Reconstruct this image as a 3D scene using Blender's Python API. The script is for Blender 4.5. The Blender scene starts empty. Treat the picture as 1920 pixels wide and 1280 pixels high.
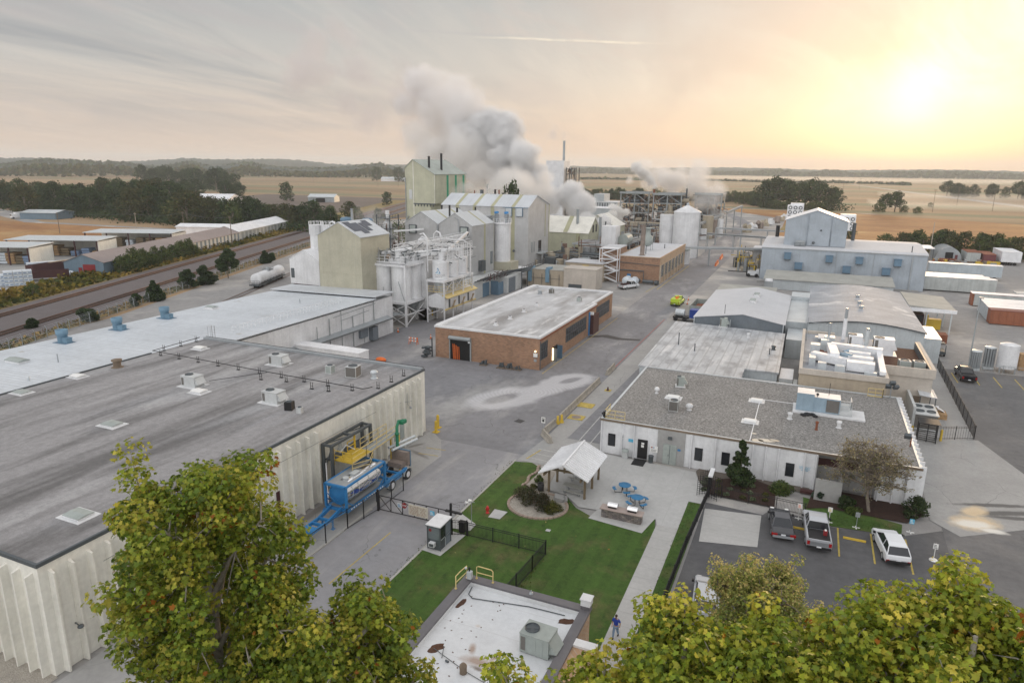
import bpy,math,random
import numpy as np
from mathutils import Vector,Matrix
R=math.radians
rnd=random.Random(7)
scene=bpy.context.scene
COL=scene.collection
# ---------------------------------------------------------------- camera
cam_d=bpy.data.cameras.new('drone_camera')
cam_d.sensor_width=36.0;cam_d.lens=24.0;cam_d.clip_start=0.5;cam_d.clip_end=60000
cam=bpy.data.objects.new('drone_camera',cam_d);COL.objects.link(cam)
cam.matrix_world=Matrix(((0.91646414,-0.10884658,0.38502714,0),(0.39997495,0.2235997,-0.8888325,0),
(0.01065443,0.96858433,0.24845701,30.5),(0,0,0,1)))
scene.camera=cam
# ---------------------------------------------------------------- view
vs=scene.view_settings
vs.view_transform='Standard';vs.look='None';vs.exposure=-0.1;vs.gamma=1.0;vs.use_curve_mapping=False
cy=scene.cycles
cy.max_bounces=8;cy.diffuse_bounces=3;cy.glossy_bounces=3;cy.transmission_bounces=4
cy.transparent_max_bounces=12;cy.volume_bounces=4;cy.use_denoising=True
cy.caustics_reflective=False;cy.caustics_refractive=False;cy.sample_clamp_indirect=6.0
# ---------------------------------------------------------------- sky
SUN_AZ,SUN_EL=5.6,5.6
SD=Vector((math.sin(R(SUN_AZ))*math.cos(R(SUN_EL)),math.cos(R(SUN_AZ))*math.cos(R(SUN_EL)),math.sin(R(SUN_EL))))
world=bpy.data.worlds.new('World');scene.world=world;world.use_nodes=True
class NT:
 def __init__(s,tree):s.t=tree;s.n=tree.nodes;s.l=tree.links
 def new(s,typ,**kw):
  nd=s.n.new(typ)
  for k,v in kw.items():
   if k in nd.inputs.keys()and not hasattr(nd,k):s.put(nd.inputs[k],v)
   else:setattr(nd,k,v)
  return nd
 def put(s,sock,v):
  if isinstance(v,bpy.types.NodeSocket):s.l.new(v,sock)
  elif isinstance(v,(tuple,list,Vector)):
   v=tuple(v)
   if sock.type=='RGBA' and len(v)==3:v=v+(1,)
   sock.default_value=v
  else:sock.default_value=v
 def math(s,op,a,b=0.0,c=0.0,clamp=False):
  nd=s.n.new('ShaderNodeMath');nd.operation=op;nd.use_clamp=clamp
  s.put(nd.inputs[0],a);s.put(nd.inputs[1],b);s.put(nd.inputs[2],c);return nd.outputs[0]
 def vmath(s,op,a,b=(0,0,0),sc=1.0):
  nd=s.n.new('ShaderNodeVectorMath');nd.operation=op;s.put(nd.inputs[0],a);s.put(nd.inputs[1],b)
  if op=='SCALE':s.put(nd.inputs['Scale'],sc)
  return nd.outputs['Value']if op in('DOT_PRODUCT','LENGTH','DISTANCE')else nd.outputs[0]
 def mix(s,f,a,b,mode='MIX'):
  nd=s.n.new('ShaderNodeMixRGB');nd.blend_type=mode
  s.put(nd.inputs[0],f);s.put(nd.inputs[1],a);s.put(nd.inputs[2],b);return nd.outputs[0]
 def noise(s,vec,scale,detail=4,rough=.55,dist=0):
  nd=s.n.new('ShaderNodeTexNoise');s.put(nd.inputs['Vector'],vec);nd.inputs['Scale'].default_value=scale
  nd.inputs['Detail'].default_value=detail;nd.inputs['Roughness'].default_value=rough
  nd.inputs['Distortion'].default_value=dist;return nd.outputs['Fac']
 def ramp(s,f,stops,interp='LINEAR'):
  nd=s.n.new('ShaderNodeValToRGB');s.put(nd.inputs[0],f);cr=nd.color_ramp;cr.interpolation=interp
  while len(cr.elements)<len(stops):cr.elements.new(.5)
  for e,(p,c)in zip(cr.elements,stops):
   e.position=p;e.color=(tuple(c)+(1,))if isinstance(c,(tuple,list))else(c,c,c,1)
  return nd.outputs[0]
 def range(s,v,a,b,c=0.,d=1.):
  nd=s.n.new('ShaderNodeMapRange');s.put(nd.inputs[0],v)
  for i,q in enumerate((a,b,c,d)):s.put(nd.inputs[i+1],q)
  return nd.outputs[0]
def build_sky():
 w=NT(world.node_tree);w.n.clear()
 tc=w.new('ShaderNodeTexCoord');d=tc.outputs['Generated']
 sep=w.new('ShaderNodeSeparateXYZ');w.put(sep.inputs[0],d);z=sep.outputs[2]
 zc=w.math('MAXIMUM',z,0.0)
 base=w.ramp(zc,[(0.0,(.80,.60,.45)),(.05,(.72,.60,.51)),(.12,(.57,.55,.525)),(.24,(.40,.43,.45)),
(.5,(.95,.95,.96)),(1.0,(1.22,1.21,1.22))])
 s=w.vmath('DOT_PRODUCT',d,tuple(SD))
 sp=w.math('MAXIMUM',s,0.0)
 zi=w.math('DIVIDE',1.0,w.math('ADD',zc,0.10))
 p=w.vmath('SCALE',d,sc=zi)
 p=w.vmath('MULTIPLY',p,(1.0,.45,.3))
 rot=w.new('ShaderNodeVectorRotate',rotation_type='Z_AXIS');w.put(rot.inputs['Vector'],p);rot.inputs['Angle'].default_value=R(64)
 p=rot.outputs[0]
 n1=w.noise(p,.62,8,.60,.9);n3=w.noise(w.vmath('ADD',p,(3.1,7.7,1.3)),1.5,7,.62,.8)
 n2=w.noise(w.vmath('MULTIPLY',p,(2.0,9.0,1)),.55,6,.6,.3)
 c1=w.range(n1,.43,.60);c3=w.range(n3,.48,.66);c2=w.range(n2,.45,.72)
 low=w.range(zc,.015,.11)
 base=w.mix(w.math('MULTIPLY',w.math('MULTIPLY',c1,low),.85),base,(.36,.37,.39))
 base=w.mix(w.math('MULTIPLY',w.math('MULTIPLY',c3,low),.6),base,(.50,.455,.46))
 base=w.mix(w.math('MULTIPLY',c2,.2),base,(.90,.79,.68))
 g1=w.math('POWER',sp,8.0);g2=w.math('POWER',sp,26.0);g3=w.math('POWER',sp,190.0);g4=w.math('POWER',sp,1600.0)
 base=w.mix(w.math('MULTIPLY',g1,.55),base,w.ramp(zc,[(0,(.95,.64,.42)),(.10,(.88,.74,.60)),(.3,(.74,.72,.68)),(1,(.7,.7,.7))]))
 cl=w.math('SUBTRACT',1.0,w.math('MULTIPLY',w.math('MAXIMUM',w.math('MULTIPLY',c1,.8),w.math('MULTIPLY',c3,.75)),w.range(zc,.03,.14)))
 base=w.mix(w.math('MULTIPLY',w.math('MULTIPLY',g2,.85),cl),base,w.ramp(zc,[(0,(.98,.62,.34)),(.03,(1.0,.76,.48)),(.09,(1.0,.92,.76)),(.2,(.92,.89,.83))]))
 glow=w.mix(1.0,w.mix(w.math('MULTIPLY',g3,cl),(0,0,0),(.55,.47,.22)),w.mix(g4,(0,0,0),(.9,.8,.4)),'ADD')
 base=w.mix(1.0,base,glow,'ADD')
 dk=w.math('MULTIPLY',w.math('MULTIPLY',w.math('MAXIMUM',c3,w.math('MULTIPLY',c1,.7)),w.range(zc,.05,.15)),w.range(sp,.80,.93))
 base=w.mix(w.math('MULTIPLY',dk,.62),base,(.72,.62,.55))
 for nv,d0,d1,wd,cc in(((-.08798,.1422,-.98592),-.45,-.20,.0022,(1.0,.90,.74)),((-.10714,.13665,-.98481),-.58,-.36,.0026,(.52,.50,.50))):
  dd=w.math('ABSOLUTE',w.math('ADD',w.vmath('DOT_PRODUCT',d,nv),w.math('MULTIPLY',w.math('SUBTRACT',w.noise(d,26,4),.5),.004)))
  xr=w.math('MULTIPLY',w.range(sep.outputs[0],d0,d0+.08),w.range(sep.outputs[0],d1,d1-.06))
  base=w.mix(w.math('MULTIPLY',w.math('MULTIPLY',w.range(dd,wd,0.0),xr),w.range(w.noise(d,60,3),.3,.6,.2,.75)),base,cc)
 bk=w.range(s,.3,-.5)
 base=w.mix(bk,base,w.mix(w.range(zc,0,.8),(1.75,1.72,1.72),(1.3,1.29,1.30)))
 base=w.mix(w.range(z,0.0,-.02),base,(.30,.26,.21))
 nish=w.new('ShaderNodeTexSky',sky_type='NISHITA',sun_disc=False)
 nish.sun_elevation=R(SUN_EL);nish.sun_rotation=R(SUN_AZ);nish.air_density=1.2;nish.dust_density=2.5
 col=w.mix(1.0,w.vmath('SCALE',base,sc=8.6),w.vmath('SCALE',nish.outputs[0],sc=.10),'ADD')
 bg=w.new('ShaderNodeBackground');w.put(bg.inputs[0],col);bg.inputs[1].default_value=0.12
 out=w.new('ShaderNodeOutputWorld');w.l.new(bg.outputs[0],out.inputs[0])
build_sky()
sun_d=bpy.data.lights.new('sun','SUN');sun_d.energy=2.0;sun_d.angle=R(10);sun_d.color=(1.0,.70,.42)
sun=bpy.data.objects.new('sun',sun_d);COL.objects.link(sun)
sun.rotation_euler=(-SD).to_track_quat('-Z','Y').to_euler()
sun.location=(60,300,60)
# ---------------------------------------------------------------- materials
MATS={}
def mk(name,c,r=.7,metal=0.0,n=((.35,.18),(3.0,.10)),c2=None,coord='pos',st=(1,1,1),rib=None,bump=None,spec=.35,
brick=None,crack=None,streak=0.0,attr=False,trans=0.0,lines=None,c3=None,alpha=None):
 m=bpy.data.materials.new(name);m.use_nodes=True;MATS[name]=m
 w=NT(m.node_tree);w.n.clear()
 out=w.new('ShaderNodeOutputMaterial');b=w.new('ShaderNodeBsdfPrincipled')
 b.inputs['Roughness'].default_value=r;b.inputs['Metallic'].default_value=metal
 b.inputs['Specular IOR Level'].default_value=spec
 if coord=='pos':vec=w.new('ShaderNodeNewGeometry').outputs['Position']
 else:vec=w.new('ShaderNodeTexCoord').outputs['Object']
 sv=w.vmath('MULTIPLY',vec,st)
 sep=w.new('ShaderNodeSeparateXYZ');w.put(sep.inputs[0],vec)
 col=None
 if attr:
  a=w.new('ShaderNodeAttribute',attribute_name='Col');col=a.outputs['Color']
 elif brick:
  u=w.math('ADD',sep.outputs[0],sep.outputs[1])
  cmb=w.new('ShaderNodeCombineXYZ');w.put(cmb.inputs[0],u);w.put(cmb.inputs[1],sep.outputs[2])
  bt=w.new('ShaderNodeTexBrick');w.put(bt.inputs['Vector'],cmb.outputs[0])
  w.put(bt.inputs['Color1'],c);w.put(bt.inputs['Color2'],brick[0]);w.put(bt.inputs['Mortar'],brick[1])
  bt.inputs['Scale'].default_value=1.0;bt.inputs['Brick Width'].default_value=brick[2];bt.inputs['Row Height'].default_value=brick[3]
  bt.inputs['Mortar Size'].default_value=brick[4];bt.inputs['Bias'].default_value=0.0
  col=bt.outputs['Color']
 if col is None:
  rgb=w.new('ShaderNodeRGB');rgb.outputs[0].default_value=tuple(c)+(1,);col=rgb.outputs[0]
 for cc in(c2,c3):
  if cc:
   cst=cc[4]if len(cc)>4 else(1,1,1)
   f=w.range(w.noise(w.vmath('MULTIPLY',vec,cst),cc[1],6,.6,.2),cc[2],cc[3])
   col=w.mix(f,col,cc[0])
 for sc,amt in n:
  f=w.noise(sv,sc,5,.6)
  f=w.range(f,.25,.75,1-amt,1+amt*.55)
  col=w.mix(1.0,col,w.vmath('SCALE',(1,1,1),sc=f),'MULTIPLY')
 if streak:
  f=w.noise(w.vmath('MULTIPLY',vec,(1.6,1.6,.12)),1.3,5,.65)
  f=w.range(f,.40,.72,1,1-streak)
  col=w.mix(1.0,col,w.vmath('SCALE',(1,1,1),sc=f),'MULTIPLY')
 if crack:
  vo=w.new('ShaderNodeTexVoronoi',feature='DISTANCE_TO_EDGE');w.put(vo.inputs['Vector'],w.vmath('ADD',w.vmath('MULTIPLY',vec,(1,.7,0)),w.vmath('SCALE',w.vmath('SUBTRACT',w.new('ShaderNodeTexNoise',Vector=vec,Scale=.35,Detail=4).outputs['Color'],(.5,.5,.5)),sc=crack[3]if len(crack)>3 else 3.0)));vo.inputs['Scale'].default_value=crack[0]
  f=w.math('MULTIPLY',w.range(vo.outputs['Distance'],crack[1],0.0),w.range(w.noise(vec,.12,3),.42,.58));col=w.mix(w.math('MULTIPLY',f,crack[2]),col,(.07,.07,.07))
 hgt=None
 if rib:
  ax,sp,st_,dark=rib
  ph=w.math('MULTIPLY',sep.outputs[ax],1.0/sp)
  fr=w.math('FRACT',ph)
  tri=w.math('ABSOLUTE',w.math('SUBTRACT',fr,.5))
  hgt=w.range(tri,.06,.16,1.0,0.0)
  rb=w.range(tri,.10,.18,1.0,0.0)
  col=w.mix(w.math('MULTIPLY',rb,dark),col,(.25,.25,.26))
 if lines:
  ax,sp,wd,lc,am=lines
  fr=w.math('FRACT',w.math('ADD',w.math('MULTIPLY',sep.outputs[ax],1.0/sp),w.math('MULTIPLY',w.noise(vec,.4,2),.04)))
  col=w.mix(w.math('MULTIPLY',w.math('LESS_THAN',fr,wd/sp),am),col,lc)
 w.put(b.inputs['Base Color'],col)
 bh=None
 if bump:
  bh=w.math('MULTIPLY',w.noise(vec,bump[0],5,.65),bump[1])
 if hgt is not None:
  h2=w.math('MULTIPLY',hgt,rib[2]);bh=h2 if bh is None else w.math('ADD',bh,h2)
 if brick:
  h2=w.math('MULTIPLY',w.math('SUBTRACT',1.0,bt.outputs['Fac']),.006);bh=h2 if bh is None else w.math('ADD',bh,h2)
 if bh is not None:
  bp=w.new('ShaderNodeBump');bp.inputs['Strength'].default_value=1.0;bp.inputs['Distance'].default_value=1.0
  w.put(bp.inputs['Height'],bh);w.put(b.inputs['Normal'],bp.outputs[0])
 sh=b.outputs[0]
 if trans:
  t=w.new('ShaderNodeBsdfTranslucent');w.put(t.inputs[0],col)
  ms=w.new('ShaderNodeMixShader');ms.inputs[0].default_value=trans
  w.l.new(sh,ms.inputs[1]);w.l.new(t.outputs[0],ms.inputs[2]);sh=ms.outputs[0]
 if alpha is not None:
  t=w.new('ShaderNodeBsdfTransparent');ms=w.new('ShaderNodeMixShader');ms.inputs[0].default_value=alpha
  w.l.new(t.outputs[0],ms.inputs[1]);w.l.new(sh,ms.inputs[2]);sh=ms.outputs[0]
 w.l.new(sh,out.inputs[0])
 return m
def emit(name,c,s):
 m=bpy.data.materials.new(name);m.use_nodes=True;MATS[name]=m;w=NT(m.node_tree);w.n.clear()
 e=w.new('ShaderNodeEmission');e.inputs[0].default_value=tuple(c)+(1,);e.inputs[1].default_value=s
 o=w.new('ShaderNodeOutputMaterial');w.l.new(e.outputs[0],o.inputs[0])
NOV=()
# ---------------------------------------------------------------- mesh builder
def ring(n):return[(math.cos(2*math.pi*i/n),math.sin(2*math.pi*i/n))for i in range(n)]
def inv_of(p):
 while p is not None and '_o' not in p.keys():p=p.parent
 if p is None:return Matrix.Identity(4)
 return(Matrix.Translation(p['_o'])@Matrix.Rotation(p['_r'],4,'Z')).inverted()
class MB:
 def __init__(s):s.v=[];s.f=[];s.m=[];s.s=[]
 def add(s,vs,fs,m=0,smooth=False):
  o=len(s.v);s.v+=[tuple(v)for v in vs]
  for f in fs:s.f.append([i+o for i in f]);s.m.append(m);s.s.append(smooth)
  return s
 def box(s,x0,x1,y0,y1,z0,z1,m=0,top=None):
  v=[(x0,y0,z0),(x1,y0,z0),(x1,y1,z0),(x0,y1,z0),(x0,y0,z1),(x1,y0,z1),(x1,y1,z1),(x0,y1,z1)]
  s.add(v,[(3,2,1,0),(0,1,5,4),(1,2,6,5),(2,3,7,6),(3,0,4,7)],m)
  return s.add(v[4:],[(0,1,2,3)],m if top is None else top)
 def cbox(s,c,d,rz=0.0,m=0,ry=0.0,rx=0.0):
  M=Matrix.Translation(c)@Matrix.Rotation(rz,4,'Z')@Matrix.Rotation(ry,4,'Y')@Matrix.Rotation(rx,4,'X')
  x,y,z=d[0]/2,d[1]/2,d[2]/2
  v=[M@Vector(q)for q in((-x,-y,-z),(x,-y,-z),(x,y,-z),(-x,y,-z),(-x,-y,z),(x,-y,z),(x,y,z),(-x,y,z))]
  return s.add(v,[(3,2,1,0),(0,1,5,4),(1,2,6,5),(2,3,7,6),(3,0,4,7),(4,5,6,7)],m)
 def poly(s,pts,m=0):return s.add(pts,[tuple(range(len(pts)))],m)
 def flat(s,pts,z,m=0):
  a=sum(pts[i][0]*pts[(i+1)%len(pts)][1]-pts[(i+1)%len(pts)][0]*pts[i][1]for i in range(len(pts)))
  if a<0:pts=pts[::-1]
  return s.poly([(x,y,z)for x,y in pts],m)
 def prism(s,pts,z0,z1,m=0,top=None):
  a=sum(pts[i][0]*pts[(i+1)%len(pts)][1]-pts[(i+1)%len(pts)][0]*pts[i][1]for i in range(len(pts)))
  if a<0:pts=pts[::-1]
  n=len(pts);v=[(x,y,z0)for x,y in pts]+[(x,y,z1)for x,y in pts]
  s.add(v,[(i,(i+1)%n,(i+1)%n+n,i+n)for i in range(n)]+[tuple(range(n))[::-1]],m)
  return s.add(v[n:],[tuple(range(n))],m if top is None else top)
 def extr(s,prof,axis,a0,a1,m=0,cap=True):
  n=len(prof)
  def P(u,z,a):return(a,u,z)if axis==0 else(u,a,z)
  v=[P(u,z,a0)for u,z in prof]+[P(u,z,a1)for u,z in prof]
  s.add(v,[(i,(i+1)%n,(i+1)%n+n,i+n)for i in range(n)],m)
  if cap:s.add(v,[tuple(range(n))[::-1],tuple(range(n,2*n))],m)
  return s
 def cyl(s,p0,p1,r,r1=None,n=12,m=0,caps=True,smooth=True):
  p0=Vector(p0);p1=Vector(p1);r1=r if r1 is None else r1
  d=(p1-p0).normalized();a=d.orthogonal().normalized()if abs(d.z)<.999 else Vector((1,0,0));b=d.cross(a)
  rg=ring(n)
  v=[p0+(a*c+b*q)*r for c,q in rg]+[p1+(a*c+b*q)*r1 for c,q in rg]
  s.add(v,[(i,(i+1)%n,(i+1)%n+n,i+n)for i in range(n)],m,smooth)
  if caps:s.add(v,[tuple(range(n))[::-1],tuple(range(n,2*n))],m)
  return s
 def bar(s,p0,p1,w=.1,h=None,m=0):
  p0=Vector(p0);p1=Vector(p1);h=w if h is None else h
  d=(p1-p0).normalized();up=Vector((0,0,1))if abs(d.z)<.95 else Vector((0,1,0))
  a=d.cross(up).normalized();b=a.cross(d)
  q=[(-1,-1),(1,-1),(1,1),(-1,1)]
  v=[p0+a*x*w/2+b*y*h/2 for x,y in q]+[p1+a*x*w/2+b*y*h/2 for x,y in q]
  return s.add(v,[(0,1,5,4),(1,2,6,5),(2,3,7,6),(3,0,4,7),(3,2,1,0),(4,5,6,7)],m)
 def tube(s,pts,r,n=8,m=0):
  pts=[Vector(p)for p in pts];rg=ring(n);vs=[];a=None
  for i,p in enumerate(pts):
   d=(pts[min(i+1,len(pts)-1)]-pts[max(i-1,0)]).normalized()
   if a is None:a=d.orthogonal().normalized()
   a=(a-d*a.dot(d)).normalized();b=d.cross(a)
   rr=r[i]if isinstance(r,(list,tuple))else r
   vs+=[p+(a*c+b*q)*rr for c,q in rg]
  fs=[(j*n+i,j*n+(i+1)%n,(j+1)*n+(i+1)%n,(j+1)*n+i)for j in range(len(pts)-1)for i in range(n)]
  s.add(vs,fs,m,True);k=(len(pts)-1)*n
  return s.add(vs,[tuple(range(n))[::-1],tuple(range(k,k+n))],m)
 def lathe(s,prof,c,n=16,m=0,smooth=True):
  rg=ring(n);v=[(c[0]+r*a,c[1]+r*b,c[2]+z)for r,z in prof for a,b in rg]
  s.add(v,[(j*n+i,j*n+(i+1)%n,(j+1)*n+(i+1)%n,(j+1)*n+i)for j in range(len(prof)-1)for i in range(n)],m,smooth)
  k=(len(prof)-1)*n
  return s.add(v,[tuple(range(n))[::-1],tuple(range(k,k+n))],m)
 def ball(s,c,r,n=10,m=0,sz=(1,1,1)):
  k=max(4,n//2);v=[(c[0],c[1],c[2]-r*sz[2])]
  for j in range(1,k):
   t=-math.pi/2+math.pi*j/k
   v+=[(c[0]+r*sz[0]*math.cos(t)*a,c[1]+r*sz[1]*math.cos(t)*b,c[2]+r*sz[2]*math.sin(t))for a,b in ring(n)]
  v.append((c[0],c[1],c[2]+r*sz[2]));L=len(v)-1
  f=[(0,1+(i+1)%n,1+i)for i in range(n)]+[(L,L-n+i,L-n+(i+1)%n)for i in range(n)]
  f+=[(1+j*n+i,1+j*n+(i+1)%n,1+(j+1)*n+(i+1)%n,1+(j+1)*n+i)for j in range(k-2)for i in range(n)]
  return s.add(v,f,m,True)
 def grid_wall(s,p0,p1,z0,z1,m=0):return s.poly([(p0[0],p0[1],z0),(p1[0],p1[1],z0),(p1[0],p1[1],z1),(p0[0],p0[1],z1)],m)
 def gable(s,x0,x1,y0,y1,z0,ze,zr,axis=1,mw=0,mr=1,ov=.25,xr=None,th=.12):
  if axis==1:
   xm=(x0+x1)/2 if xr is None else xr
   prof=[(x0,z0),(x1,z0),(x1,ze),(xm,zr),(x0,ze)];s.extr(prof,1,y0,y1,mw)
   for xa in(x0,x1):
    k=(zr-ze)/(xm-xa);xo=xa+(-ov if xa<xm else ov);zo=zr-k*(xm-xo)
    s.extr([(xo,zo+.02),(xm,zr+.02),(xm,zr+th),(xo,zo+th)],1,y0-ov,y1+ov,mr)
  else:
   ym=(y0+y1)/2 if xr is None else xr
   prof=[(y0,z0),(y1,z0),(y1,ze),(ym,zr),(y0,ze)];s.extr(prof,0,x0,x1,mw)
   for ya in(y0,y1):
    k=(zr-ze)/(ym-ya);yo=ya+(-ov if ya<ym else ov);zo=zr-k*(ym-yo)
    s.extr([(yo,zo+.02),(ym,zr+.02),(ym,zr+th),(yo,zo+th)],0,x0-ov,x1+ov,mr)
  return s
 def build(s,name,mats,parent=None,local=False,label=None,bevel=0,shade=None):
  me=bpy.data.meshes.new(name)
  v=s.v
  if parent is not None and not local:
   Mi=inv_of(parent)
   v=[tuple(Mi@Vector(q))for q in v]
  me.from_pydata(v,[],s.f)
  mats=[mats]if not isinstance(mats,(list,tuple))else mats
  for x in mats:me.materials.append(MATS[x])
  me.polygons.foreach_set('material_index',[min(i,len(mats)-1)for i in s.m])
  me.polygons.foreach_set('use_smooth',s.s)
  me.update()
  o=bpy.data.objects.new(name,me);COL.objects.link(o)
  if parent is not None:o.parent=parent
  if label:o['label']=label
  if bevel:
   b=o.modifiers.new('bevel','BEVEL');b.width=bevel;b.segments=2;b.limit_method='ANGLE';b.angle_limit=R(40)
  return o
def T(name,label,cat,loc=(0,0,0),rz=0.0,group=None):
 o=bpy.data.objects.new(name,None);COL.objects.link(o);o.location=loc;o.rotation_euler=(0,0,rz)
 o.empty_display_size=.3
 o['label']=label;o['category']=cat
 if group:o['group']=group
 o['_o']=[float(q)for q in loc];o['_r']=float(rz)
 return o
def tag(o,label,cat,group=None):
 o['label']=label;o['category']=cat
 if group:o['group']=group
 return o
def struct(name,mb,mats,kind='structure'):
 o=mb.build(name,mats);o['kind']=kind;return o
def kids(o):return[c for c in ALLKIDS(o)]
def ALLKIDS(o):return list(o.children)
def dup(root,loc,rz=None,label=None,group=None,scale=None,mat=None):
 r=root.copy();COL.objects.link(r);r.location=loc
 if rz is not None:r.rotation_euler=(0,0,rz)
 if scale is not None:r.scale=(scale,)*3 if not isinstance(scale,tuple)else scale
 if label:r['label']=label
 if group:r['group']=group
 r['_o']=[float(q)for q in loc];r['_r']=float(rz or 0)
 def rec(a,b):
  for ch in ALLKIDS(a):
   c=ch.copy();COL.objects.link(c);c.parent=b;rec(ch,c)
 rec(root,r);return r
def text(s,size,loc,rot,mat,parent,name='lettering',ext=.004,align='CENTER'):
 cu=bpy.data.curves.new('t','FONT');cu.body=s;cu.size=size;cu.extrude=ext;cu.align_x=align;cu.align_y='CENTER'
 o=bpy.data.objects.new('t',cu);COL.objects.link(o)
 me=bpy.data.meshes.new_from_object(o.evaluated_get(bpy.context.evaluated_depsgraph_get()))
 bpy.data.objects.remove(o);me.materials.clear();me.materials.append(MATS[mat])
 M=Matrix.Translation(loc)@rot.to_4x4()
 if parent is not None:
  M=inv_of(parent)@M
 me.transform(M);q=bpy.data.objects.new(name,me);COL.objects.link(q);q.parent=parent
 return q
def ordn(i):return['first','second','third','fourth','fifth','sixth','seventh','eighth','ninth','tenth','eleventh','twelfth','thirteenth','fourteenth',
'fifteenth','sixteenth','seventeenth','eighteenth','nineteenth','twentieth'][i]if i<20 else 'twenty-'+ordn(i-20)
FACE_S=Matrix.Rotation(R(90),3,'X')
FACE_E=Matrix.Rotation(R(90),3,'Z')@Matrix.Rotation(R(90),3,'X')
# ================================================================ material list
W2=(.80,.80,.80)
mk('white_paint',(.76,.77,.785),.55,streak=.13)
mk('white_clean',(.80,.81,.83),.5)
mk('cream_wall',(.80,.785,.715),.6,streak=.12)
mk('beige_siding',(.45,.43,.335),.55,rib=(0,.55,.012,.03),streak=.08,lines=(0,2.9,0.09,(.22,.22,.22),0.22))
mk('cream_siding',(.50,.50,.375),.55,rib=(1,.55,.012,.03),streak=.08,lines=(1,2.9,0.09,(.22,.22,.22),0.22))
mk('grey_white_siding',(.46,.465,.465),.5,rib=(0,.5,.012,.04),streak=.06,lines=(0,2.9,0.09,(.22,.22,.22),0.22))
mk('white_siding_e',(.51,.515,.515),.5,rib=(1,.5,.012,.04),streak=.06,lines=(1,2.9,0.09,(.22,.22,.22),0.22))
mk('olive_trim',(.42,.41,.27),.6)
mk('white_roof_metal',(.55,.58,.61),.42,rib=(0,1.0,.02,.05),n=((.12,.2),(2.5,.1)),lines=(0,2.4,0.09,(.22,.22,.22),0.3))
mk('pale_roof_x',(.55,.58,.60),.42,rib=(1,1.0,.02,.05),n=((.12,.15),(2.5,.1)),lines=(1,2.4,0.09,(.22,.22,.22),0.3))
mk('annex_roof',(.60,.64,.68),.45,rib=(1,.6,.03,.16),n=((.1,.2),(1.5,.14)),c2=((.42,.40,.36),.16,.66,.74,(1,1.5,1)),lines=(1,2.4,0.09,(.22,.22,.22),0.3))
mk('grey_roof',(.31,.305,.31),.85,n=((2.2,.22),(14,.22)),c2=((.15,.147,.147),.34,.44,.66,(1.2,.16,1)),c3=((.46,.46,.465),.22,.52,.74,(1.3,.2,1)),bump=(9,.02),lines=(0,2.9,.05,(.22,.22,.22),.35))
mk('gravel_roof',(.35,.34,.325),.95,n=((.35,.16),(3.4,.55),(7.0,.75)),bump=(6,.10))
mk('membrane_roof',(.50,.52,.54),.35,n=((.3,.2),(3,.12)),c2=((.27,.28,.30),.55,.46,.66,(1.2,.5,1)),c3=((.72,.72,.72),.3,.55,.7,(1.5,.25,1)),lines=(0,1.25,.2,(.28,.29,.30),.6),bump=(1.2,.05))
mk('brick_roof',(.55,.56,.575),.5,n=((.3,.2),(5,.12)),c2=((.27,.26,.255),.16,.46,.66,(1.4,.35,1)),c3=((.74,.74,.74),.3,.58,.72,(1.8,.35,1)),bump=(2,.03))
mk('office_roof',(.66,.68,.70),.5,n=((.5,.12),(4,.06)),c2=((.40,.36,.31),.35,.66,.80),lines=(1,2.6,.04,(.5,.5,.5),.6))
mk('white_membrane',(.56,.57,.59),.75,spec=.1,n=((.25,.1),(3,.06)),lines=(0,2.2,.06,(.62,.62,.63),.5))
mk('quonset_roof',(.37,.39,.42),.7,spec=.12,n=((.3,.2),(4,.12)),rib=(0,.6,.008,.05),c2=((.68,.68,.68),.2,.55,.7))
mk('brick',(.395,.205,.115),.85,brick=((.25,.13,.075),(.36,.29,.23),.42,.16,.02),n=((.4,.2),(3,.12)))
mk('brick_tan',(.50,.33,.20),.85,brick=((.40,.25,.15),(.45,.40,.33),.42,.16,.02))
mk('tan_panel',(.46,.39,.30),.7,streak=.1)
mk('tan_light',(.55,.50,.44),.7,streak=.1)
mk('blue_white_siding',(.39,.44,.49),.5,rib=(0,.9,.01,.03),streak=.05,lines=(0,2.9,0.09,(.22,.22,.22),0.22))
mk('blue_white_siding_e',(.38,.43,.48),.5,rib=(1,.9,.01,.03),streak=.05)
mk('slate_siding',(.17,.20,.23),.55,rib=(0,.5,.015,.06))
mk('slate_siding_e',(.17,.20,.23),.55,rib=(1,.5,.015,.06))
mk('grey_siding',(.47,.51,.53),.5,rib=(0,.45,.012,.04),streak=.05,lines=(0,2.9,0.09,(.22,.22,.22),0.22))
mk('grey_siding_e',(.47,.51,.53),.5,rib=(1,.45,.012,.04))
mk('blue_grey_siding',(.16,.23,.29),.6,rib=(0,.7,.01,.03),streak=.1)
mk('brown_roof',(.30,.25,.235),.6,rib=(1,.9,.012,.05),n=((.12,.2),(2,.1)))
mk('galv',(.38,.41,.43),.38,.35)
mk('galv_pale',(.58,.62,.64),.4,.2)
mk('steel_dark',(.10,.115,.125),.5,.3)
mk('black',(.018,.018,.02),.55)
mk('black_gloss',(.02,.02,.022),.2)
mk('rubber',(.022,.022,.024),.85)
mk('dark_void',(.012,.012,.013),.9)
mk('glass_dark',(.02,.024,.03),.08,spec=.6)
mk('glass_grey',(.16,.19,.20),.08,spec=.6)
mk('chrome',(.82,.82,.83),.13,1.0,n=())
mk('blue_vent',(.17,.29,.39),.55)
mk('blue_box',(.13,.22,.31),.5,streak=.12)
mk('truck_blue',(.03,.20,.46),.4)
mk('deep_blue',(.02,.06,.30),.4)
mk('yellow',(.62,.43,.05),.55)
mk('yellow_pale',(.68,.54,.24),.55)
mk('yellow_line',(.52,.40,.10),.8,n=((1.5,.3),(9,.4)))
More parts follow.
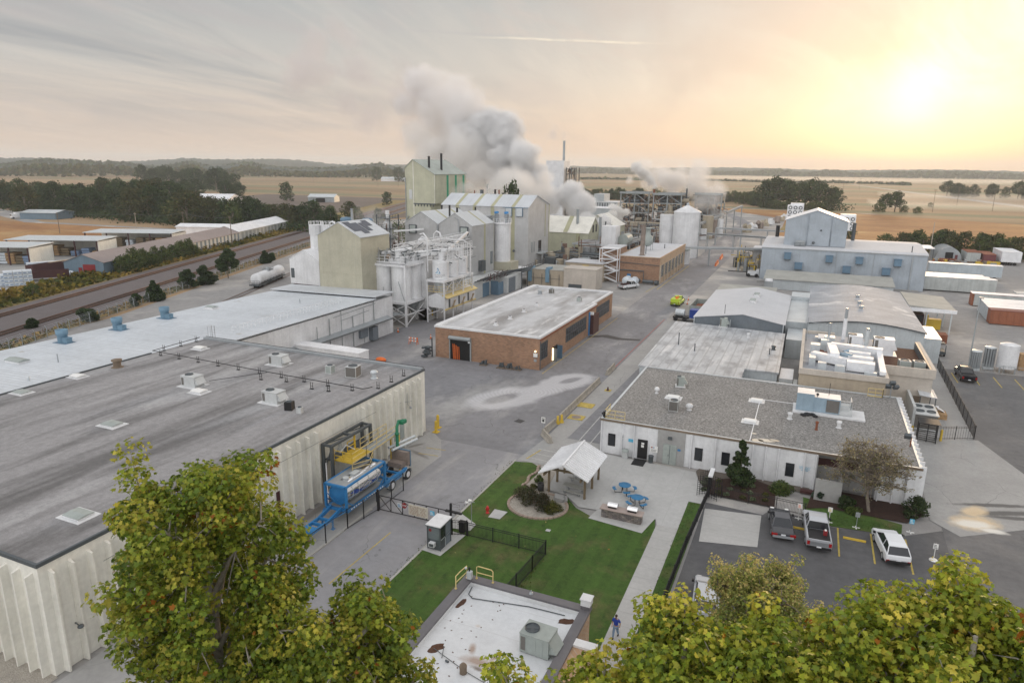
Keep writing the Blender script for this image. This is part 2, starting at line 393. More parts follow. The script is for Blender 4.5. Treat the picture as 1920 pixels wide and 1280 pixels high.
mk('white_line',(.55,.55,.53),.8,n=((1.5,.3),(9,.4)))
mk('red_line',(.40,.13,.12),.85,n=((1.5,.35),(9,.4)))
mk('green_paint',(.02,.20,.10),.5)
mk('stripe_green',(.03,.30,.17),.5)
mk('red_paint',(.25,.02,.025),.5)
mk('red_hydrant',(.55,.02,.025),.35)
mk('orange',(.80,.17,.03),.6)
mk('rust',(.24,.085,.045),.8,n=((.8,.25),(5,.2)))
mk('rust_dark',(.075,.03,.03),.8)
mk('maroon',(.16,.05,.055),.7)
mk('wood',(.19,.145,.09),.85)
mk('wood_pale',(.45,.36,.25),.8)
mk('wood_pole',(.20,.155,.115),.9)
mk('bleached_pole',(.42,.37,.31),.9)
mk('grey_plank',(.38,.38,.35),.8)
mk('concrete',(.36,.358,.35),.85,crack=(.16,.005,.6,1.0),n=((.25,.16),(2.5,.12),(16,.10)),bump=(12,.01))
mk('concrete_pale',(.45,.445,.43),.85,n=((.25,.14),(2.5,.10),(16,.10)),lines=(1,1.55,.035,(.27,.27,.26),.7))
mk('patio',(.47,.47,.46),.85,n=((.22,.16),(2.2,.10),(16,.08)),lines=(0,3.1,.03,(.30,.30,.29),.5))
mk('kerb',(.42,.41,.385),.85)
mk('barrier_concrete',(.40,.37,.32),.9,streak=.25)
mk('asphalt',(.235,.236,.25),.9,n=((.12,.2),(1.1,.16),(22,.2)),c2=((.17,.168,.175),.22,.56,.74,(1,.35,1)),c3=((.40,.395,.39),.11,.52,.66,(1,.4,1)),crack=(.09,.0035,.75),bump=(20,.012))
mk('road_grey',(.28,.28,.294),.88,n=((.15,.14),(1.4,.12),(24,.16)),c2=((.20,.20,.205),.5,.62,.76,(1,.4,1)),c3=((.42,.41,.40),.15,.53,.68,(1.3,.2,1)),crack=(.12,.004,.75),bump=(20,.01))
mk('yard',(.32,.312,.305),.9,n=((.06,.22),(.7,.16),(8,.12)),c2=((.24,.23,.225),.12,.56,.74),c3=((.50,.47,.43),.06,.52,.68))
mk('lot_asphalt',(.115,.115,.12),.88,n=((.2,.2),(1.5,.2),(22,.25)),c2=((.15,.148,.148),.25,.52,.72,(1,.3,1)),bump=(22,.012))
mk('lot_asphalt_worn',(.165,.165,.168),.9,crack=(.1,.004,.7),n=((.2,.2),(1.5,.2),(22,.22)),c2=((.19,.185,.18),.2,.5,.7),bump=(22,.012))
mk('tar',(.055,.055,.058),.7,n=((2,.3),))
mk('salt_stain',(.5,.5,.52),.95,n=((1.2,.22),(9,.2)),c2=((.30,.30,.31),.55,.56,.76))
mk('cream_stain',(.70,.63,.52),.9,n=((1.2,.15),(7,.12)),c2=((.55,.42,.27),.6,.55,.75))
mk('grass',(.074,.148,.024),.95,n=((.30,.25),(2.2,.30),(12,.35),(60,.45)),c2=((.19,.165,.07),.32,.50,.74),c3=((.04,.085,.018),.9,.55,.75),lines=(0,1.4,.7,(.076,.150,.026),.3),bump=(40,.06))
mk('dry_grass',(.30,.22,.085),.95,n=((.1,.25),(1.2,.3),(9,.35)),c2=((.16,.16,.05),.2,.5,.7))
mk('field_gold',(.42,.225,.085),.95,n=((.02,.2),(.25,.22),(2,.25)),c2=((.32,.155,.06),.012,.42,.60,(1,2.6,1)),c3=((.50,.33,.15),.02,.55,.68,(1,2,1)))
mk('field_tan',(.36,.245,.14),.95,n=((.004,.2),(.03,.14),(.3,.1)),c2=((.26,.18,.10),.004,.44,.56,(.25,2.4,1)),c3=((.20,.20,.11),.0022,.50,.58,(.5,3,1)))
mk('mud_lot',(.155,.125,.105),.95,n=((.03,.25),(.3,.2)))
mk('ballast',(.165,.145,.145),.95,n=((.3,.15),(3,.2),(14,.4)),bump=(8,.05))
mk('sleeper',(.085,.065,.055),.9)
mk('rail',(.20,.11,.08),.5,.4)
mk('mulch',(.05,.026,.019),.95,n=((3,.3),(18,.5)),bump=(14,.05))
mk('wet_soil',(.135,.115,.095),.8,n=((1,.2),(6,.2)))
mk('river_stone',(.42,.385,.335),.9,n=((2,.2),(14,.55)),bump=(12,.06))
mk('edging',(.36,.28,.23),.9,n=((2,.2),(5,.3)))
mk('stacked_stone',(.30,.26,.23),.9,brick=((.16,.15,.155),(.08,.075,.07),.42,.13,.012),n=((2,.5),(5,.3)))
mk('granite',(.36,.29,.26),.35)
mk('table_blue',(.015,.16,.34),.4)
mk('unit_grey',(.36,.40,.38),.5,streak=.1)
mk('unit_pale',(.56,.58,.58),.5,streak=.1)
mk('unit_blue',(.30,.40,.48),.5,streak=.12)
mk('coil',(.16,.15,.135),.6,rib=(2,.06,.01,.5))
mk('louver',(.50,.53,.53),.5,rib=(2,.12,.02,.5))
mk('cap_grey',(.15,.145,.155),.5)
mk('parapet_white',(.70,.71,.72),.5)
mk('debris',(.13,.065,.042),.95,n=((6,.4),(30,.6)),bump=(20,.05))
mk('scorch',(.30,.20,.15),.9)
mk('sign_white',(.78,.78,.76),.5,n=())
mk('sign_cream',(.62,.58,.48),.6)
mk('ink',(.10,.10,.11),.6,n=())
mk('ink_brown',(.30,.20,.15),.6,n=())
mk('logo_blue',(.02,.19,.40),.5,n=())
mk('logo_light',(.10,.42,.62),.5,n=())
mk('skin',(.42,.25,.17),.55,coord='obj');mk('hair',(.05,.03,.02),.7,coord='obj')
mk('shirt_blue',(.025,.06,.36),.8,coord='obj');mk('jeans',(.20,.29,.42),.85,coord='obj',n=((9,.2),));mk('shoe',(.02,.02,.022),.6,coord='obj')
mk('car_white',(.72,.74,.76),.22,n=(),spec=.6,coord='obj');mk('car_silver',(.50,.52,.55),.28,.35,n=(),coord='obj')
mk('car_black',(.014,.016,.024),.2,n=(),spec=.6,coord='obj');mk('car_dark',(.03,.033,.04),.22,n=(),spec=.6,coord='obj');mk('car_roof_painted_sheen',(.11,.115,.13),.25,.4,n=(),coord='obj')
mk('car_green',(.47,.62,.05),.35,n=(),coord='obj');mk('navy',(.02,.045,.14),.4,coord='obj')
mk('tail_red',(.30,.01,.012),.2,n=(),coord='obj');mk('plate',(.7,.72,.75),.4,n=())
mk('bark',(.22,.185,.15),.9,n=((2,.3),(9,.3)),coord='obj');mk('bark_pale',(.36,.33,.28),.85,n=((1.5,.35),(7,.3)),coord='obj')
mk('leaf',(1,1,1),.5,attr=True,n=(),trans=.42,spec=.3)
mk('far_leaf',(1,1,1),.8,attr=True,n=(),trans=.12,spec=.1)
mk('pipe_grey',(.34,.36,.37),.45,.2);mk('pipe_white',(.72,.73,.74),.5,streak=.15);mk('pipe_rust',(.20,.13,.10),.7);mk('pipe_tan',(.38,.33,.25),.6)
mk('steel_grey',(.33,.36,.37),.5,.15);mk('steel_rusty',(.27,.22,.19),.65,n=((.8,.3),(4,.2)))
mk('plastic_wrap',(.66,.72,.78),.35,n=((1.5,.2),(5,.25)))
mk('wrap_blue',(.20,.28,.42),.45);mk('lumber',(.42,.27,.14),.8,n=((1,.3),(4,.3)))
mk('container_white',(.50,.53,.52),.55,rib=(0,.28,.02,.06),streak=.2)
mk('container_white_e',(.56,.61,.63),.55,rib=(1,.3,.02,.08),streak=.3)
mk('container_rust',(.32,.115,.06),.65,rib=(0,.28,.02,.05),streak=.2)
mk('container_rust_e',(.32,.115,.06),.65,rib=(1,.28,.02,.05),streak=.2)
mk('trailer_side',(.48,.54,.58),.45,rib=(0,1.2,.005,.04),streak=.08)
mk('tower_roof',(.40,.44,.40),.5,rib=(1,1.2,.02,.06))
mk('solar',(.05,.06,.085),.25,n=((1.5,.3),))
mk('tarp_blue',(.02,.05,.18),.5)
emit('lamp_glow',(1.0,.80,.45),6.0)
# ================================================================ ground
g=MB();g.flat([(-9000,-600),(9000,-600),(9000,9000),(-9000,9000)],-.06);struct('ground',g,'field_tan')
def TR(n_,t_):return(.9306*n_-.366*t_,.366*n_+.9306*t_)
g=MB();g.flat([(-110,-30),(130,-30),(130,300),(75,420),(40,560),(-70,585),(-160,480),(-225,330),(-170,200),(-128,92)],-.03);struct('yard_ground',g,'yard')
g=MB();g.flat([(-36.5,64),(-25.7,64),(-25.7,260),(-30,330),(-32,420),(-60,540),(-64,540),(-40,420),(-36,250),(-36,136),(-38.8,132),(-60,132),(-70,118),(-72,100),(-66,88),(-39.4,66)],0.0);struct('plant_road',g,'asphalt')
g=MB();g.flat([(-34.2,-10),(-26.5,-10),(-26.5,47),(-25.7,64),(-36.5,64),(-34.2,60)],.004);struct('entrance_road',g,'road_grey')
g=MB();g.flat([(-38.9,-10),(-34.2,-10),(-34.2,62),(-38.9,66)],.002);struct('loading_pavement',g,'concrete')
g=MB();g.box(-34.25,-34.0,-10,46.9,-.02,.12);g.box(-26.55,-26.35,-10,62.5,-.02,.05);struct('kerb',g,'kerb')
g=MB();g.flat([(-26.35,62.5),(-19.1,62.5),(-19.1,66),(-18.9,122),(-22,140),(-25.7,140),(-25.7,70)],.008);struct('side_pavement',g,'concrete')
g=MB();g.flat([(-23.4,70.5),(-19.4,70.5),(-19.4,118),(-22.2,118)],.012);struct('asphalt_strip',g,'asphalt')
g=MB()
for x in(-22.0,-20.6):g.flat([(x,63.5),(x+.12,63.5),(x+.12,79),(x,79)],.018)
for k in range(3):g.flat([(-25.6+k*.1,63.6+k*1.3),(-20,63.2+k*1.3),(-20,63.32+k*1.3),(-25.6+k*.1,63.72+k*1.3)],.018)
struct('white_lines',g,'white_line')
g=MB();g.flat([(-26.2,101),(-26.05,101),(-26.0,140),(-26.15,140)],.014);struct('red_line',g,'red_line')
g=MB()
g.flat([(-35.3,93),(-35.18,93),(-35.25,137),(-35.37,137)],.010);g.flat([(-35.2,175),(-35.0,175),(-35.0,224),(-35.2,224)],.010)
for y in(59.5,61.2):g.flat([(-36.8,y),(-34.5,y+.25),(-34.5,y+.36),(-36.8,y+.11)],.012)
g.flat([(-30.4,36),(-30.3,36),(-30.25,44.2),(-30.35,44.2)],.012);g.flat([(-25.6,63.2),(-25.45,63.2),(-24.9,66),(-25.05,66)],.02)
g.flat([(-37,170),(-36.85,170),(-36.3,182),(-36.45,182)],.010)
struct('yellow_lines',g,'yellow_line')
g=MB();g.flat([(-35.9,117.6),(-33.5,119.4),(-30.4,118.6),(-26.6,119.6),(-26.6,121),(-30,120.2),(-33.2,121.6),(-35.9,119.4)],.009)
g.flat([(-31.2,72.8),(-30.2,72.6),(-30,73.6),(-31,73.9)],.009)
struct('tar_patch',g,'tar')
# the pale dusty wheel loop left on the asphalt: soft-edged, in the asphalt itself
def stain(m):
 w=NT(m.node_tree);b=[q for q in w.n if q.type=='BSDF_PRINCIPLED'][0];old=b.inputs['Base Color'].links[0].from_socket
 p=w.new('ShaderNodeNewGeometry').outputs['Position']
 def ell(cx,cy_,rx,ry,a):
  v=w.vmath('SUBTRACT',p,(cx,cy_,0));rt=w.new('ShaderNodeVectorRotate',rotation_type='Z_AXIS');w.put(rt.inputs['Vector'],v);rt.inputs['Angle'].default_value=-R(a)
  return w.vmath('LENGTH',w.vmath('MULTIPLY',rt.outputs[0],(1/rx,1/ry,0)))
 nz=w.math('MULTIPLY',w.math('SUBTRACT',w.noise(p,.5,5),.5),.5)
 def soft(e,i,o):return w.range(w.math('ADD',e,nz),o,i)
 f=w.math('MAXIMUM',soft(ell(-35.6,80.6,6.6,3.9,62),.8,1.08),w.math('MAXIMUM',soft(ell(-30.6,91.0,5.4,3.1,66),.8,1.08),soft(ell(-32.4,85.5,5.6,2.6,62),.7,1.05)))
 h=w.math('MAXIMUM',soft(ell(-36.1,80.0,3.2,1.3,66),.7,1.15),soft(ell(-30.2,91.8,2.3,.9,66),.7,1.15))
 sw=w.new('ShaderNodeTexWave',wave_type='RINGS',rings_direction='Z');w.put(sw.inputs['Vector'],w.vmath('SUBTRACT',p,(-34,84,0)));sw.inputs['Scale'].default_value=.55;sw.inputs['Distortion'].default_value=5;sw.inputs['Detail'].default_value=3;sw.inputs['Detail Scale'].default_value=.6
 f=w.math('MULTIPLY',w.math('MULTIPLY',f,w.math('SUBTRACT',1.0,w.math('MULTIPLY',h,.85))),w.range(sw.outputs[1],0,1,.50,.66))
 w.put(b.inputs['Base Color'],w.mix(f,old,(.60,.60,.62)))
stain(MATS['asphalt'])
def soft_mark(mats,col,els,nsc,namt,i0=.6,o1=1.15,op=.9):
 for m in mats:
  w=NT(MATS[m].node_tree);b=[q for q in w.n if q.type=='BSDF_PRINCIPLED'][0];old=b.inputs['Base Color'].links[0].from_socket;p=w.new('ShaderNodeNewGeometry').outputs['Position'];nz=w.math('MULTIPLY',w.math('SUBTRACT',w.noise(p,nsc,6,.65),.5),namt);f=None
  for(cx,cy_,rx,ry,a)in els:
   v=w.vmath('SUBTRACT',p,(cx,cy_,0));rt=w.new('ShaderNodeVectorRotate',rotation_type='Z_AXIS');w.put(rt.inputs['Vector'],v);rt.inputs['Angle'].default_value=-R(a);e=w.vmath('LENGTH',w.vmath('MULTIPLY',rt.outputs[0],(1/rx,1/ry,0)));g_=w.range(w.math('ADD',e,nz),o1,i0);f=g_ if f is None else w.math('MAXIMUM',f,g_)
  w.put(b.inputs['Base Color'],w.mix(w.math('MULTIPLY',f,op),old,col))
# lawn, walk and patio
g=MB()
g.flat([(-26.35,-10),(-9.75,-10),(-9.75,54.4),(-10.1,56.0),(-15.2,47.7+6.2),(-17.2,55.0),(-18.6,56.6),(-22.2,57.2),(-22.9,61.4),(-24.6,62.5),(-26.35,62.0)],.03)
g.flat([(-7.9,-10),(-7.25,-10),(-6.6,60.6),(-7.9,60.6)],.03);g.flat([(3.7,61.2),(9.9,61.8),(10.2,64.2),(2.0,66.2),(2.1,62.0)],.03)
struct('lawn',g,'grass')
g=MB();g.flat([(-9.75,-10),(-7.9,-10),(-7.9,61),(-9.75,61)],.045);struct('walkway',g,'concrete_pale')
g=MB();g.flat([(-17.0,55.2),(-10.0,55.9),(-9.75,55),(-7.9,55),(-7.9,60.6),(-6.5,60.6),(-6.3,62.8),(-7.7,65.4),(-8.3,67.4),(-19.0,68.0),(-19.4,65),(-23.2,62.6),(-22.6,57.5),(-18.9,57.0)],.055);struct('patio',g,'patio')
g=MB();g.flat([(-15.6,53.6),(-10.6,53.0),(-10.1,55.9),(-15.2,56)],.06);g.flat([(-23.8,50.0),(-22.7,50.1),(-22.6,51.6),(-23.9,51.6)],.06);g.flat([(-26.3,46.9),(-24.2,47.2),(-24.2,48.4),(-26.3,49.6)],.06)
g.flat([(-26.4,42.9),(-24.6,42.7),(-24.2,46.4),(-26.4,46.6)],.06);g.flat([(-18.3,49.9),(-17.9,49.9),(-17.9,50.3),(-18.3,50.3)],.06);struct('concrete_pad',g,'patio')
g=MB();g.flat([(-8.3,67.6),(-7.6,65.2),(-6.4,62.9),(-5.2,65.2),(-1.5,67.0),(2.6,67.2),(2.4,69.2),(-8.0,69.2)],.064);struct('wet_soil',g,'wet_soil')
g=MB();g.flat([(-7.5,65.3),(-6.2,62.9),(-.4,62.7),(-.5,67.0),(-3.4,68.6)],.09);g.flat([(2.3,63.8),(4.0,64.6),(10.6,64.6),(12.2,66.8),(11.9,80),(10.2,84),(12.3,68.5),(3.0,69)],.075);struct('mulch_bed',g,'mulch')
# car park and the right-hand yard
g=MB();g.flat([(-6.6,30),(40,30),(40,62),(13.2,64.4),(10.0,62.0),(3.6,61.0),(2.0,62.0),(-.6,62.4),(-1.3,60.9),(-6.4,61.2)],.004);struct('car_park',g,'lot_asphalt')
g=MB();g.flat([(12.4,30),(40,30),(40,124),(21.0,123.2),(20.2,90),(17,72),(13.4,66)],.010);struct('car_park_road',g,'lot_asphalt_worn')
g=MB();g.flat([(12.6,66.2),(14.6,64.0),(20.4,68),(24,78),(20.5,90.3),(13.5,88),(13.0,80)],.016);g.flat([(13,86),(20.2,90.5),(20.7,123),(15,123)],.014);struct('concrete_apron',g,'concrete')
g=MB();g.flat([(-6.3,59.9),(-5.9,53.8),(-1.3,54.9),(-1.4,60.7)],.016);struct('concrete_slab',g,'concrete_pale')
for mm in('lot_asphalt_worn','concrete'):soft_mark((mm,),(.10,.10,.10),[(19.0,70.5,4.2,.5,24),(18.6,72.0,4.0,.4,20),(20.5,70.0,4.0,.4,14)],1.6,.9);soft_mark((mm,),(.66,.52,.34),[(16.2,67.3,2.3,1.5,30),(16.6,69.8,1.6,.9,50)],1.4,.8);soft_mark((mm,),(.74,.72,.66),[(16.0,67.0,1.9,.95,12),(17.4,66.3,1.3,.5,0)],1.6,.7,.5,1.05)
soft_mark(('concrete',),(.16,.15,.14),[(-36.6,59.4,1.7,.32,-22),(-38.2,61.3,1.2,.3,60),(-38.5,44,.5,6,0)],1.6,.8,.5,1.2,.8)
soft_mark(('office_roof',),(.33,.22,.155),[(-14.3,28.7,1.0,.42,5),(-15.0,29.5,.5,.22,110),(-13.5,29.4,.6,.16,60)],2.2,.9,.35,1.2,.8);soft_mark(('office_roof',),(.52,.42,.33),[(-15.6,31.4,.22,.16,0)],3,.6,.3,1.1,.5);soft_mark(('office_roof',),(.16,.12,.09),[(-14.0,28.2,.5,.16,-5)],4,.9,.4,1.2,.85)
g=MB()
for(x,y0,y1)in((4.85,56.2,61.2),(7.45,56.2,61.3),(10.1,55.8,61.5)):g.flat([(x,y0),(x+.14,y0),(x+.14,y1),(x,y1)],.016)
for k in range(7):g.flat([(22.3+2.75*k,115.5),(22.45+2.75*k,115.5),(22.45+2.75*k,121.2),(22.3+2.75*k,121.2)],.016)
struct('parking_lines',g,'yellow_line')
for i,(x,y,l)in enumerate(((5.3,59.55,'beside the silver pickup'),(1.2,59.6,'beside the old dark coupe'))):
 g=MB();g.extr([(y-.1,.004),(y+.1,.004),(y+.07,.14),(y-.07,.14)],0,x,x+1.75);tag(g.build('wheel_stop','yellow'),'yellow concrete wheel stop '+l,'wheel stop','wheel stops')
g=MB();g.flat([(-60,12),(-40.2,12),(-39.2,16),(-39.2,21.4),(-60,21.4)],.006);struct('gravel_strip',g,'river_stone')
# railway
g=MB();g.flat([TR(-113,-160),TR(-90,-160),TR(-90,620),TR(-113,620)],.0);struct('railway_ballast',g,'ballast')
g=MB();g.flat([TR(-129,-160),TR(-113,-160),TR(-113,620),TR(-129,620)],-.012);g.flat([TR(-90,-160),TR(-87.5,-160),TR(-87.5,520),TR(-90,520)],.004);struct('dry_grass_verge',g,'dry_grass')
for n0,lab in((-108.4,'railway track farther from the white plant, beside the grassy bank'),(-96.8,'railway track nearer the white plant and the chain link fence')):
 t=T('railway_track',lab,'railway track',(*TR(n0,100),0),math.atan2(.366,.9306),'parallel railway tracks')
 m=MB()
 for k in range(-420,900):m.box(-1.25,1.25,k*.6-.12,k*.6+.12,.0,.11)
 o=m.build('sleepers','sleeper',t,local=True)
 for s in(-.75,.75):
  m=MB();m.box(s-.05,s+.05,-250,540,.11,.27);m.build('rail','rail',t,local=True)
# plots around the plant
g=MB();g.flat([(-640,300),(-390,226),(-270,236),(-190,215),(-225,150),(-300,120),(-640,60)],-.03);struct('golden_field',g,'field_gold')
g=MB();g.flat([TR(-129,-20),TR(-129,62),(-215,195),(-250,185),(-235,120),(-200,80)],-.01);struct('gravel_lot',g,'concrete')
g=MB();g.flat([(-500,262),(-430,247),(-371,225),(-272,231),(-205,243),(-205,248),(-272,236),(-366,231),(-395,243),(-420,262),(-500,285)],-.02);struct('country_road',g,'yard')
g=MB();g.flat([(-460,360),(-240,330),(-190,420),(-330,560),(-520,560)],-.04);struct('muddy_lot',g,'mud_lot')
g=MB();g.flat([(-160,590),(-50,575),(30,560),(140,480),(165,340),(40,310),(-14,330),(-16,470),(-70,560)],-.02);struct('meadow',g,'field_gold')
g=MB();g.flat([(150,480),(210,560),(140,1070),(70,1700),(64,1700),(128,1070),(190,560),(132,484)],-.035);struct('farm_track',g,'concrete')
g=MB();g.flat([(-16,370),(0,378),(8,440),(-14,440)],.0);struct('weed_patch',g,'dry_grass')
# ================================================================ roof-top equipment kinds
def rtu(label,x,y,z,w=1.9,d=1.2,h=1.1,rz=0.0,mat='unit_pale',cat='air conditioner',group=None,pad=True):
 t=T('rooftop_air_conditioner',label,cat,(x,y,z),rz,group)
 if pad:
  m=MB();m.box(-w*.68,w*.68,-d*.78,d*.78,-.02,.06);m.build('curb','parapet_white',t,local=True)
 m=MB();m.box(-w/2,w/2,-d/2,d/2,.06,h);m.box(-w/2-.02,w/2+.02,-d/2-.02,d/2+.02,h,h+.05)
 for k in(-.28,.05,.3):m.box(w*k,w*k+.015,-d/2-.012,-d/2,.12,h-.04)
 c=m.build('casing',mat,t,local=True)
 m=MB();m.box(-w/2-.012,-w/2,-d*.4,d*.4,.2,h-.15);m.box(-w*.46,-w*.30,-d/2-.012,-d/2,.2,h-.15);m.build('coil','coil',t,local=True)
 m=MB();fx=-w*.22;fr=min(w,d)*.33
 m.lathe([(fr,.05),(fr,.12),(fr*.93,.12),(fr*.93,.06)],(fx,0,h),20);m.build('fan_ring','steel_dark',t,local=True)
 m=MB();m.lathe([(fr*.93,.056),(.01,.058)],(fx,0,h),20,0)
 for k in range(4):
  a=k*math.pi/2+.4;m.bar((fx,0,h+.08),(fx+math.cos(a)*fr*.9,math.sin(a)*fr*.9,h+.075),.16,.012,1)
 m.build('fan',['dark_void','steel_dark'],t,local=True)
 m=MB();hw=d*.42;x0=w/2
 m.add([(x0,-hw,h*.9),(x0,hw,h*.9),(x0+.45,hw,h*.38),(x0+.45,-hw,h*.38),(x0,-hw,h*.3),(x0,hw,h*.3)],
[(0,3,2,1),(0,4,3),(1,2,5),(3,4,5,2)]);m.build('hood',mat,t,local=True)
 return t
def condenser(label,x,y,z,w=.9,h=.9,rz=0.0,mat='coil',group=None):
 t=T('condenser_unit',label,'condenser',(x,y,z),rz,group)
 m=MB();m.box(-w/2,w/2,-w/2,w/2,.05,h)
 m.build('coil',mat,t,local=True)
 m=MB();m.box(-w/2-.02,w/2+.02,-w/2-.02,w/2+.02,h,h+.06);m.box(-w/2-.02,w/2+.02,-w/2-.02,w/2+.02,0,.06)
 for sx in(-1,1):
  for sy in(-1,1):m.box(sx*w/2-.025,sx*w/2+.025,sy*w/2-.025,sy*w/2+.025,.06,h)
 m.build('frame','unit_pale' if mat!='black' else 'black',t,local=True)
 m=MB();m.lathe([(w*.42,.07),(w*.42,.13),(w*.38,.13),(w*.38,.08),(.02,.075)],(0,0,h),18);m.build('fan_grille','steel_dark',t,local=True)
 return t
def skylight(label,x,y,z,w=1.3,d=1.0,h=.3,rz=0.0,top='sign_white',group=None,cat='roof hatch',name='roof_hatch'):
 t=T(name,label,cat,(x,y,z),rz,group)
 m=MB();m.box(-w*.75,w*.75,-d*.75,d*.75,-.01,.035);m.box(-w/2,w/2,-d/2,d/2,.03,h*.7);m.build('curb','parapet_white',t,local=True)
 m=MB();m.extr([(-d/2-.04,h*.7),(d/2+.04,h*.7),(d/2+.04,h*.85),(0,h*1.15),(-d/2-.04,h*.85)],0,-w/2-.04,w/2+.04);m.build('lid',top,t,local=True)
 return t
def vent(label,x,y,z,kind='pipe',r=.12,h=.6,mat='galv',group=None):
 nm={'pipe':'vent_pipe','mushroom':'mushroom_vent','turbine':'turbine_vent','can':'roof_vent','drum':'exhaust_fan'}[kind]
 t=T(nm,label,nm.replace('_',' '),(x,y,z),0,group)
 m=MB();m.cyl((0,0,-.02),(0,0,h),r,n=12);m.lathe([(r*1.6,-.01),(r*1.6,.02),(r*1.05,.08)],(0,0,0),14);m.build('pipe',mat,t,local=True)
 m=MB()
 if kind=='pipe':m.lathe([(r*.8,h),(r*.8,h+.004)],(0,0,0),10);m.build('opening','dark_void',t,local=True)
 if kind=='mushroom':m.lathe([(r*1.9,h-.1),(r*2.1,h+.02),(r*1.9,h+.2),(r*1.1,h+.32),(.02,h+.36)],(0,0,0),18);m.build('cap',mat,t,local=True)
 if kind=='turbine':
  m.lathe([(r,h),(r*1.5,h+.12),(r*1.6,h+.25),(r*1.3,h+.4),(.02,h+.45)],(0,0,0),16)
  for k in range(12):
   a=k*math.pi/6;m.bar((math.cos(a)*r*1.55,math.sin(a)*r*1.55,h+.08),(math.cos(a+.3)*r*1.2,math.sin(a+.3)*r*1.2,h+.4),.02,.05)
  m.build('turbine','galv_pale',t,local=True)
 if kind=='can':m.lathe([(r*1.35,h-.05),(r*1.35,h+.12),(.02,h+.18)],(0,0,0),14);m.build('cap',mat,t,local=True)
 if kind=='drum':m.lathe([(r*1.7,h*.45),(r*1.8,h),(r*1.6,h),(r*1.5,h*.6),(.02,h*.58)],(0,0,0),20);m.build('drum',mat,t,local=True)
 return t
def windows(parent,axis,const,spans,z0,z1,mull=4,rows=2,out=1,frame='steel_dark',glass='glass_dark',depth=.06):
 for(a0,a1)in spans:
  m=MB()
  def bx(u0,u1,w0,w1,d0,d1):
   if axis==0:m.box(u0,u1,min(const+d0*out,const+d1*out),max(const+d0*out,const+d1*out),w0,w1)
   else:m.box(min(const+d0*out,const+d1*out),max(const+d0*out,const+d1*out),u0,u1,w0,w1)
  bx(a0-.06,a1+.06,z0-.08,z0,0,.10);bx(a0-.06,a1+.06,z1,z1+.06,0,depth+.02)
  for k in range(mull+1):
   u=a0+(a1-a0)*k/mull;bx(u-.04,u+.04,z0,z1,.0,depth)
  for k in range(1,rows):bx(a0,a1,z0+(z1-z0)*k/rows-.03,z0+(z1-z0)*k/rows+.03,0,depth-.01)
  f=m.build('window',frame,parent)
  m=MB();bx(a0,a1,z0,z1,-.02,.02);m.build('pane',glass,f)
# ================================================================ grey-roofed warehouse
WX,WY0,WY1,WH=-39.4,21.4,65.5,7.45
t=T('warehouse','long cream warehouse with ribbed concrete walls and a streaked grey flat roof','warehouse',(-56,43,0))
m=MB()
m.prism([(-120,WY0),(WX,WY0),(WX,WY1),(-73.5,WY1),(-73.5,57),(-73.5,21.5),(-120,21.5)][:4]+[(-73.5,WY0+.3),(-120,WY0+.3)],0,WH)
def stem(p,nx,ny,zt):
 tx,ty=-ny,nx;a,b,dp=.11,.055,.44
 v=[]
 for z,q in((-.0,1),(zt,1)):
  v+=[(p[0]-tx*a,p[1]-ty*a,z),(p[0]+tx*a,p[1]+ty*a,z),(p[0]+nx*dp+tx*b,p[1]+ny*dp+ty*b,z-(.12 if z else 0)),(p[0]+nx*dp-tx*b,p[1]+ny*dp-ty*b,z-(.12 if z else 0))]
 m.add(v,[(0,4,5,1),(1,5,6,2),(2,6,7,3),(3,7,4,0),(4,7,6,5)])
k=0
y=WY0+.65
while y<WY1-.3:
 if not(46.9<y<52.6):stem((WX,y),1,0,WH-.45)
 y+=1.2
x=WX-.6
while x>-100:stem((x,WY0),0,-1,WH-.45);x-=1.2
wl=m.build('wall','cream_wall',t)
m=MB();m.flat([(-73.4,WY0),(WX,WY0),(WX,WY1),(-73.4,WY1)],WH+.10);m.box(-73.4,WX,WY0,WY1,WH,WH+.09);m.build('roof','grey_roof',t)
m=MB();m.box(WX-.12,WX+.06,WY0-.06,WY1+.06,WH,WH+.24);m.box(-120,WX-.12,WY0-.06,WY0+.12,WH,WH+.24);m.box(-73.5,-73.3,WY0+.12,57,WH,WH+.22)
m.build('coping','steel_dark',t)
m=MB();m.box(-73.4,WX-.14,WY1-.45,WY1+.02,WH+.05,WH+.38);m.box(-73.4,WX-.14,WY1+.02,WY1+.08,WH+.05,WH+.42,1);m.build('parapet',['galv','black'],t)
m=MB();m.box(WX,WX+.06,40.75,41.55,1.0,3.4);m.build('window','rust_dark',t)
m=MB();m.box(WX,WX+.07,57.4,58.2,.1,2.4);m.build('door','cream_wall',t)
m=MB();m.box(WX+.0,WX+.32,59.6,60.4,1.2,3.1);m.box(WX,WX+.12,58.6,59.1,1.2,2.2);m.build('electrical_box','unit_grey',t)
m=MB();m.tube([(WX+.5,60.9,6.2),(WX+.5,60.9,4.9),(WX+.5,61.3,4.6)],.03);m.ball((WX+.55,61.5,4.35),.16);m.bar((WX,60.2,5.2),(WX+.5,61.8,5.0),.04);m.build('lamp','galv',t)
m=MB();m.ball((WX+.5,23.0,2.6),.2,10,0,(1,1,.6));m.cyl((WX+.0,23.0,2.7),(WX+.5,23,2.6),.04);m.build('wall_lamp','steel_dark',t)
m=MB();m.tube([(WX+.5,25,6.0),(WX+.5,40,6.15),(WX+.5,55,6.0)],.015,5);m.build('wall_cable','steel_dark',t)
m=MB();m.ball((-44.2,WY0-.3,6.9),.22);m.cyl((-43.6,WY0-.4,6.5),(-43.6,WY0-.4,6.9),.16);m.build('floodlight','galv',t)
zr=WH+.10
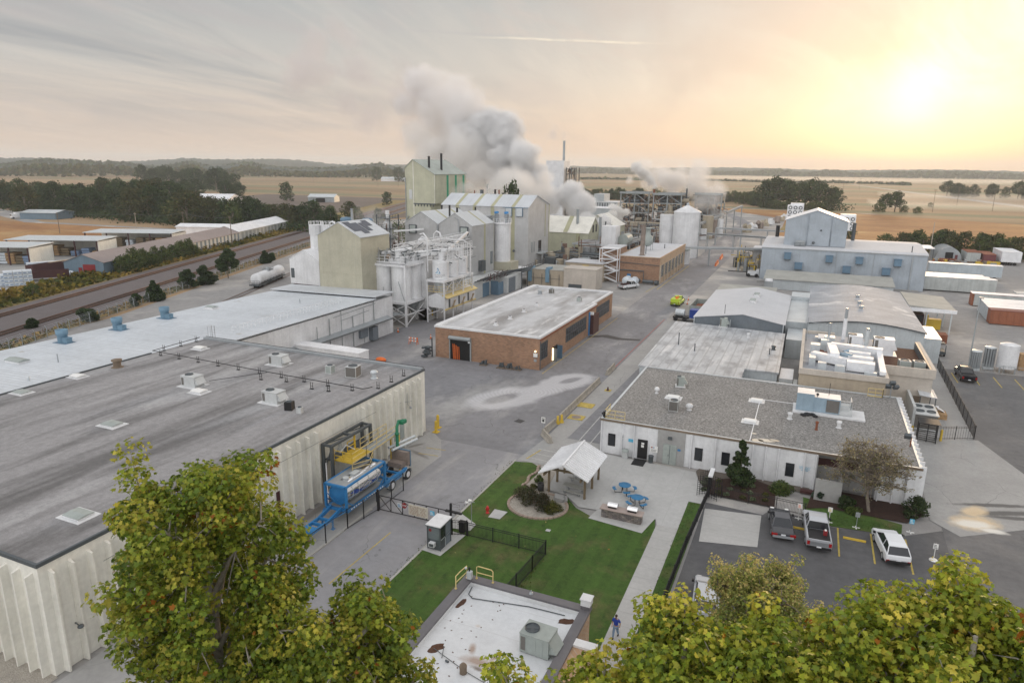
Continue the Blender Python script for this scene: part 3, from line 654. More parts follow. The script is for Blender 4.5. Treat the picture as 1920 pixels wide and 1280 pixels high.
rtu('pale boxy air conditioner on the grey warehouse roof, farthest from the road',-58.5,49.9,zr,1.9,1.3,1.15)
rtu('pale boxy air conditioner on the grey warehouse roof near its back parapet',-56.0,60.1,zr,1.9,1.3,1.15)
rtu('pale boxy air conditioner in the middle of the warehouse roof beside two small units',-47.2,49.6,zr,1.9,1.3,1.15)
condenser('small pale condenser left of the larger dark one at the back of the warehouse roof',-48.4,59.9,zr,.75,.85,0,'unit_grey')
condenser('square dark coil condenser with a fan top at the back of the warehouse roof',-45.3,60.0,zr,1.25,1.15,.15)
vent('silver turbine vent on a square white base near the warehouse roof edge',-42.8,60.4,zr,'turbine',.26,.45,'galv_pale')
condenser('round black fan unit on a white pad in the middle of the warehouse roof',-44.3,48.5,zr,.7,.75,.3,'black')
condenser('tiny pale unit on a white pad beside the black fan unit',-42.8,48.2,zr,.45,.5,.2,'unit_pale')
vent('squat brown chimney with a tilted rain cap on the edge of the warehouse roof',-71.8,51.2,zr,'can',.42,.8,'wood_pole')
skylight('low white hatch beside the farthest air conditioner on the warehouse roof',-56.2,48.6,zr,1.3,1.0,.28)
skylight('low grey and white hatch alone in the middle of the warehouse roof',-55.9,38.6,zr,1.5,1.1,.22,0,'unit_grey')
skylight('grey and white hatch near the front edge of the warehouse roof',-42.9,26.4,zr,1.5,1.1,.22,0,'unit_grey')
skylight('clean white hatch near the bent gas pipe on the warehouse roof',-69.8,61.2,zr,1.3,1.0,.3)
skylight('weathered white hatch on the seam between grey roof and white metal roof',-72.3,46.8,zr,1.3,1.0,.25)
skylight('broken flat hatch by the left side of the warehouse roof',-72.2,40.8,zr,1.4,1.0,.2,0,'unit_grey')
t=T('gas_pipe','thin black gas pipe on rows of small stands across the warehouse roof','gas pipe',(-57,56,zr))
m=MB();m.tube([(-73.2,64.3,zr+.45),(-73.0,56.9,zr+.45),(-57,56.2,zr+.42),(-40.9,55.7,zr+.42)],.045,6);m.tube([(-54.0,56.0,zr+.4),(-57.6,51.2,zr+.3)],.03,5);m.tube([(-40.9,55.7,zr+.42),(-40.4,56.6,zr+.42)],.045,6);m.build('pipe','black',t)
sup=[(-71.6+3.25*k,56.85-.12*k)for k in range(10)]+[(-73.1,58.6),(-73.15,61.2),(-73.2,63.7)]+[(-53.6,54.6),(-50.6,55.2),(-46.5,54.4),(-44.4,54.5)]+[(-40.3,57.5+2.5*k)for k in range(3)]
for sx,sy in sup:
 m=MB()
 for q in(-.14,.14):m.box(sx+q-.02,sx+q+.02,sy-.02,sy+.02,zr,zr+.75)
 m.box(sx-.2,sx+.2,sy-.12,sy+.12,zr-.005,zr+.06);m.box(sx-.12,sx+.12,sy-.02,sy+.02,zr+.33,zr+.37);m.build('stand','black',t)
t=T('roof_ladder','caged ladder hoop at the back corner of the warehouse roof','ladder',(-72.6,66.2,5))
m=MB()
for q in(-.25,.25):m.tube([(-72.6+q,66.1,4.5),(-72.6+q,66.1,9.3),(-72.6+q,65.4,9.3),(-72.6+q,65.4,zr)],.03,6)
for k in range(12):m.cyl((-72.85,66.1,4.8+k*.35),(-72.35,66.1,4.8+k*.35),.02,n=6)
m.build('rails','galv',t)
# ================================================================ white metal annex on the left
t=T('annex','long low annex with a ridged white metal roof between warehouse and railway','annex',(-84,70,0))
m=MB();m.prism([(-93.3,20),(-73.7,20),(-73.7,66.5),(-70.2,66.5),(-70.2,105.8),(-93.3,105.8)],0,6.9);m.build('wall','white_paint',t)
m=MB();m.extr([(-93.7,6.75),(-73.55,7.25),(-73.55,7.35),(-93.7,6.9)],1,19.6,66.4);m.extr([(-93.7,6.75),(-69.8,7.25),(-69.8,7.35),(-93.7,6.9)],1,66.4,100.2);m.build('roof','annex_roof',t)
m=MB();m.extr([(-93.9,7.15),(-69.9,7.6),(-69.9,7.75),(-93.9,7.3)],1,100.0,106.0);m.build('upper_roof','white_roof_metal',t)
m=MB();m.extr([(-70.2,3.4),(-68.9,3.15),(-68.9,3.25),(-70.2,3.6)],1,78,104);m.box(-69.0,-68.9,78,104,3.05,3.3);m.build('side_canopy','galv',t)
m=MB()
for k in range(6):m.tube([(-70.0,84+k*3.1,.2),(-70.0,84+k*3.1,5.6+(k%3)*.7)],.05+.03*(k%2),6)
m.tube([(-69.9,88,6.3),(-69.9,100,6.6)],.05,6);m.tube([(-69.9,90,5.4),(-69.9,98,5.7)],.05,6);m.build('wall_pipes','steel_grey',t)
m=MB();m.box(-70.2,-69.6,95,97,1.2,3.0);m.box(-70.2,-69.3,98,99.6,.2,2.6);m.build('wall_cabinet','slate_siding',t)
zr=6.95
for i,(x,y)in enumerate(((-90.6,57.4),(-90.8,65.6),(-91.2,74.0))):
 w_=('nearest to the camera','in the middle of three','farthest along')[i]
 t=T('exhaust_fan','light blue round exhaust fan on the white metal roof, '+w_,'exhaust fan',(x,y,zr),0,'blue exhaust fans on the annex roof')
 m=MB();m.lathe([(.62,0),(.62,1.0),(.72,1.1),(.76,1.75),(.68,1.75),(.6,1.2),(.02,1.15)],(0,0,0),22);m.build('drum','blue_vent',t,local=True)
 m=MB();m.box(.45,1.35,-.4,.4,0,.7);m.box(.4,1.4,-.45,.45,.7,.76);m.build('motor_box','blue_vent',t,local=True)
 m=MB();m.box(-1.0,1.6,-.8,.8,-.06,.06);m.build('curb','blue_box',t,local=True)
skylight('wide grey ridge vent on the annex roof at the left edge',-85.8,48.6,zr,2.6,1.3,.55,0,'unit_grey',None,'roof vent','roof_vent')
skylight('flat grey vent on the annex roof near the railway, far end',-90.4,82.5,zr,1.6,1.2,.45,0,'unit_grey',None,'roof vent','roof_vent')
vent('slim vent pipe on the annex roof near the wide ridge vent',-81.2,50.5,zr+.1,'pipe',.07,1.1,'galv')
vent('short capped vent pipe low on the annex roof',-76.6,44.2,zr+.15,'can',.13,.5,'galv_pale')
vent('slim vent pipe halfway along the annex roof',-80,92,zr+.1,'pipe',.08,.8,'galv')
# lean-to shed, dock, trailer
t=T('lean_to_shed','grey metal lean-to shed with an open front beside the dock','shed',(-76,92,0))
m=MB();m.box(-80.8,-72.4,89.3,89.45,0,2.6);m.box(-80.8,-80.65,89.45,96,0,2.6);m.box(-80.65,-72.4,95.85,96,0,2.6);m.build('wall','grey_siding',t)
m=MB();m.extr([(-81.0,3.35),(-71.7,2.85),(-71.7,2.95),(-81.0,3.5)],1,88.9,96.4);m.build('roof','white_clean',t)
for y in(89.5,92.6,95.7):
 m=MB();m.box(-72.0,-71.8,y-.1,y+.1,0,2.85);m.build('post','yellow_pale',t)
t=T('box_trailer','long white box trailer backed into the loading dock','trailer',(-65.5,80,0))
m=MB();m.box(-72.6,-58.4,78.9,81.3,1.15,3.85);m.build('body','white_clean',t)
m=MB();m.box(-72.7,-58.35,78.85,81.35,3.85,3.93);m.build('roof','white_clean',t)
for x in(-70.6,-69.4):
 for yy in(79.0,80.9):
  m=MB();m.cyl((x,yy,.5),(x,yy+.3,.5),.5,n=18);m.build('wheel','rubber',t)
for yy in(79.4,80.8):
 m=MB();m.box(-60.8,-60.6,yy-.08,yy+.08,0,1.2);m.build('landing_leg','steel_dark',t)
t=T('loading_dock','low dock canopy with a rusty brown roof and railing behind the warehouse','loading dock',(-75,74,0))
m=MB();m.box(-79.8,-71.6,71.0,77.6,3.6,3.85);m.build('canopy','debris',t)
m=MB();m.box(-79.9,-71.5,70.9,71.0,3.5,3.95);m.box(-71.6,-71.5,71,77.7,3.5,3.95);m.build('fascia','white_clean',t)
for y in(71.3,74.4,77.4):
 m=MB();m.box(-71.9,-71.75,y-.08,y+.08,0,3.6);m.build('post','white_clean',t)
m=MB()
for k in range(34):
 q=70+k*.75;m.bar((-73.3,q,7.2),(-73.3,q,8.25),.04)
m.bar((-73.3,70,8.25),(-73.3,94.8,8.25),.06);m.bar((-73.3,70,7.75),(-73.3,94.8,7.75),.04);m.build('railing','white_clean',t)
# ================================================================ brick workshop beside the road
t=T('brick_building','low brick workshop with a weathered white flat roof and a roll-up door','building',(-45.4,116,0))
m=MB();m.box(-54.6,-36.25,94.5,124.2,0,5.0);m.box(-54.6,-36.9,124.2,138,0,5.0);m.build('wall','brick',t)
m=MB();m.flat([(-54.2,94.9),(-36.65,94.9),(-36.65,124.3),(-37.3,124.3),(-37.3,137.6),(-54.2,137.6)],5.03);m.build('roof','brick_roof',t)
m=MB();m.box(-36.7,-36.15,94.35,124.3,5.0,5.30);m.box(-37.35,-36.8,124.3,138.1,5.0,5.30);m.box(-54.75,-36.7,94.35,94.9,5.0,5.30);m.box(-54.75,-53.7,94.9,138.1,5.0,5.42);m.box(-53.7,-37.35,137.6,138.1,5.0,5.36);m.build('parapet','parapet_white',t)
m=MB();m.box(-36.24,-36.02,94.4,124.3,4.72,4.98);m.build('gutter','rust',t)
windows(t,1,-36.25,[(94.9,97.7)],1.6,4.1,3,2)
windows(t,1,-36.25,[(106.6,117.8)],1.7,4.0,10,2)
windows(t,1,-36.9,[(126.1,135.6)],1.6,4.0,9,2)
m=MB();m.box(-36.25,-36.19,100.2,102.3,.0,2.35);m.build('door_opening','dark_void',t)
m=MB();m.box(-36.2,-35.3,102.25,102.32,.03,2.25);m.build('door','blue_box',t)
m=MB();m.box(-36.2,-35.45,100.16,100.22,.03,2.2);m.build('door','slate_siding',t)
m=MB();m.box(-36.2,-36.1,100.0,100.16,.2,2.2);m.build('lamp_strip','lamp_glow',t)
m=MB();m.box(-51.8,-48.2,94.35,94.5,0,3.5);m.build('garage_opening','dark_void',t)
m=MB();m.cyl((-51.95,94.25,3.6),(-48.05,94.25,3.6),.33,n=14);m.box(-51.98,-51.8,94.3,94.5,0,3.6);m.box(-48.2,-48.02,94.3,94.5,0,3.6);m.build('roller_shutter','steel_grey',t)
m=MB()
for k in range(3):m.bar((-51.2+k*.42,94.33,.05),(-51.3+k*.42,94.33,2.6-k*.2),.07);m.bar((-50.95+k*.42,94.33,.05),(-51.05+k*.42,94.33,2.6-k*.2),.07)
for k in range(8):m.bar((-51.25,94.33,.3+k*.28),(-50.95,94.33,.3+k*.28),.05)
m.build('red_ladder','orange',t)
m=MB();m.box(-48.5,-48.2,94.2,94.35,3.0,3.3);m.build('lamp','white_clean',t)
m=MB();m.tube([(-36.15,94.45,.1),(-36.15,94.45,4.6)],.07,6);m.build('downpipe','steel_dark',t)
m=MB();m.ball((-36.9,94.25,3.0),.13);m.build('lamp_globe','lamp_glow',t)
m=MB();m.box(-37.3,-36.6,94.42,94.5,2.0,2.7);m.box(-37.2,-36.75,94.42,94.5,1.3,1.7);m.box(-37.28,-36.62,94.40,94.42,2.08,2.62,1);m.build('wall_notice',['galv','sign_white'],t)
m=MB();m.box(-36.4,-36.1,119.4,119.9,0,4.4,0);m.box(-36.4,-35.6,120.4,124.1,0,3.6,1);m.box(-36.3,-35.5,119.9,120.2,3.9,4.4,2);m.build('entrance_porch',['truck_blue','rust_dark','sign_white'],t)
for i,(x,y)in enumerate(((-46.2,99.8),(-46.0,105.3),(-46.1,111.7),(-46.2,118.2))):
 vent('short white vent stack on the brick workshop roof, %s from the front'%ordn(i),x,y,5.03,'pipe',.3,.55,'parapet_white','vent stacks on the workshop roof')
condenser('small dark condenser at the right side of the workshop roof',-40.3,125.9,5.03,.8,.7,0,'unit_grey')
condenser('dark condenser at the far end of the workshop roof',-48.2,131.6,5.03,.9,.9,0,'coil')
vent('pale drum fan at the far end of the workshop roof beside the dark condenser',-50.0,129.8,5.03,'can',.4,.6,'galv')
# ================================================================ second brick building with stack
t=T('brick_building','brick boiler house with a white roof and tall louvred bays along the road','building',(-42,203,0))
m=MB();m.box(-48.4,-36.4,183.4,222,0,6.9);m.build('wall','brick',t)
m=MB();m.box(-36.4,-36.34,183.4,222,4.9,6.9);m.box(-36.4,-36.34,183.4,222,0,1.6);m.build('tan_band','brick_tan',t)
m=MB();m.flat([(-48.2,183.6),(-36.6,183.6),(-36.6,221.8),(-48.2,221.8)],7.0);m.build('roof','white_membrane',t)
m=MB();m.box(-36.62,-36.26,183.25,222.1,6.9,7.14);m.box(-48.6,-36.62,183.25,183.6,6.9,7.14);m.box(-48.6,-48.3,183.6,222.1,6.9,7.14);m.build('parapet','brick_tan',t)
windows(t,1,-36.36,[(184.6+5.0*k,187.9+5.0*k)for k in range(7)],1.7,4.85,1,7,1,'steel_grey','glass_dark',.09)
for k in range(8):m=MB();m.box(-36.4,-36.1,183.4+5.0*k,184.0+5.0*k,0,5.0);m.build('pilaster','tan_panel',t)
m=MB();m.tube([(-48,183.2,5.4),(-36.5,183.2,5.0)],.09,6);m.tube([(-47.5,183.1,3.3),(-40.6,183.1,3.3),(-40.6,183.1,.6),(-37.4,183.1,.6)],.16,8);m.build('wall_pipe','steel_dark',t)
m=MB();m.box(-45.2,-44.2,183.3,183.4,0,2.3);m.build('door','truck_blue',t)
t=T('smokestack','plain grey steel smokestack standing on the boiler house roof','smokestack',(-42.3,187.5,7))
m=MB();m.cyl((-42.3,187.5,7),(-42.3,187.5,15.3),.62,n=18);m.lathe([(.68,0),(.68,.12)],(-42.3,187.5,15.2),18);m.lathe([(.9,0),(.9,.15)],(-42.3,187.5,7.0),18);m.build('shaft','steel_rusty',t)
m=MB();m.cyl((-42.3,187.5,15.3),(-42.3,187.5,15.34),.55,n=18);m.build('mouth','dark_void',t)
t=T('dust_collector','blue-grey hopper on legs standing on the boiler house roof','dust collector',(-43.9,201,7))
m=MB();m.lathe([(.4,1.0),(1.5,1.9),(1.5,3.9),(.7,4.5),(.7,6.2),(1.1,6.3),(1.1,6.5),(.1,6.6)],(-43.9,201,7),18);m.build('hopper','unit_grey',t)
for sx in(-1.2,1.2):
 for sy in(-1.2,1.2):
  m=MB();m.bar((-43.9+sx,201+sy,7),(-43.9+sx,201+sy,9.6),.12);m.build('leg','steel_grey',t)
vent('thin black pipe beside the smokestack on the boiler house roof',-42.2,191.5,7,'pipe',.1,2.4,'black')
vent('short pipe vent right of the hopper on the boiler house roof',-40.2,208,7,'pipe',.12,1.2,'steel_dark')
# stair tower left of the boiler house
t=T('stair_tower','white zigzag steel stair tower against the brick boiler house','stairs',(-50,181.8,0))
for(x,y)in((-52.4,180.6),(-47.4,180.6),(-52.4,183),(-47.4,183)):
 m=MB();m.bar((x,y,0),(x,y,9.2),.18);m.build('post','white_clean',t)
for k in range(3):
 z0=.2+3*k;xa,xb=(-47.6,-51.8)
 for(u0,w0,u1,w1)in((xa,z0,xb,z0+1.5),(xb,z0+1.5,xa,z0+3)):
  m=MB()
  for yy in(180.7,181.7):m.bar((u0,yy,w0),(u1,yy,w1),.1,.26)
  for q in range(8):f=(q+.5)/8;m.box(u0+(u1-u0)*f-.15,u0+(u1-u0)*f+.15,180.7,181.7,w0+(w1-w0)*f-.02,w0+(w1-w0)*f+.02)
  m.bar((u0,180.65,w0+1),(u1,180.65,w1+1),.06);m.build('flight','white_clean',t)
 m=MB();m.box(-52.4,-47.2,180.5,183,z0+2.95,z0+3.05);m.bar((-52.4,180.6,z0+4),(-47.4,180.6,z0+4),.07);m.build('landing','white_clean',t)
t=T('brick_annex','narrow brick block behind the zigzag stairs','building',(-51,186,0));
m=MB();m.box(-53.2,-48.5,183.6,195,0,8.6);m.build('wall','brick',t);m=MB();m.box(-53.4,-48.45,183.4,195.2,8.6,8.8);m.build('roof','white_membrane',t)
# tan boxes in front
t=T('tan_building','small windowless tan block with a pale flat roof, nearest the workshop','building',(-52.5,167,0))
m=MB();m.box(-57.4,-48.8,165.6,171.5,0,5.2);m.build('wall','tan_light',t);m=MB();m.box(-57.5,-48.7,165.5,171.6,5.2,5.36);m.build('roof','tan_light',t)
m=MB();m.box(-56,-52.5,165.4,165.6,.1,1.3);m.build('vent_grille','steel_dark',t)
t=T('tan_building','tan block with a yellow notice under its white roof, behind the smaller block','building',(-56,182,0))
m=MB();m.box(-61.5,-51.0,178.8,186,0,5.0);m.build('wall','tan_panel',t);m=MB();m.box(-61.7,-50.8,178.6,186.2,5.0,5.2);m.build('roof','white_membrane',t)
m=MB();m.box(-56.6,-54.8,178.72,178.8,3.5,4.5);m.build('notice','yellow',t)
t=T('tan_building','long tan bunker wall with two blue-grey ducts and pipes on top','building',(-62,168,0))
m=MB();m.box(-68.0,-57.5,166.2,176,0,4.4);m.build('wall','tan_panel',t);m=MB();m.box(-68.1,-57.5,166.1,176.1,4.4,4.5);m.build('roof','grey_plank',t)
for x in(-66.9,-62.0):
 m=MB();m.box(x-.5,x+.5,165.6,166.15,1.2,4.6);m.box(x-.5,x+.5,166.15,168.5,4.5,5.0);m.build('duct','blue_vent',t)
m=MB()
for k in range(4):m.tube([(-66+2.4*k,166.05,.4),(-66+2.4*k,166.05,3.4)],.06,6)
m.tube([(-67.5,166.0,2.2),(-58.5,166.0,2.2)],.05,6);m.build('pipes','steel_dark',t)
t=T('ground_pipe','grey pipe lying along the gravel at the near foot of the cream warehouse','pipe',(-46,19,0));m=MB();m.tube([(-52,19.6,.5),(-44.6,18.6,.5),(-44.2,18.4,.1)],.09,8);m.build('pipe','galv',t)
for x in(-50,-46):m=MB();m.bar((x,19.2,0),(x,19.2,.45),.12);m.build('stand','galv',t)
# ================================================================ tall process buildings
def railing(m,pts,h=1.05,w=.05,step=1.5):
 for a,b in zip(pts,pts[1:]):
  a=Vector(a);b=Vector(b);L=(b-a).length;n=max(1,round(L/step))
  for i in range(n+1):p=a.lerp(b,i/n);m.bar(p,p+Vector((0,0,h)),w)
  for q in(h,h*.52):m.bar(a+Vector((0,0,q)),b+Vector((0,0,q)),w)
  m.bar(a+Vector((0,0,.06)),b+Vector((0,0,.06)),.02,.12)
def stack(parent,x,y,z0,z1,r=.22,mat='black',name='exhaust_stack'):
 m=MB();m.cyl((x,y,z0),(x,y,z1),r,n=10);m.lathe([(r*1.25,0),(r*1.25,.12)],(x,y,z1-.12),10);return m.build(name,mat,parent)
t=T('process_building','windowless beige siding building with a patched pitched roof, left of the silos','building',(-82,111,0))
m=MB();m.gable(-86.8,-76.9,106,115.5,0,17.3,19.9,1,0,1,.15);m.build('wall',['beige_siding','white_roof_metal'],t)
m=MB();k=(19.9-17.3)/(-76.9+81.85)
for(a,b,y0,y1)in((.3,3.3,106.6,108.6),(.8,4.2,108.6,110.4),(1.0,3.6,110.6,112.2),(.4,2.2,112.2,114.0)):
 m.poly([(-81.85+a,y0,19.9-k*a+.16),(-81.85+b,y0,19.9-k*b+.16),(-81.85+b,y1,19.9-k*b+.16),(-81.85+a,y1,19.9-k*a+.16)])
m.build('roof_patch','solar',t)
m=MB();m.box(-77.0,-76.85,106,115.5,9.9,10.05);m.box(-86.8,-76.9,105.95,106,10.2,10.28);m.build('seam_trim','beige_siding',t)
stack(t,-84.2,113.6,17.5,22.0,.26,'galv')
for i,x in enumerate((-92.0,-86.5)):
 t=T('exhaust_fan','dark blue hooded roof fan behind the beige building, '+('left one' if i==0 else 'right one'),'exhaust fan',(x,122,16))
 m=MB();m.lathe([(.55,0),(.55,2.2),(1.25,2.4),(1.3,3.0),(.9,3.3),(.02,3.4)],(x,122,16.2),14);m.build('hood','blue_box',t)
 m=MB();m.bar((x-.5,122,0),(x-.5,122,16.3),.3);m.bar((x+.5,122,0),(x+.5,122,16.3),.3);m.build('support','steel_dark',t)
t=T('unloading_house','white gabled unloading house on short legs beside the tank car track','building',(-95.6,114,0))
m=MB();m.gable(-99.4,-91.8,112,119,6.2,11.3,13.3,1,0,1,.1);m.build('wall',['white_paint','white_clean'],t)
m=MB()
for x in(-99.2,-92.0):
 for y in(112.2,118.8):m.bar((x,y,0),(x,y,6.2),.3)
m.build('support','steel_grey',t)
m=MB();m.box(-98.9,-92.2,112.4,118.6,0,6.2);m.build('base','rust_dark',t)
m=MB();m.box(-99.1,-98.3,111.9,112,7.4,9.4);m.build('window','steel_dark',t)
t=T('white_silo','pair of stubby white silos with a railed top above the unloading house','silo',(-94,118,0))
for(x,y,r)in((-95.4,116.2,1.35),(-92.6,116.6,1.35)):
 m=MB();m.cyl((x,y,12),(x,y,18.2),r,n=24);m.build('tank','white_paint',t)
m=MB()
for(x,y,r)in((-95.4,116.2,1.45),(-92.6,116.6,1.45)):
 for k in range(12):
  a=k*math.pi/6;b=a+math.pi/6;p=(x+r*math.cos(a),y+r*math.sin(a));q=(x+r*math.cos(b),y+r*math.sin(b))
  m.bar((*p,16.2),(*p,18.9),.07)
  for z in(16.4,17.3,18.1,18.9):m.bar((*p,z),(*q,z),.05)
m.build('railing','white_clean',t)
m=MB();m.tube([(-91.6,115.6,17.8),(-91.4,115.6,18.8),(-90.6,115.6,19.1),(-90.0,115.6,18.6),(-90.0,115.6,16.5)],.16,8);m.build('pipe','white_clean',t)
# M-shaped white building
def striped_gable(x0,x1,y0,y1,ze,zr,parent,stripes,xr=None):
 m=MB();m.gable(x0,x1,y0,y1,0,ze,zr,1,0,1,.15,xr);m.build('wall',['grey_white_siding','pale_roof_x'],parent)
 xm=(x0+x1)/2 if xr is None else xr;k=(zr-ze)/(x1-xm)
 for(a,b)in stripes:
  m=MB();m.poly([(xm,a,zr+.13),(x1+.16,a,ze-k*.16+.13),(x1+.16,b,ze-k*.16+.13),(xm,b,zr+.13)])
  m.box(x1,x1+.03,a,b,0,ze);m.build('stripe','olive_trim',parent)
t=T('process_building','pale grey gabled building, left half of the twin gables behind the logo silo','building',(-89.3,157,0))
striped_gable(-94.2,-84.75,148.8,168,16.5,19.3,t,[(155.5,156.5),(163,164)])
m=MB();m.box(-92.8,-90.8,148.5,148.8,14.0,16.0);m.box(-92.9,-90.7,148.45,148.5,13.9,16.1);m.build('louver','steel_dark',t)
m=MB();m.box(-92.6,-91.0,148.38,148.45,14.1,15.9);m.build('louver_panel','unit_grey',t)
stack(t,-84.9,155.2,17,20.8,.25);stack(t,-93.2,166,15,20.0,.22)
t=T('process_building','pale grey gabled building with an olive stripe, right half of the twin gables','building',(-79.9,155,0))
striped_gable(-84.6,-75.3,148.8,161.2,16.4,19.3,t,[(155.4,156.3)])
m=MB();m.box(-78.4,-76.3,148.5,148.8,14.0,16.1);m.box(-78.5,-76.2,148.45,148.5,13.9,16.2);m.build('louver','steel_dark',t)
m=MB();m.box(-78.2,-76.5,148.38,148.45,14.1,15.9);m.build('louver_panel','unit_grey',t)
m=MB();m.tube([(-80,148.6,18.3),(-78.9,148.6,17.8),(-78.7,148.6,8)],.1,6);m.tube([(-84.7,148.6,16.2),(-84.7,148.6,14.2)],[.25,.05],8);m.build('downpipe','galv',t)
m=MB();m.box(-75.35,-75.2,159.2,160.4,6.0,9.2);m.build('window','glass_grey',t);m=MB();m.box(-75.3,-74.3,152.2,154.4,5.0,7.6);m.build('opening','steel_dark',t)
stack(t,-81.3,152.5,18,20.4,.25);stack(t,-80.0,160,18.5,20.2,.2)
t=T('pipe_arch','white gooseneck transfer pipes with a round receiver in front of the twin gables','pipework',(-82,146,0))
m=MB()
for(x,y,h)in((-83.2,140,14.2),(-80.4,142,15.4),(-78.6,146,12.6)):
 m.tube([(x-1.6,y,h-2),(x-1.5,y,h-.6),(x-.8,y,h),(x,y,h-.3),(x+.4,y,h-1.4),(x+.5,y,6)],.22,8)
m.build('pipe','pipe_white',t)
m=MB();m.lathe([(.02,0),(1.0,.3),(1.1,1.3),(.9,1.7),(.02,1.9)],(-84.0,140,12.0),16);m.lathe([(.6,0),(.6,12)],(-84.0,140,0),12);m.build('receiver','white_paint',t)
# the tall grey one
t=T('process_building','tallest pale building of the front group with a striped metal roof and a balcony door','building',(-88,191,0))
m=MB();m.gable(-102.2,-74.2,182,199.2,0,19.2,22.3,0,0,1,.2,188.4);m.build('wall',['white_siding_e','white_roof_metal'],t)
m=MB();k=(22.3-19.2)/(188.4-182)
for x in(-97.5,-91.8,-86.0,-79.5):
 m.poly([(x,188.4,22.44),(x+1.1,188.4,22.44),(x+1.1,181.75,19.2-k*.25+.14),(x,181.75,19.2-k*.25+.14)][::-1]);m.box(x,x+1.1,181.96,182,0,19.1)
for y in(195.2,198.4):m.box(-74.2,-74.16,y,y+.6,0 if y>197 else 10,19.6)
m.build('stripe','olive_trim',t)
m=MB();m.box(-77.9,-75.9,181.6,182,16.6,19.0);m.box(-81.2,-79.2,181.6,182,16.6,19.0);m.box(-82.0,-74.3,181.5,181.6,19.0,19.15);m.build('louver','blue_box',t)
m=MB();m.box(-77.8,-76.0,181.54,181.6,16.7,18.9);m.box(-81.1,-79.3,181.54,181.6,16.7,18.9);m.build('louver_panel','galv_pale',t)
m=MB();m.box(-98.0,-96.0,181.9,182,16.8,18.4);m.build('window','glass_grey',t)
for y in(184.7,186.5):
 m=MB();m.box(-74.2,-74.1,y,y+.7,6.2,9.2);m.build('window','steel_grey',t)
m=MB();m.box(-74.2,-74.1,190.2,192.4,5.9,9.2);m.build('door','black',t)
m=MB();m.box(-74.15,-72.6,188.8,194.2,5.5,5.75);m.bar((-72.8,190,0),(-72.8,190,5.5),.25);railing(m,[(-74.1,188.9,5.75),(-72.7,188.9,5.75),(-72.7,194.1,5.75)]);m.build('balcony','galv_pale',t)
m=MB();m.ball((-78.5,181.7,6.8),.4);m.cyl((-78.5,182,6.8),(-78.5,181.6,6.8),.3);m.build('lamp','steel_dark',t)
for x,h,r,mt in((-96.5,23.2,.15,'rust'),(-94.0,23.4,.55,'steel_dark'),(-89.5,23.6,.3,'black'),(-88.2,23.5,.22,'rust')):stack(t,x,192.5,21,h,r,mt)
m=MB();m.tube([(-91.5,191,21),(-91.5,191,25.2)],.08,6);m.tube([(-91.5,191,24),(-90.8,191,26)],.05,6);m.tube([(-91.5,191,24),(-92.4,191,26.6)],.05,6);m.build('antenna','steel_grey',t)
# green-striped tower
t=T('tower_building','tall cream tower with three green stripes, the highest block of the plant','tower',(-119,211,0))
x0,xr_,x1=-126.1,-122.9,-114.8
m=MB();m.extr([(x0,0),(x1-1.6,0),(x1-1.6,18.2),(x1,18.2),(x1,27.6),(xr_,32.2),(x0,29.6)],1,200,222);m.build('wall','cream_siding',t)
m=MB()
m.extr([(x1+.25,27.5),(xr_,32.24),(xr_,32.4),(x1+.25,27.66)],1,199.7,222.3);m.extr([(x0-.25,29.4),(xr_,32.24),(xr_,32.4),(x0-.25,29.56)],1,199.7,222.3);m.build('roof','tower_roof',t)
m=MB()
for y in(208,213.9,219.6):m.box(x1,x1+.05,y,y+1.3,10,27.3)
m.build('green_stripe','stripe_green',t)
m=MB();m.box(xr_-.12,xr_+.12,199.9,200,0,31.8);m.box(x1-.1,x1+.02,199.92,200.02,18.2,27.5);m.build('trim','cream_wall',t)
m=MB();m.box(xr_,x1+.1,199.8,200.2,17.9,18.25)
for k in range(7):m.bar((xr_+.6+k*1.15,199.9,17.2),(xr_+.6+k*1.15,199.9,18),.25)
m.build('soffit_brackets','steel_dark',t)
m=MB();m.box(-124.6,-123.4,199.9,200,19.5,22.6);m.build('louver','unit_pale',t)
stack(t,-118.3,202.5,28,33.4,.38);stack(t,-117.0,208.5,28,34.4,.38)
m=MB();m.tube([(-125.9,199.8,26.5),(-125.9,199.8,8)],.14,6);m.tube([(-124.8,199.6,14),(-125.4,199.6,13),(-125.4,199.6,6)],.2,6);m.build('downpipe','steel_grey',t)
# grey storage silo on a tan box
t=T('storage_silo','single tall plain pale silo with a railed top, standing on a beige box','silo',(-74.4,164,0))
m=MB();m.cyl((-74.4,164.5,6.2),(-74.4,164.5,16.2),2.15,n=32);m.lathe([(2.35,0),(2.35,.3),(2.1,.35)],(-74.4,164.5,15.9),32);m.build('tank','white_paint',t)
m=MB();m.box(-77.2,-70.8,162.2,167.2,3.4,6.2);m.build('base','beige_siding',t)
m=MB();m.box(-79,-68.5,161,176,3.1,3.4);m.build('deck','white_clean',t)
m=MB()
for k in range(14):
 a=k*math.pi/7;b=a+math.pi/7;p=(-74.4+2.5*math.cos(a),164.5+2.5*math.sin(a));q=(-74.4+2.5*math.cos(b),164.5+2.5*math.sin(b))
 m.bar((*p,16.2),(*p,17.3),.06);m.bar((*p,17.3),(*q,17.3),.06);m.bar((*p,16.8),(*q,16.8),.05)
m.build('railing','white_clean',t)
for x in(-76.0,-73.2):
 m=MB();m.lathe([(.35,0),(.55,.5),(.55,2.2),(.6,2.3)],(x,164.5,16.2),12,0);m.lathe([(.62,0),(.62,.5),(.02,.6)],(x,164.5,18.5),12,1);m.tube([(x+.3,164.2,18.6),(x+1.0,164.2,18.3),(x+1.1,164.2,16.3)],.14,6,0);m.build('filter',['galv','truck_blue'],t)
m=MB()
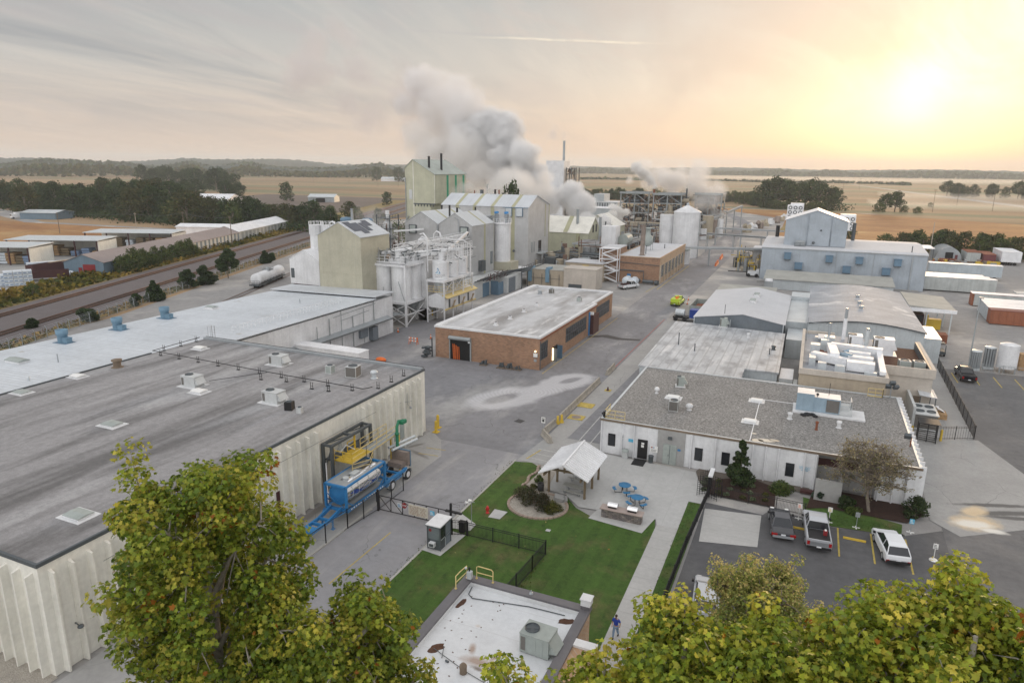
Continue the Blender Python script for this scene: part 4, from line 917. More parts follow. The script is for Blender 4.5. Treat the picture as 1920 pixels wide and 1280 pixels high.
for k in range(3):m.bar((-78.3,163.2+k,16.4),(-75.9,163.2+k,18.2),.14)
m.box(-80,-77.5,162.6,165.6,16.3,17.9);m.build('conveyor','galv',t)
m=MB();m.tube([(-76.9,162.1,0),(-76.9,162.1,16)],.16,6);m.tube([(-77.4,162.1,0),(-77.4,162.1,15.4)],.1,6);m.build('riser','steel_dark',t)
# ---- silo batteries
t=T('silo_battery','cluster of tall white silos on a braced white steel frame, left battery','silos',(-74.3,114.3,0))
X0,X1,Y0,Y1=-78.6,-70.2,110.4,118.4
for i,(x,y)in enumerate(((-76.5,112.5),(-72.4,112.5),(-76.5,116.4),(-72.4,116.4))):
 m=MB();m.cyl((x,y,4.7),(x,y,11.9),1.92,n=30);m.lathe([(1.96,0),(1.96,.08)],(x,y,8.2),30);m.build('silo','white_paint',t)
 m=MB();m.lathe([(.25,1.5),(.3,1.6),(1.85,4.75)],(x,y,0),20);m.build('hopper','steel_grey',t)
for x in(X0,-74.4,X1):
 for y in(Y0,Y1):
  m=MB();m.bar((x,y,0),(x,y,12.0 if x!=-74.4 else 4.7),.36 if y==Y0 else .3);m.build('leg','white_paint',t)
def xbrace(m,a,b,z0,z1,w=.14):m.bar((*a,z0),(*b,z1),w);m.bar((*b,z0),(*a,z1),w)
m=MB()
for y in(Y0,Y1):
 for(a,b)in((X0,-74.4),(-74.4,X1)):xbrace(m,(a,y),(b,y),.2,2.3);xbrace(m,(a,y),(b,y),2.3,4.3);m.bar((a,y,2.3),(b,y,2.3),.2)
for x in(X0,X1):xbrace(m,(x,Y0),(x,Y1),.2,4.3);m.bar((x,Y0,2.3),(x,Y1,2.3),.2)
m.bar((X0,Y0,10),(X0+1.2,Y0,11.4),.14);m.build('brace','white_paint',t)
m=MB();m.box(X0-.2,X1+.2,Y0-.2,Y1+.2,4.35,4.75);m.build('deck','white_paint',t)
m=MB();m.box(X0-.2,X1+.2,Y0-.15,Y0+.15,11.6,12.05);m.box(X1-.15,X1+.2,Y0,Y1,11.6,12.05);m.box(X0-.2,X0+.15,Y0,Y1,11.6,12.05);m.box(X0,X1,Y0+.6,Y1,12.05,12.3);m.build('top_frame','white_paint',t)
m=MB();railing(m,[(X0,Y0+.4,12.3),(X1,Y0+.4,12.3),(X1,Y1,12.3)],1.2,.07,1.2);railing(m,[(X0,Y0-.1,12),(X0,Y0-.1,12)],1,.05)if 0 else None
railing(m,[(X0+.3,Y0+.1,4.75),(X0+2.3,Y0+.1,4.75)],1.0,.05,.5);m.build('railing','white_clean',t)
rq=random.Random(5)
m=MB()
for k in range(26):
 x=rq.uniform(X0+.6,X1-.6);y=rq.uniform(Y0+1,Y1-.4);h=rq.uniform(.5,1.9);r=rq.uniform(.14,.5)
 if rq.random()<.5:m.cyl((x,y,12.3),(x,y,12.3+h),r,n=9)
 else:m.box(x-r,x+r,y-r,y+r,12.3,12.3+h)
m.cyl((X0+.2,Y0+1.4,13.4),(X1-1.5,Y1-3,14.6),.35,n=10);m.cyl((X0+1.2,Y0+3,13.1),(X1+5,Y1+2,14.4),.3,n=10);m.build('top_machinery','pipe_white',t)
m=MB()
for k in range(34):
 x=rq.uniform(X0+.4,X1+3);y=rq.uniform(Y0+.6,Y1+6);z=rq.uniform(12.3,14.4);m.bar((x,y,z),(x+rq.uniform(-1.6,1.6),y+rq.uniform(-1,1),z+rq.uniform(-.2,.8)),rq.uniform(.06,.22))
m.build('top_pipes','steel_dark',t)['kind']='stuff'
m=MB()
for k in range(22):
 x=rq.uniform(X0+.4,X1);y=rq.uniform(Y0+.6,Y1);m.tube([(x,y,12.2),(x,y,rq.uniform(13,15.2)),(x+rq.uniform(-2,2),y+rq.uniform(-2,2),rq.uniform(13,15.2))],rq.uniform(.05,.14),6)
m.build('top_pipes','pipe_grey',t)['kind']='stuff'
m=MB();m.cyl((X0+.1,Y0+1.1,13.5),(X0+.1,Y0+1.5,13.5),.62,n=14);m.ball((X0+4.2,Y0+.9,13.3),.55);m.build('drive','wood_pole',t)
m=MB();m.tube([(-74.9,109.9,4.8),(-74.9,109.9,7.6)],.06,6);m.tube([(X1-1.5,110.3,8.8),(X1-.2,110.3,5.0)],.06,6);m.build('pipe','steel_grey',t)
t=T('walkway_truss','white truss walkway and conveyors linking the silo batteries to the twin gables','walkway',(-76,128,0))
m=MB()
for(a,b)in(((-77.6,118,13.2),(-77.6,148.5,13.4)),((-75.8,118,13.2),(-75.8,148.5,13.4))):
 m.bar(a,b,.18);m.bar((a[0],a[1],a[2]+1.5),(b[0],b[1],b[2]+1.5),.14)
 for k in range(15):
  y=a[1]+2.04*k;m.bar((a[0],y,a[2]),(a[0],y+2.04,a[2]+1.5),.08);m.bar((a[0],y,a[2]),(a[0],y,a[2]+1.5),.08)
m.build('truss','pipe_white',t)
m=MB();m.bar((-76.7,117,13.9),(-76.7,148,14.2),1.0,.7);m.bar((-70.5,116,13.2),(-64.5,122,14.4),.5);m.bar((-78,124,14.6),(-66,124,14.9),.35);m.bar((-66.2,118.5,13.6),(-72,140,15.8),.4);m.build('conveyor','pipe_white',t)
for x,y in((-76.7,130),(-76.7,140)):
 m=MB();m.bar((x,y,0),(x,y,13.3),.4);m.build('support','white_paint',t)
# logo silos
t=T('silo_battery','three small white silos on a loading frame, one with a blue triangle emblem','silos',(-67,122,0))
X0,X1,Y0,Y1=-68.8,-65.0,116.2,128.4
for i,y in enumerate((118.2,122.3,126.4)):
 x=-66.9;m=MB();h=(12.0,11.6,12.0)[i];m.cyl((x,y,8.7),(x,y,h),1.62,n=30);m.lathe([(1.66,h-.06),(1.66,h+.05),(.5,h+.45),(.02,h+.5)],(x,y,0),30)
 so=m.build('silo','white_paint',t)
 if i==0:logo_silo=so
 m=MB();m.lathe([(.3,5.3),(.35,5.5),(1.55,8.7)],(x,y,0),20);m.build('hopper','galv_pale',t)
 m=MB();m.cyl((x+.2,y+.2,h+.4),(x+.2,y+.2,h+2.2),.62,n=16);m.ball((x+.2,y-.3,h+2.2),.25,8,1);m.build('filter',['white_paint','steel_dark'],t)
for x in(X0,X1):
 for y in(Y0,119.9,124.3,Y1):
  m=MB();m.bar((x,y,0),(x,y,8.2),.24);m.build('leg','white_paint',t)
m=MB();m.box(X0-.2,X1+.2,Y0-.2,Y1+.2,8.2,8.65);m.build('deck','white_paint',t)
m=MB();m.extr([(X0-.1,3.1),(X1+.1,2.9),(X1+.1,5.0),(-66.9,6.0),(X0-.1,5.2)],1,Y0+.3,Y1+1.2);m.build('shed','white_paint',t)
m=MB();m.extr([(X1-.6,5.5),(X1+.6,5.0),(X1+.6,5.1),(X1-.6,5.65)],1,Y0+.2,Y1+1.5);m.build('shed_eave','yellow_pale',t)
for y in(118.2,122.3,126.4):
 m=MB();m.box(X1+.08,X1+.16,y-.4,y+.2,3.0,4.7);m.build('shed_window','steel_dark',t)
 m=MB();m.bar((X1+.3,y+.7,2.9),(X1+.8,y+1.3,4.4),.2);m.bar((X1+.3,y+1.3,2.9),(X1+.8,y+.7,4.4),.2);m.build('loading_spout','wood_pale',t)
m=MB();railing(m,[(X0,Y0,8.65),(X1,Y0,8.65),(X1,Y1,8.65)],1.0,.05,1.4)if 0 else None
railing(m,[(X0+.1,Y0+.2,6.2),(X1,Y0+.2,6.2),(X1,Y1,6.2)],1.1,.06,1.2);m.bar((X1+.2,Y0,2.8),(X1+.2,Y1+1.2,2.8),.25);m.build('railing','yellow_pale',t)
m=MB()
for y in(118.2,122.3,126.4):xbrace(m,(X1,y-1.6),(X1,y+1.8),6.3,8.2,.1)
m.bar((X0,Y0,1.6),(X1,Y0+3,3),.16);m.bar((X0,Y0,2.9),(X0+.7,Y0,2.2),.14);m.bar((X1,Y0,2.9),(X1-.7,Y0,2.2),.14);m.build('brace','white_paint',t)
m=MB()
for k in range(40):
 x=rq.uniform(X0-3,X1);y=rq.uniform(Y0+1.6,Y1);z=rq.uniform(12.3,15.5);
 if k%3==0:m.bar((x,y,z),(x+rq.uniform(-3,3),y,z+rq.uniform(-.4,.4)),.1)
 elif k%3==1:m.bar((x,y,z),(x,y+rq.uniform(-4,4),z),.1)
 else:m.bar((x,y,12),(x,y,z),.1)
m.tube([(X0-.4,Y0+1,10),(X0-.4,Y0+1,16.6),(X0-1.2,Y0+1,17.5),(X0-2,Y0+1,17.3)],.18,8);m.tube([(X1+.3,127,8),(X1+.3,127,14.6),(X1-.8,126,15.6),(X0,124,15.8)],.16,8)
m.box(X0-3.4,X0-.8,Y0+1,Y0+4,0,13.6);m.build('top_pipework','pipe_white',t)
m=MB()
for k in range(46):
 x=rq.uniform(X0-4,X1+.4);y=rq.uniform(Y0+1.6,Y1+2);z=rq.uniform(9.2,15.2);m.bar((x,y,z),(x+rq.uniform(-1.2,1.2),y+rq.uniform(-1.2,1.2),z+rq.uniform(-.6,.6)),rq.uniform(.05,.2))
m.build('top_pipework','steel_dark',t)['kind']='stuff'
m=MB();railing(m,[(X0-.2,Y0+.5,12.4),(X1,Y0+.5,12.4),(X1,Y1,12.4)],1.1,.06,1.0);railing(m,[(X0-.2,Y0+1.5,14.2),(X1,Y0+1.5,14.2),(X1,Y1,14.2)],1.1,.06,1.0);m.build('railing','white_clean',t)
# emblem: a blue split triangle with two lines of lettering, wrapped on the curved face
m=MB();cx_,cy_,rad=-66.9,118.2,1.63
def on_silo(u,z):a=R(-90)+(u+.30)/rad;return(cx_+rad*math.cos(a),cy_+rad*math.sin(a),z)
def tri(pts,mi):m.poly([on_silo(u,z)for u,z in pts],mi)
zb_=9.85
tri([(-.52,zb_),(-.40,zb_),(.03,zb_+1.02),(-.03,zb_+1.12)],0);tri([(-.03,zb_+1.12),(.08,zb_+1.12),(.17,zb_+.88),(.06,zb_+.86)],0)
tri([(-.28,zb_),(-.16,zb_),(.12,zb_+.62),(.06,zb_+.78)],1);tri([(.06,zb_+.86),(.17,zb_+.88),(.55,zb_),(.40,zb_)],0);tri([(-.06,zb_),(.40,zb_),(.34,zb_+.13),(0,zb_+.13)],1)
m.build('emblem',['logo_blue','logo_light'],logo_silo)
for s_,z_,u_ in(('ICL Performance',9.55,-.62),('Products LP',9.20,-.62)):
 q=text(s_,.30,(0,0,0),Matrix.Identity(3),'ink',None,'lettering',.002,'LEFT')
 for v in q.data.vertices:
  p=Vector(on_silo(u_+v.co.x,z_+v.co.y));nrm=Vector((p.x-cx_,p.y-cy_,0)).normalized();w_=p+nrm*(.012+v.co.z);v.co=w_-Vector(t['_o'])
 q.parent=logo_silo
t=T('control_cabin','small pale electrical cabin under the emblem silos with a yellow notice','cabin',(-70.3,119,0))
m=MB();m.box(-71.6,-69.2,117.2,121,0,2.5);m.build('wall','unit_pale',t);m=MB();m.box(-69.2,-69.1,119.6,120.4,.3,2.1);m.build('panel','steel_grey',t);m=MB();m.box(-69.2,-69.12,118.4,118.9,.8,1.9);m.build('notice','yellow',t)
t=T('plant_base','dark roll-up door, pipes and blue gates under the twin gables','building',(-70,150,0))
m=MB();m.box(-75.2,-70.6,140,152.5,0,4.2);m.box(-75.2,-67.6,152.6,162,0,4.0);m.build('wall','unit_pale',t)
m=MB();m.box(-67.6,-67.5,153.6,157.6,0,3.6);m.build('roller_door','slate_siding_e',t)
m=MB();m.box(-70.6,-70.5,145,148.4,0,3.3);m.box(-70.5,-68.6,149.4,149.5,0,3.4);m.box(-68.6,-68.5,149.5,152.4,0,3.0);m.build('gate','blue_box',t)
m=MB()
for k in range(7):m.tube([(-70.2+.25*k,140+k,4.4+.2*(k%3)),(-70.2+.25*k,158,4.4+.2*(k%3)),(-66,163+k*.5,4.4+.15*k)],.14,6)
m.build('pipes','steel_dark',t)
m=MB()
for k in range(40):
 x=rq.uniform(-71,-67.6);y=rq.uniform(144,156);m.bar((x,y,rq.uniform(4,5)),(x+rq.uniform(-.8,.8),y+rq.uniform(-2,2),rq.uniform(4,5.6)),.12)
m.build('cable_tray','rust_dark',t)
m=MB();railing(m,[(-66.8,160,4.6),(-66.8,176,4.6)],1.1,.08,1.6);m.bar((-66.8,160,4.4),(-66.8,176,4.4),.4)
for k in range(5):m.bar((-66.8,160+4*k,0),(-66.8,160+4*k,4.4),.2)
m.build('railing','steel_dark',t)
t=T('salvage_pile','heap of scrap panels, drums and black bags against the annex wall','scrap heap',(-72,100,0))
for k in range(9):
 m=MB();m.cbox((-72.6+rq.uniform(-.6,.8),98+k*1.1,1.2),(rq.uniform(.3,1.2),rq.uniform(.6,1.2),rq.uniform(1.6,2.8)),rq.uniform(-.5,.5),0,rq.uniform(-.15,.15));m.build('scrap_panel',('galv','slate_siding','wood_pale','blue_box','tan_panel')[k%5],t)
for k in range(7):
 m=MB();m.ball((-71.0+.5*rq.random(),95.5+k*.95,.3),rq.uniform(.5,.7),10,0,(1,1,.6));m.build('black_bag','black',t)
m=MB();m.cyl((-70.5,98.4,0),(-70.5,98.4,.9),.3,n=14);m.build('drum','truck_blue',t)
m=MB();m.box(-74,-70.4,106.5,109.2,2.9,3.0);m.build('canopy','galv',t)
# ---- column behind the beige building
t=T('process_column','rusty process column wrapped in platforms and pipes between beige building and twin gables','process unit',(-97.5,146,0))
m=MB();m.cyl((-97.5,146,0),(-97.5,146,16.5),1.1,n=18);m.lathe([(1.1,0),(.5,.8),(.5,3.0)],(-97.5,146,16.5),14);m.build('vessel','pipe_white',t)
for z in(7,10,12.5,15,17.6):
 m=MB();m.box(-99.4,-95.6,144.2,147.8,z,z+.12);railing(m,[(-99.4,144.2,z),(-95.6,144.2,z),(-95.6,147.8,z)],1.0,.08,1.2);m.build('platform','steel_dark',t)
m=MB()
for k in range(36):
 x=rq.uniform(-100,-93);y=rq.uniform(143.6,148);z=rq.uniform(1,15);h=rq.uniform(1,4);m.tube([(x,y,z),(x,y,z+h),(x+rq.uniform(-1.5,1.5),y,z+h)],rq.uniform(.06,.2),6)
m.build('pipes','pipe_rust',t)
m=MB()
for x in(-99.4,-95.6,-93):
 for y in(144,148):m.bar((x,y,0),(x,y,18.5 if x<-95 else 12),.2)
m.build('frame','steel_dark',t)
m=MB();m.bar((-95,145,14.6),(-88,147.5,15.2),.7,.4);m.build('duct','pipe_white',t)
# ================================================================ back process area
t=T('process_building','low olive-cream gabled building under the big steam cloud','building',(-74,232,0))
m=MB();m.gable(-92,-70,226,240,0,8.6,13.5,0,0,1,.3);m.build('wall',['cream_siding','cream_wall'],t)
m=MB();m.box(-74.2,-73.0,225.6,226,0,8.4);m.extr([(225.7,8.62),(233,13.66),(233,13.7),(225.7,8.68)],0,-79,-77.4);m.build('stripe','olive_trim',t)
for y in(231,234.6):
 m=MB();m.box(-70,-69.9,y,y+1.4,8.4,11.0);m.build('window','black',t)
stack(t,-75.2,230,10,16.2,.5,'steel_grey')
t=T('process_building','second olive-cream gabled shed partly veiled by steam, farther right','building',(-72,252,0))
m=MB();m.gable(-80,-66,246,260,0,9.5,13.5,1,0,1,.3);m.build('wall',['cream_siding','cream_wall'],t)
for x in(-75,-72.5):
 m=MB();m.box(x,x+1,245.9,246,9,11.6);m.build('window','black',t)
t=T('canopy_shed','open pipe shed with a dark roof and glowing lamps inside','shed',(-64,222,0))
m=MB();m.box(-71,-57.6,213,226,6.2,6.5);m.build('roof','grey_roof',t);m=MB();m.box(-71.2,-57.4,212.8,213,6.0,6.6);m.box(-57.6,-57.4,213,226,6.0,6.6);m.build('fascia','galv_pale',t)
for x in(-70.6,-64,-58):
 for y in(213.4,225.6):
  m=MB();m.bar((x,y,0),(x,y,6.2),.25);m.build('post','galv_pale',t)
for(x,z)in((-66,3.6),(-62.5,3.2),(-60.2,3.6)):
 m=MB();m.ball((x,216,z),.22);m.build('lamp','lamp_glow',t)
m=MB()
for k in range(50):
 x=rq.uniform(-70,-58.5);y=rq.uniform(214,225);z=rq.uniform(.3,5);h=rq.uniform(.6,2.4)
 if k%2:m.tube([(x,y,z),(x+rq.uniform(-2,2),y,z),(x+rq.uniform(-2,2),y,z+h)],rq.uniform(.08,.25),6)
 else:m.cyl((x,y,0),(x,y,z),rq.uniform(.2,.7),n=10)
m.build('machinery','pipe_rust',t)
stack(t,-64.4,221,6.5,14.5,.45,'steel_grey');stack(t,-63,222.5,6.5,13,.25,'steel_dark')
t=T('white_enclosure','plain off-white box tower beside the brick boiler house','enclosure',(-57,205,0))
m=MB();m.box(-58.6,-54.2,203,208,4.5,13.2);m.build('wall','white_paint',t);m=MB();m.box(-58.4,-54.4,203.2,207.8,0,4.5);m.build('base','rust',t);m=MB();m.cyl((-52.6,206,9),(-52.6,212,9),1.7,n=18);m.build('drum','unit_grey',t)
for i,(x0,x1,y0,y1,h,mt,lab)in enumerate(((-93,-82,300,312,12.6,'grey_siding','plain grey-blue box building behind the steam cloud'),(-118,-104,390,402,11,'grey_siding','striped grey louvred block near the far hedge'))):
 t=T('process_building',lab,'building',((x0+x1)/2,y0,0));m=MB();m.box(x0,x1,y0,y1,0,h)
 if i:m.box(x0-.01,x0+6,y0,y1,h,h+4.5)
 m.build('wall',mt,t);m=MB();m.box(x0-.2,x1+.2,y0-.2,y1+.2,h,h+.3);m.build('roof','white_clean',t)
 if i:
  m=MB()
  for k in range(9):m.box(x0+.4+k*1.5,x0+1.0+k*1.5,y0-.1,y0,.5,h-.5)
  m.build('louver','steel_dark',t)
t=T('tall_tower','pale square furnace tower with a slim chimney, far behind the steam','tower',(-146,400,0))
m=MB();m.box(-152,-140.6,400,411,0,34);m.build('wall','white_paint',t);m=MB();m.cyl((-141.8,403,34),(-141.8,403,45.5),.75,n=12);m.build('chimney','galv',t)
t=T('steel_frame_tower','dark open steel frame tower beside the pale furnace tower','steel frame',(-136,404,0))
m=MB()
for x in(-139.6,-136.4,-133.4):
 for y in(402,408):m.bar((x,y,0),(x,y,30),.55)
for z in range(2,31,3):m.box(-139.8,-133.2,401.8,408.2,z,z+.35)
m.build('frame','steel_dark',t)
m=MB()
for k in range(60):z=rq.uniform(0,28);x=rq.uniform(-139.4,-135);m.bar((x,402.4,z),(x+rq.uniform(-1,2),405,z+rq.uniform(0,2.6)),.4)
m.build('machinery','pipe_rust',t)
# big white tanks
t=T('storage_tank','tall white cylindrical tank with a cone roof beyond the brick boiler house','tank',(-40.4,247,0))
m=MB();m.cyl((-40.6,247,0),(-40.6,247,15.6),4.6,n=40);m.lathe([(4.75,15.5),(4.75,15.75),(.5,17.9),(.02,18)],(-40.6,247,0),40);m.build('shell','white_paint',t)
m=MB();m.lathe([(.5,17.7),(.5,18.6),(.02,18.9)],(-40.6,247,0),10);m.tube([(-36.0,246,0),(-36.0,246,15.8)],.15,6);m.build('ladder','galv',t)
t=T('storage_tank','slimmer pale tank with pipes on top left of the cone-roofed tank','tank',(-47,250,0))
m=MB();m.cyl((-47.6,249.5,0),(-47.6,249.5,14.4),2.9,n=30);m.build('shell','white_paint',t)
m=MB()
for k in range(8):m.tube([(-49+k*.4,249,14.4),(-49+k*.4,249,15+.4*(k%3)),(-48+k*.5,251,15.2)],.1,6)
m.build('pipes','pipe_tan',t)
t=T('low_tank','short wide white tank at the road end of the boiler house','tank',(-39.3,228,0))
m=MB();m.cyl((-39.4,228.5,0),(-39.4,228.5,4.4),3.6,n=30);m.build('shell','white_paint',t);m=MB();m.lathe([(3.6,4.4),(3.62,4.9),(3.3,5.0),(3.2,4.6),(.02,4.6)],(-39.4,228.5,0),30);m.build('rim','green_paint' if 0 else 'unit_grey',t)
# pipe racks
def frame_tower(label,x0,x1,y0,y1,H,seed,levels):
 q=random.Random(seed);t=T('process_structure',label,'process structure',((x0+x1)/2,y0,0),0,'open steel process structures')
 m=MB();xs=[x0,(x0+x1)/2,x1]
 for x in xs:
  for y in(y0,y1):m.bar((x,y,0),(x,y,H),.5)
 for z in levels:
  for y in(y0,y1):m.bar((x0,y,z),(x1,y,z),.45)
  for x in xs:m.bar((x,y0,z),(x,y1,z),.4)
 for z0_,z1_ in zip(levels,levels[1:]):
  if q.random()<.7:m.bar((x0,y0,z0_),(xs[1],y0,z1_),.28)
  if q.random()<.7:m.bar((x1,y0,z0_),(xs[1],y0,z1_),.28)
 m.bar((x0-.5,y0-.5,H+.2),(x1+.5,y0-.5,H+.2),.7,.9);m.bar((x0-.5,y1,H+.2),(x1+.5,y1,H+.2),.7,.9);m.build('frame','steel_grey',t)
 m=MB()
 for z in levels:m.box(x0+.3,x1-.3,y0+.3,y1-.3,z-.1,z+.08)
 m.build('floor','steel_rusty',t)
 for nm,mt,cnt in(('vessel','pipe_tan',14),('vessel','steel_dark',22),('pipes','pipe_rust',70),('pipes','pipe_grey',50),('pipes','steel_dark',50)):
  m=MB()
  for k in range(cnt):
   m=MB()if nm=='vessel' else m;x=q.uniform(x0+.8,x1-.8);y=q.uniform(y0+.2,y1-1);z=q.choice(levels[:-1])
   if nm=='vessel':
    r=q.uniform(.6,1.5);h=q.uniform(1.2,3.2)
    if q.random()<.5:m.cyl((x,y,z),(x,y,z+h),r,n=10)
    else:m.cyl((x,y,z+r),(x+q.uniform(2,4),y,z+r),r*.8,n=10)
    m.build(nm,mt,t)
   else:m.tube([(x,y-.6,z),(x,y-.6,z+q.uniform(1,4)),(x+q.uniform(-4,4),y-.6,z+q.uniform(.5,4))],q.uniform(.12,.3),5)
  if nm=='pipes':m.build(nm,mt,t)['kind']='stuff'
 return t
t1=frame_tower('leftmost open steel process tower with tan machinery on its floors',-88.5,-74.5,338,350,18.3,1,[4.5,9.0,13.5,18.3])
stack(t1,-72.6,340,0,20.4,.55,'rust')
t2=frame_tower('middle open steel process tower beside the rusty stack',-70.5,-57.5,330,342,18.3,2,[3.2,6.5,10.5,14.2,18.3])
t3=frame_tower('rightmost open steel process tower behind the cone-roofed tank',-52.5,-40.5,340,352,18.6,3,[4.5,9.0,14.5,18.6])
stack(t2,-56.6,338,0,21,.4,'steel_dark')
t=T('smokestack','slender dark stack releasing steam right of the white tanks','smokestack',(-44.2,333,0))
m=MB();m.cyl((-44.2,352,0),(-44.2,352,18.2),.5,n=10);m.build('shaft','steel_dark',t)
def pipe_rack(label,p0,p1,z,n,seed,mat='pipe_grey',w=2.4,bent=8):
 q=random.Random(seed);p0=Vector((*p0,0));p1=Vector((*p1,0));d=(p1-p0).normalized();s=Vector((-d.y,d.x,0));L=(p1-p0).length
 t=T('pipe_rack',label,'pipe rack',tuple(p0),0)
 m=MB();k=0
 while k*bent<=L+.1:
  c=p0+d*k*bent
  for e in(-w/2,w/2):m.bar(c+s*e,c+s*e+Vector((0,0,z)),.28)
  m.bar(c-s*w/2+Vector((0,0,z)),c+s*w/2+Vector((0,0,z)),.28);k+=1
 m.build('bent','galv',t)
 m=MB()
 for e in(-w/2,w/2):m.bar(p0+s*e+Vector((0,0,z+.15)),p1+s*e+Vector((0,0,z+.15)),.22)
 m.build('beam','galv',t)
 m=MB()
 for i in range(n):e=-w/2+w*(i+.5)/n;zz=z+.35+q.uniform(0,.3);m.tube([p0+s*e+Vector((0,0,zz)),p1+s*e+Vector((0,0,zz))],q.uniform(.1,.22),6)
 m.build('pipes',mat,t)
pipe_rack('nearest pipe bridge crossing the road beyond the boiler house',(-38,224),(-13,232),5.4,5,1,'pipe_grey',1.6,9)
pipe_rack('second pipe bridge crossing the road past the white tank',(-36,268),(-8,262),6.2,5,2,'pipe_grey',1.6,10)
pipe_rack('farthest pipe bridge crossing the road near the open yard',(-36,292),(-10,290),6.6,4,3,'pipe_grey',1.6,10)
pipe_rack('long pipe rack running back behind the boiler house roof',(-58,228),(-50,320),5.5,6,4,'pipe_grey',4.5,9)
pipe_rack('pipe rack crossing in front of the open steel towers',(-92,318),(-48,312),5.5,6,5,'pipe_tan',4,9)
pipe_rack('low pipe rack with dark conduits behind the tan boxes',(-72,200),(-53,198),4.6,7,6,'steel_dark',5,6)
t=T('conveyor_gallery','inclined covered conveyor right of the white tanks','conveyor',(-36,325,0))
m=MB();m.bar((-45,310,7.0),(-34,372,12.0),1.1,.9);m.build('gallery','galv',t)
for k in range(6):
 f=k/5;m=MB();m.bar((-45+11*f,310+62*f,0),(-45+11*f,310+62*f,6.2+5.4*f),.5);m.build('support','galv',t)
t=T('tank_group','rusty vertical tank group under the inclined conveyor','tanks',(-40,330,0))
for k,(x,y,r,h)in enumerate(((-43,318,2.4,10),(-41,322,1.6,8),(-39,330,1.4,8))):
 m=MB();m.cyl((x,y,0),(x,y,h),r,n=16);m.build('tank',('pipe_tan','steel_rusty','pipe_white')[k],t)
for i,(lab,xs,ys,n,sd,mats)in enumerate((('tangle of pipework and vessels between the steam cloud and the boiler house',(-74,-50),(236,300),230,11,('pipe_grey','pipe_rust','pipe_tan','steel_dark')),
('low machinery and pipework at the foot of the open steel towers',(-96,-46),(296,330),240,12,('pipe_tan','pipe_rust','pipe_grey','pipe_white')),
('reddish machinery behind the grey-blue box building',(-120,-80),(316,386),110,13,('pipe_rust','pipe_tan','pipe_white','steel_rusty')),
('dark machinery at the foot of the cream tower and the tall pale building',(-74,-62),(186,216),80,14,('pipe_rust','steel_dark','pipe_grey','pipe_tan')))):
 q=random.Random(sd);t=T('process_pipework',lab,'pipework',(xs[0],ys[0],0));ms=[MB()for _ in range(4)]
 for k in range(n):
  m=ms[k%4];x=q.uniform(*xs);y=q.uniform(*ys);h=q.uniform(1.5,7.5)
  c=q.random()
  if c<.3:m.cyl((x,y,0),(x,y,h),q.uniform(.3,1.3),n=10)
  elif c<.45:m.cyl((x,y,h*.6),(x+q.uniform(2,5),y,h*.6),q.uniform(.4,1.1),n=10)
  elif c<.6:m.box(x,x+q.uniform(1,4),y,y+q.uniform(1,4),0,h*.7)
  elif c<.8:m.tube([(x,y,0),(x,y,h),(x+q.uniform(-7,7),y,h),(x+q.uniform(-7,7),y+4,h*.5)],q.uniform(.1,.3),6)
  else:m.bar((x,y,0),(x,y,h+2),.25);m.bar((x,y,h),(x+q.uniform(3,8),y,h),.25)
 for m,mt in zip(ms,mats):m.build('pipes',mt,t)['kind']='stuff'
t=T('tank_car','white railway tank car on the siding beside the unloading house','tank car',(*TR(-70.4,176),0),math.atan2(.366,.9306))
m=MB();m.cyl((0,-8.0,2.2),(0,8.0,2.2),1.45,n=24);m.ball((0,-8.0,2.2),1.45,20,0,(1,.35,1));m.ball((0,8.0,2.2),1.45,20,0,(1,.35,1));m.build('tank','white_paint',t,local=True)
m=MB();m.cyl((0,0,3.5),(0,0,4.1),.7,n=16);m.box(-.9,.9,-1.6,1.6,3.55,3.62);railing(m,[(-.9,-1.6,3.6),(.9,-1.6,3.6),(.9,1.6,3.6),(-.9,1.6,3.6),(-.9,-1.6,3.6)],.8,.05);m.build('dome','galv',t,local=True)
m=MB();m.box(-1.3,1.3,-9.4,9.4,.75,.95);railing(m,[(-1.3,-9.3,.95),(1.3,-9.3,.95)],1.1,.05);railing(m,[(1.35,-8,.95),(1.35,8,.95)],1.0,.05,2);m.build('underframe','steel_dark',t,local=True)
for yy in(-6.6,6.6):
 for dy in(-.9,.9):
  m=MB();m.cyl((-.85,yy+dy,.46),(.85,yy+dy,.46),.45,n=16);m.build('wheelset','rubber',t,local=True)
t=T('railway_siding','short siding curving in under the white tank car','railway track',(*TR(-70.4,176),0),math.atan2(.366,.9306))
m=MB()
for k in range(-60,60):m.box(-1.2,1.2,k*.6-.1,k*.6+.1,-.06,-.03)
m.build('sleepers','sleeper',t,local=True)
for s in(-.75,.75):m=MB();m.box(s-.05,s+.05,-38,36,-.03,.04);m.build('rail','rail',t,local=True)
# ================================================================ white office block with gravel roof
t=T('office_building','long low white office block with ribbed walls and a grey gravel roof','building',(-3.5,79,0))
OX0,OX1,OY0,OY1,OH=-18.9,11.7,68.4,90.5,3.85
m=MB();m.box(OX0,3.0,OY0,OY1,0,OH);m.box(3.0,8.2,OY0+1.2,OY1,0,OH);m.box(8.2,OX1,OY0,OY1,0,OH)
def rib2(p,nx,ny,z1=OH-.12,dp=.24):
 tx,ty=-ny,nx;v=[]
 for z in(0.0,z1):v+=[(p[0]-tx*.10,p[1]-ty*.10,z),(p[0]+tx*.10,p[1]+ty*.10,z),(p[0]+nx*dp+tx*.045,p[1]+ny*dp+ty*.045,z),(p[0]+nx*dp-tx*.045,p[1]+ny*dp-ty*.045,z)]
 m.add(v,[(0,4,5,1),(1,5,6,2),(2,6,7,3),(3,7,4,0),(4,7,6,5)])
x=OX0+.15
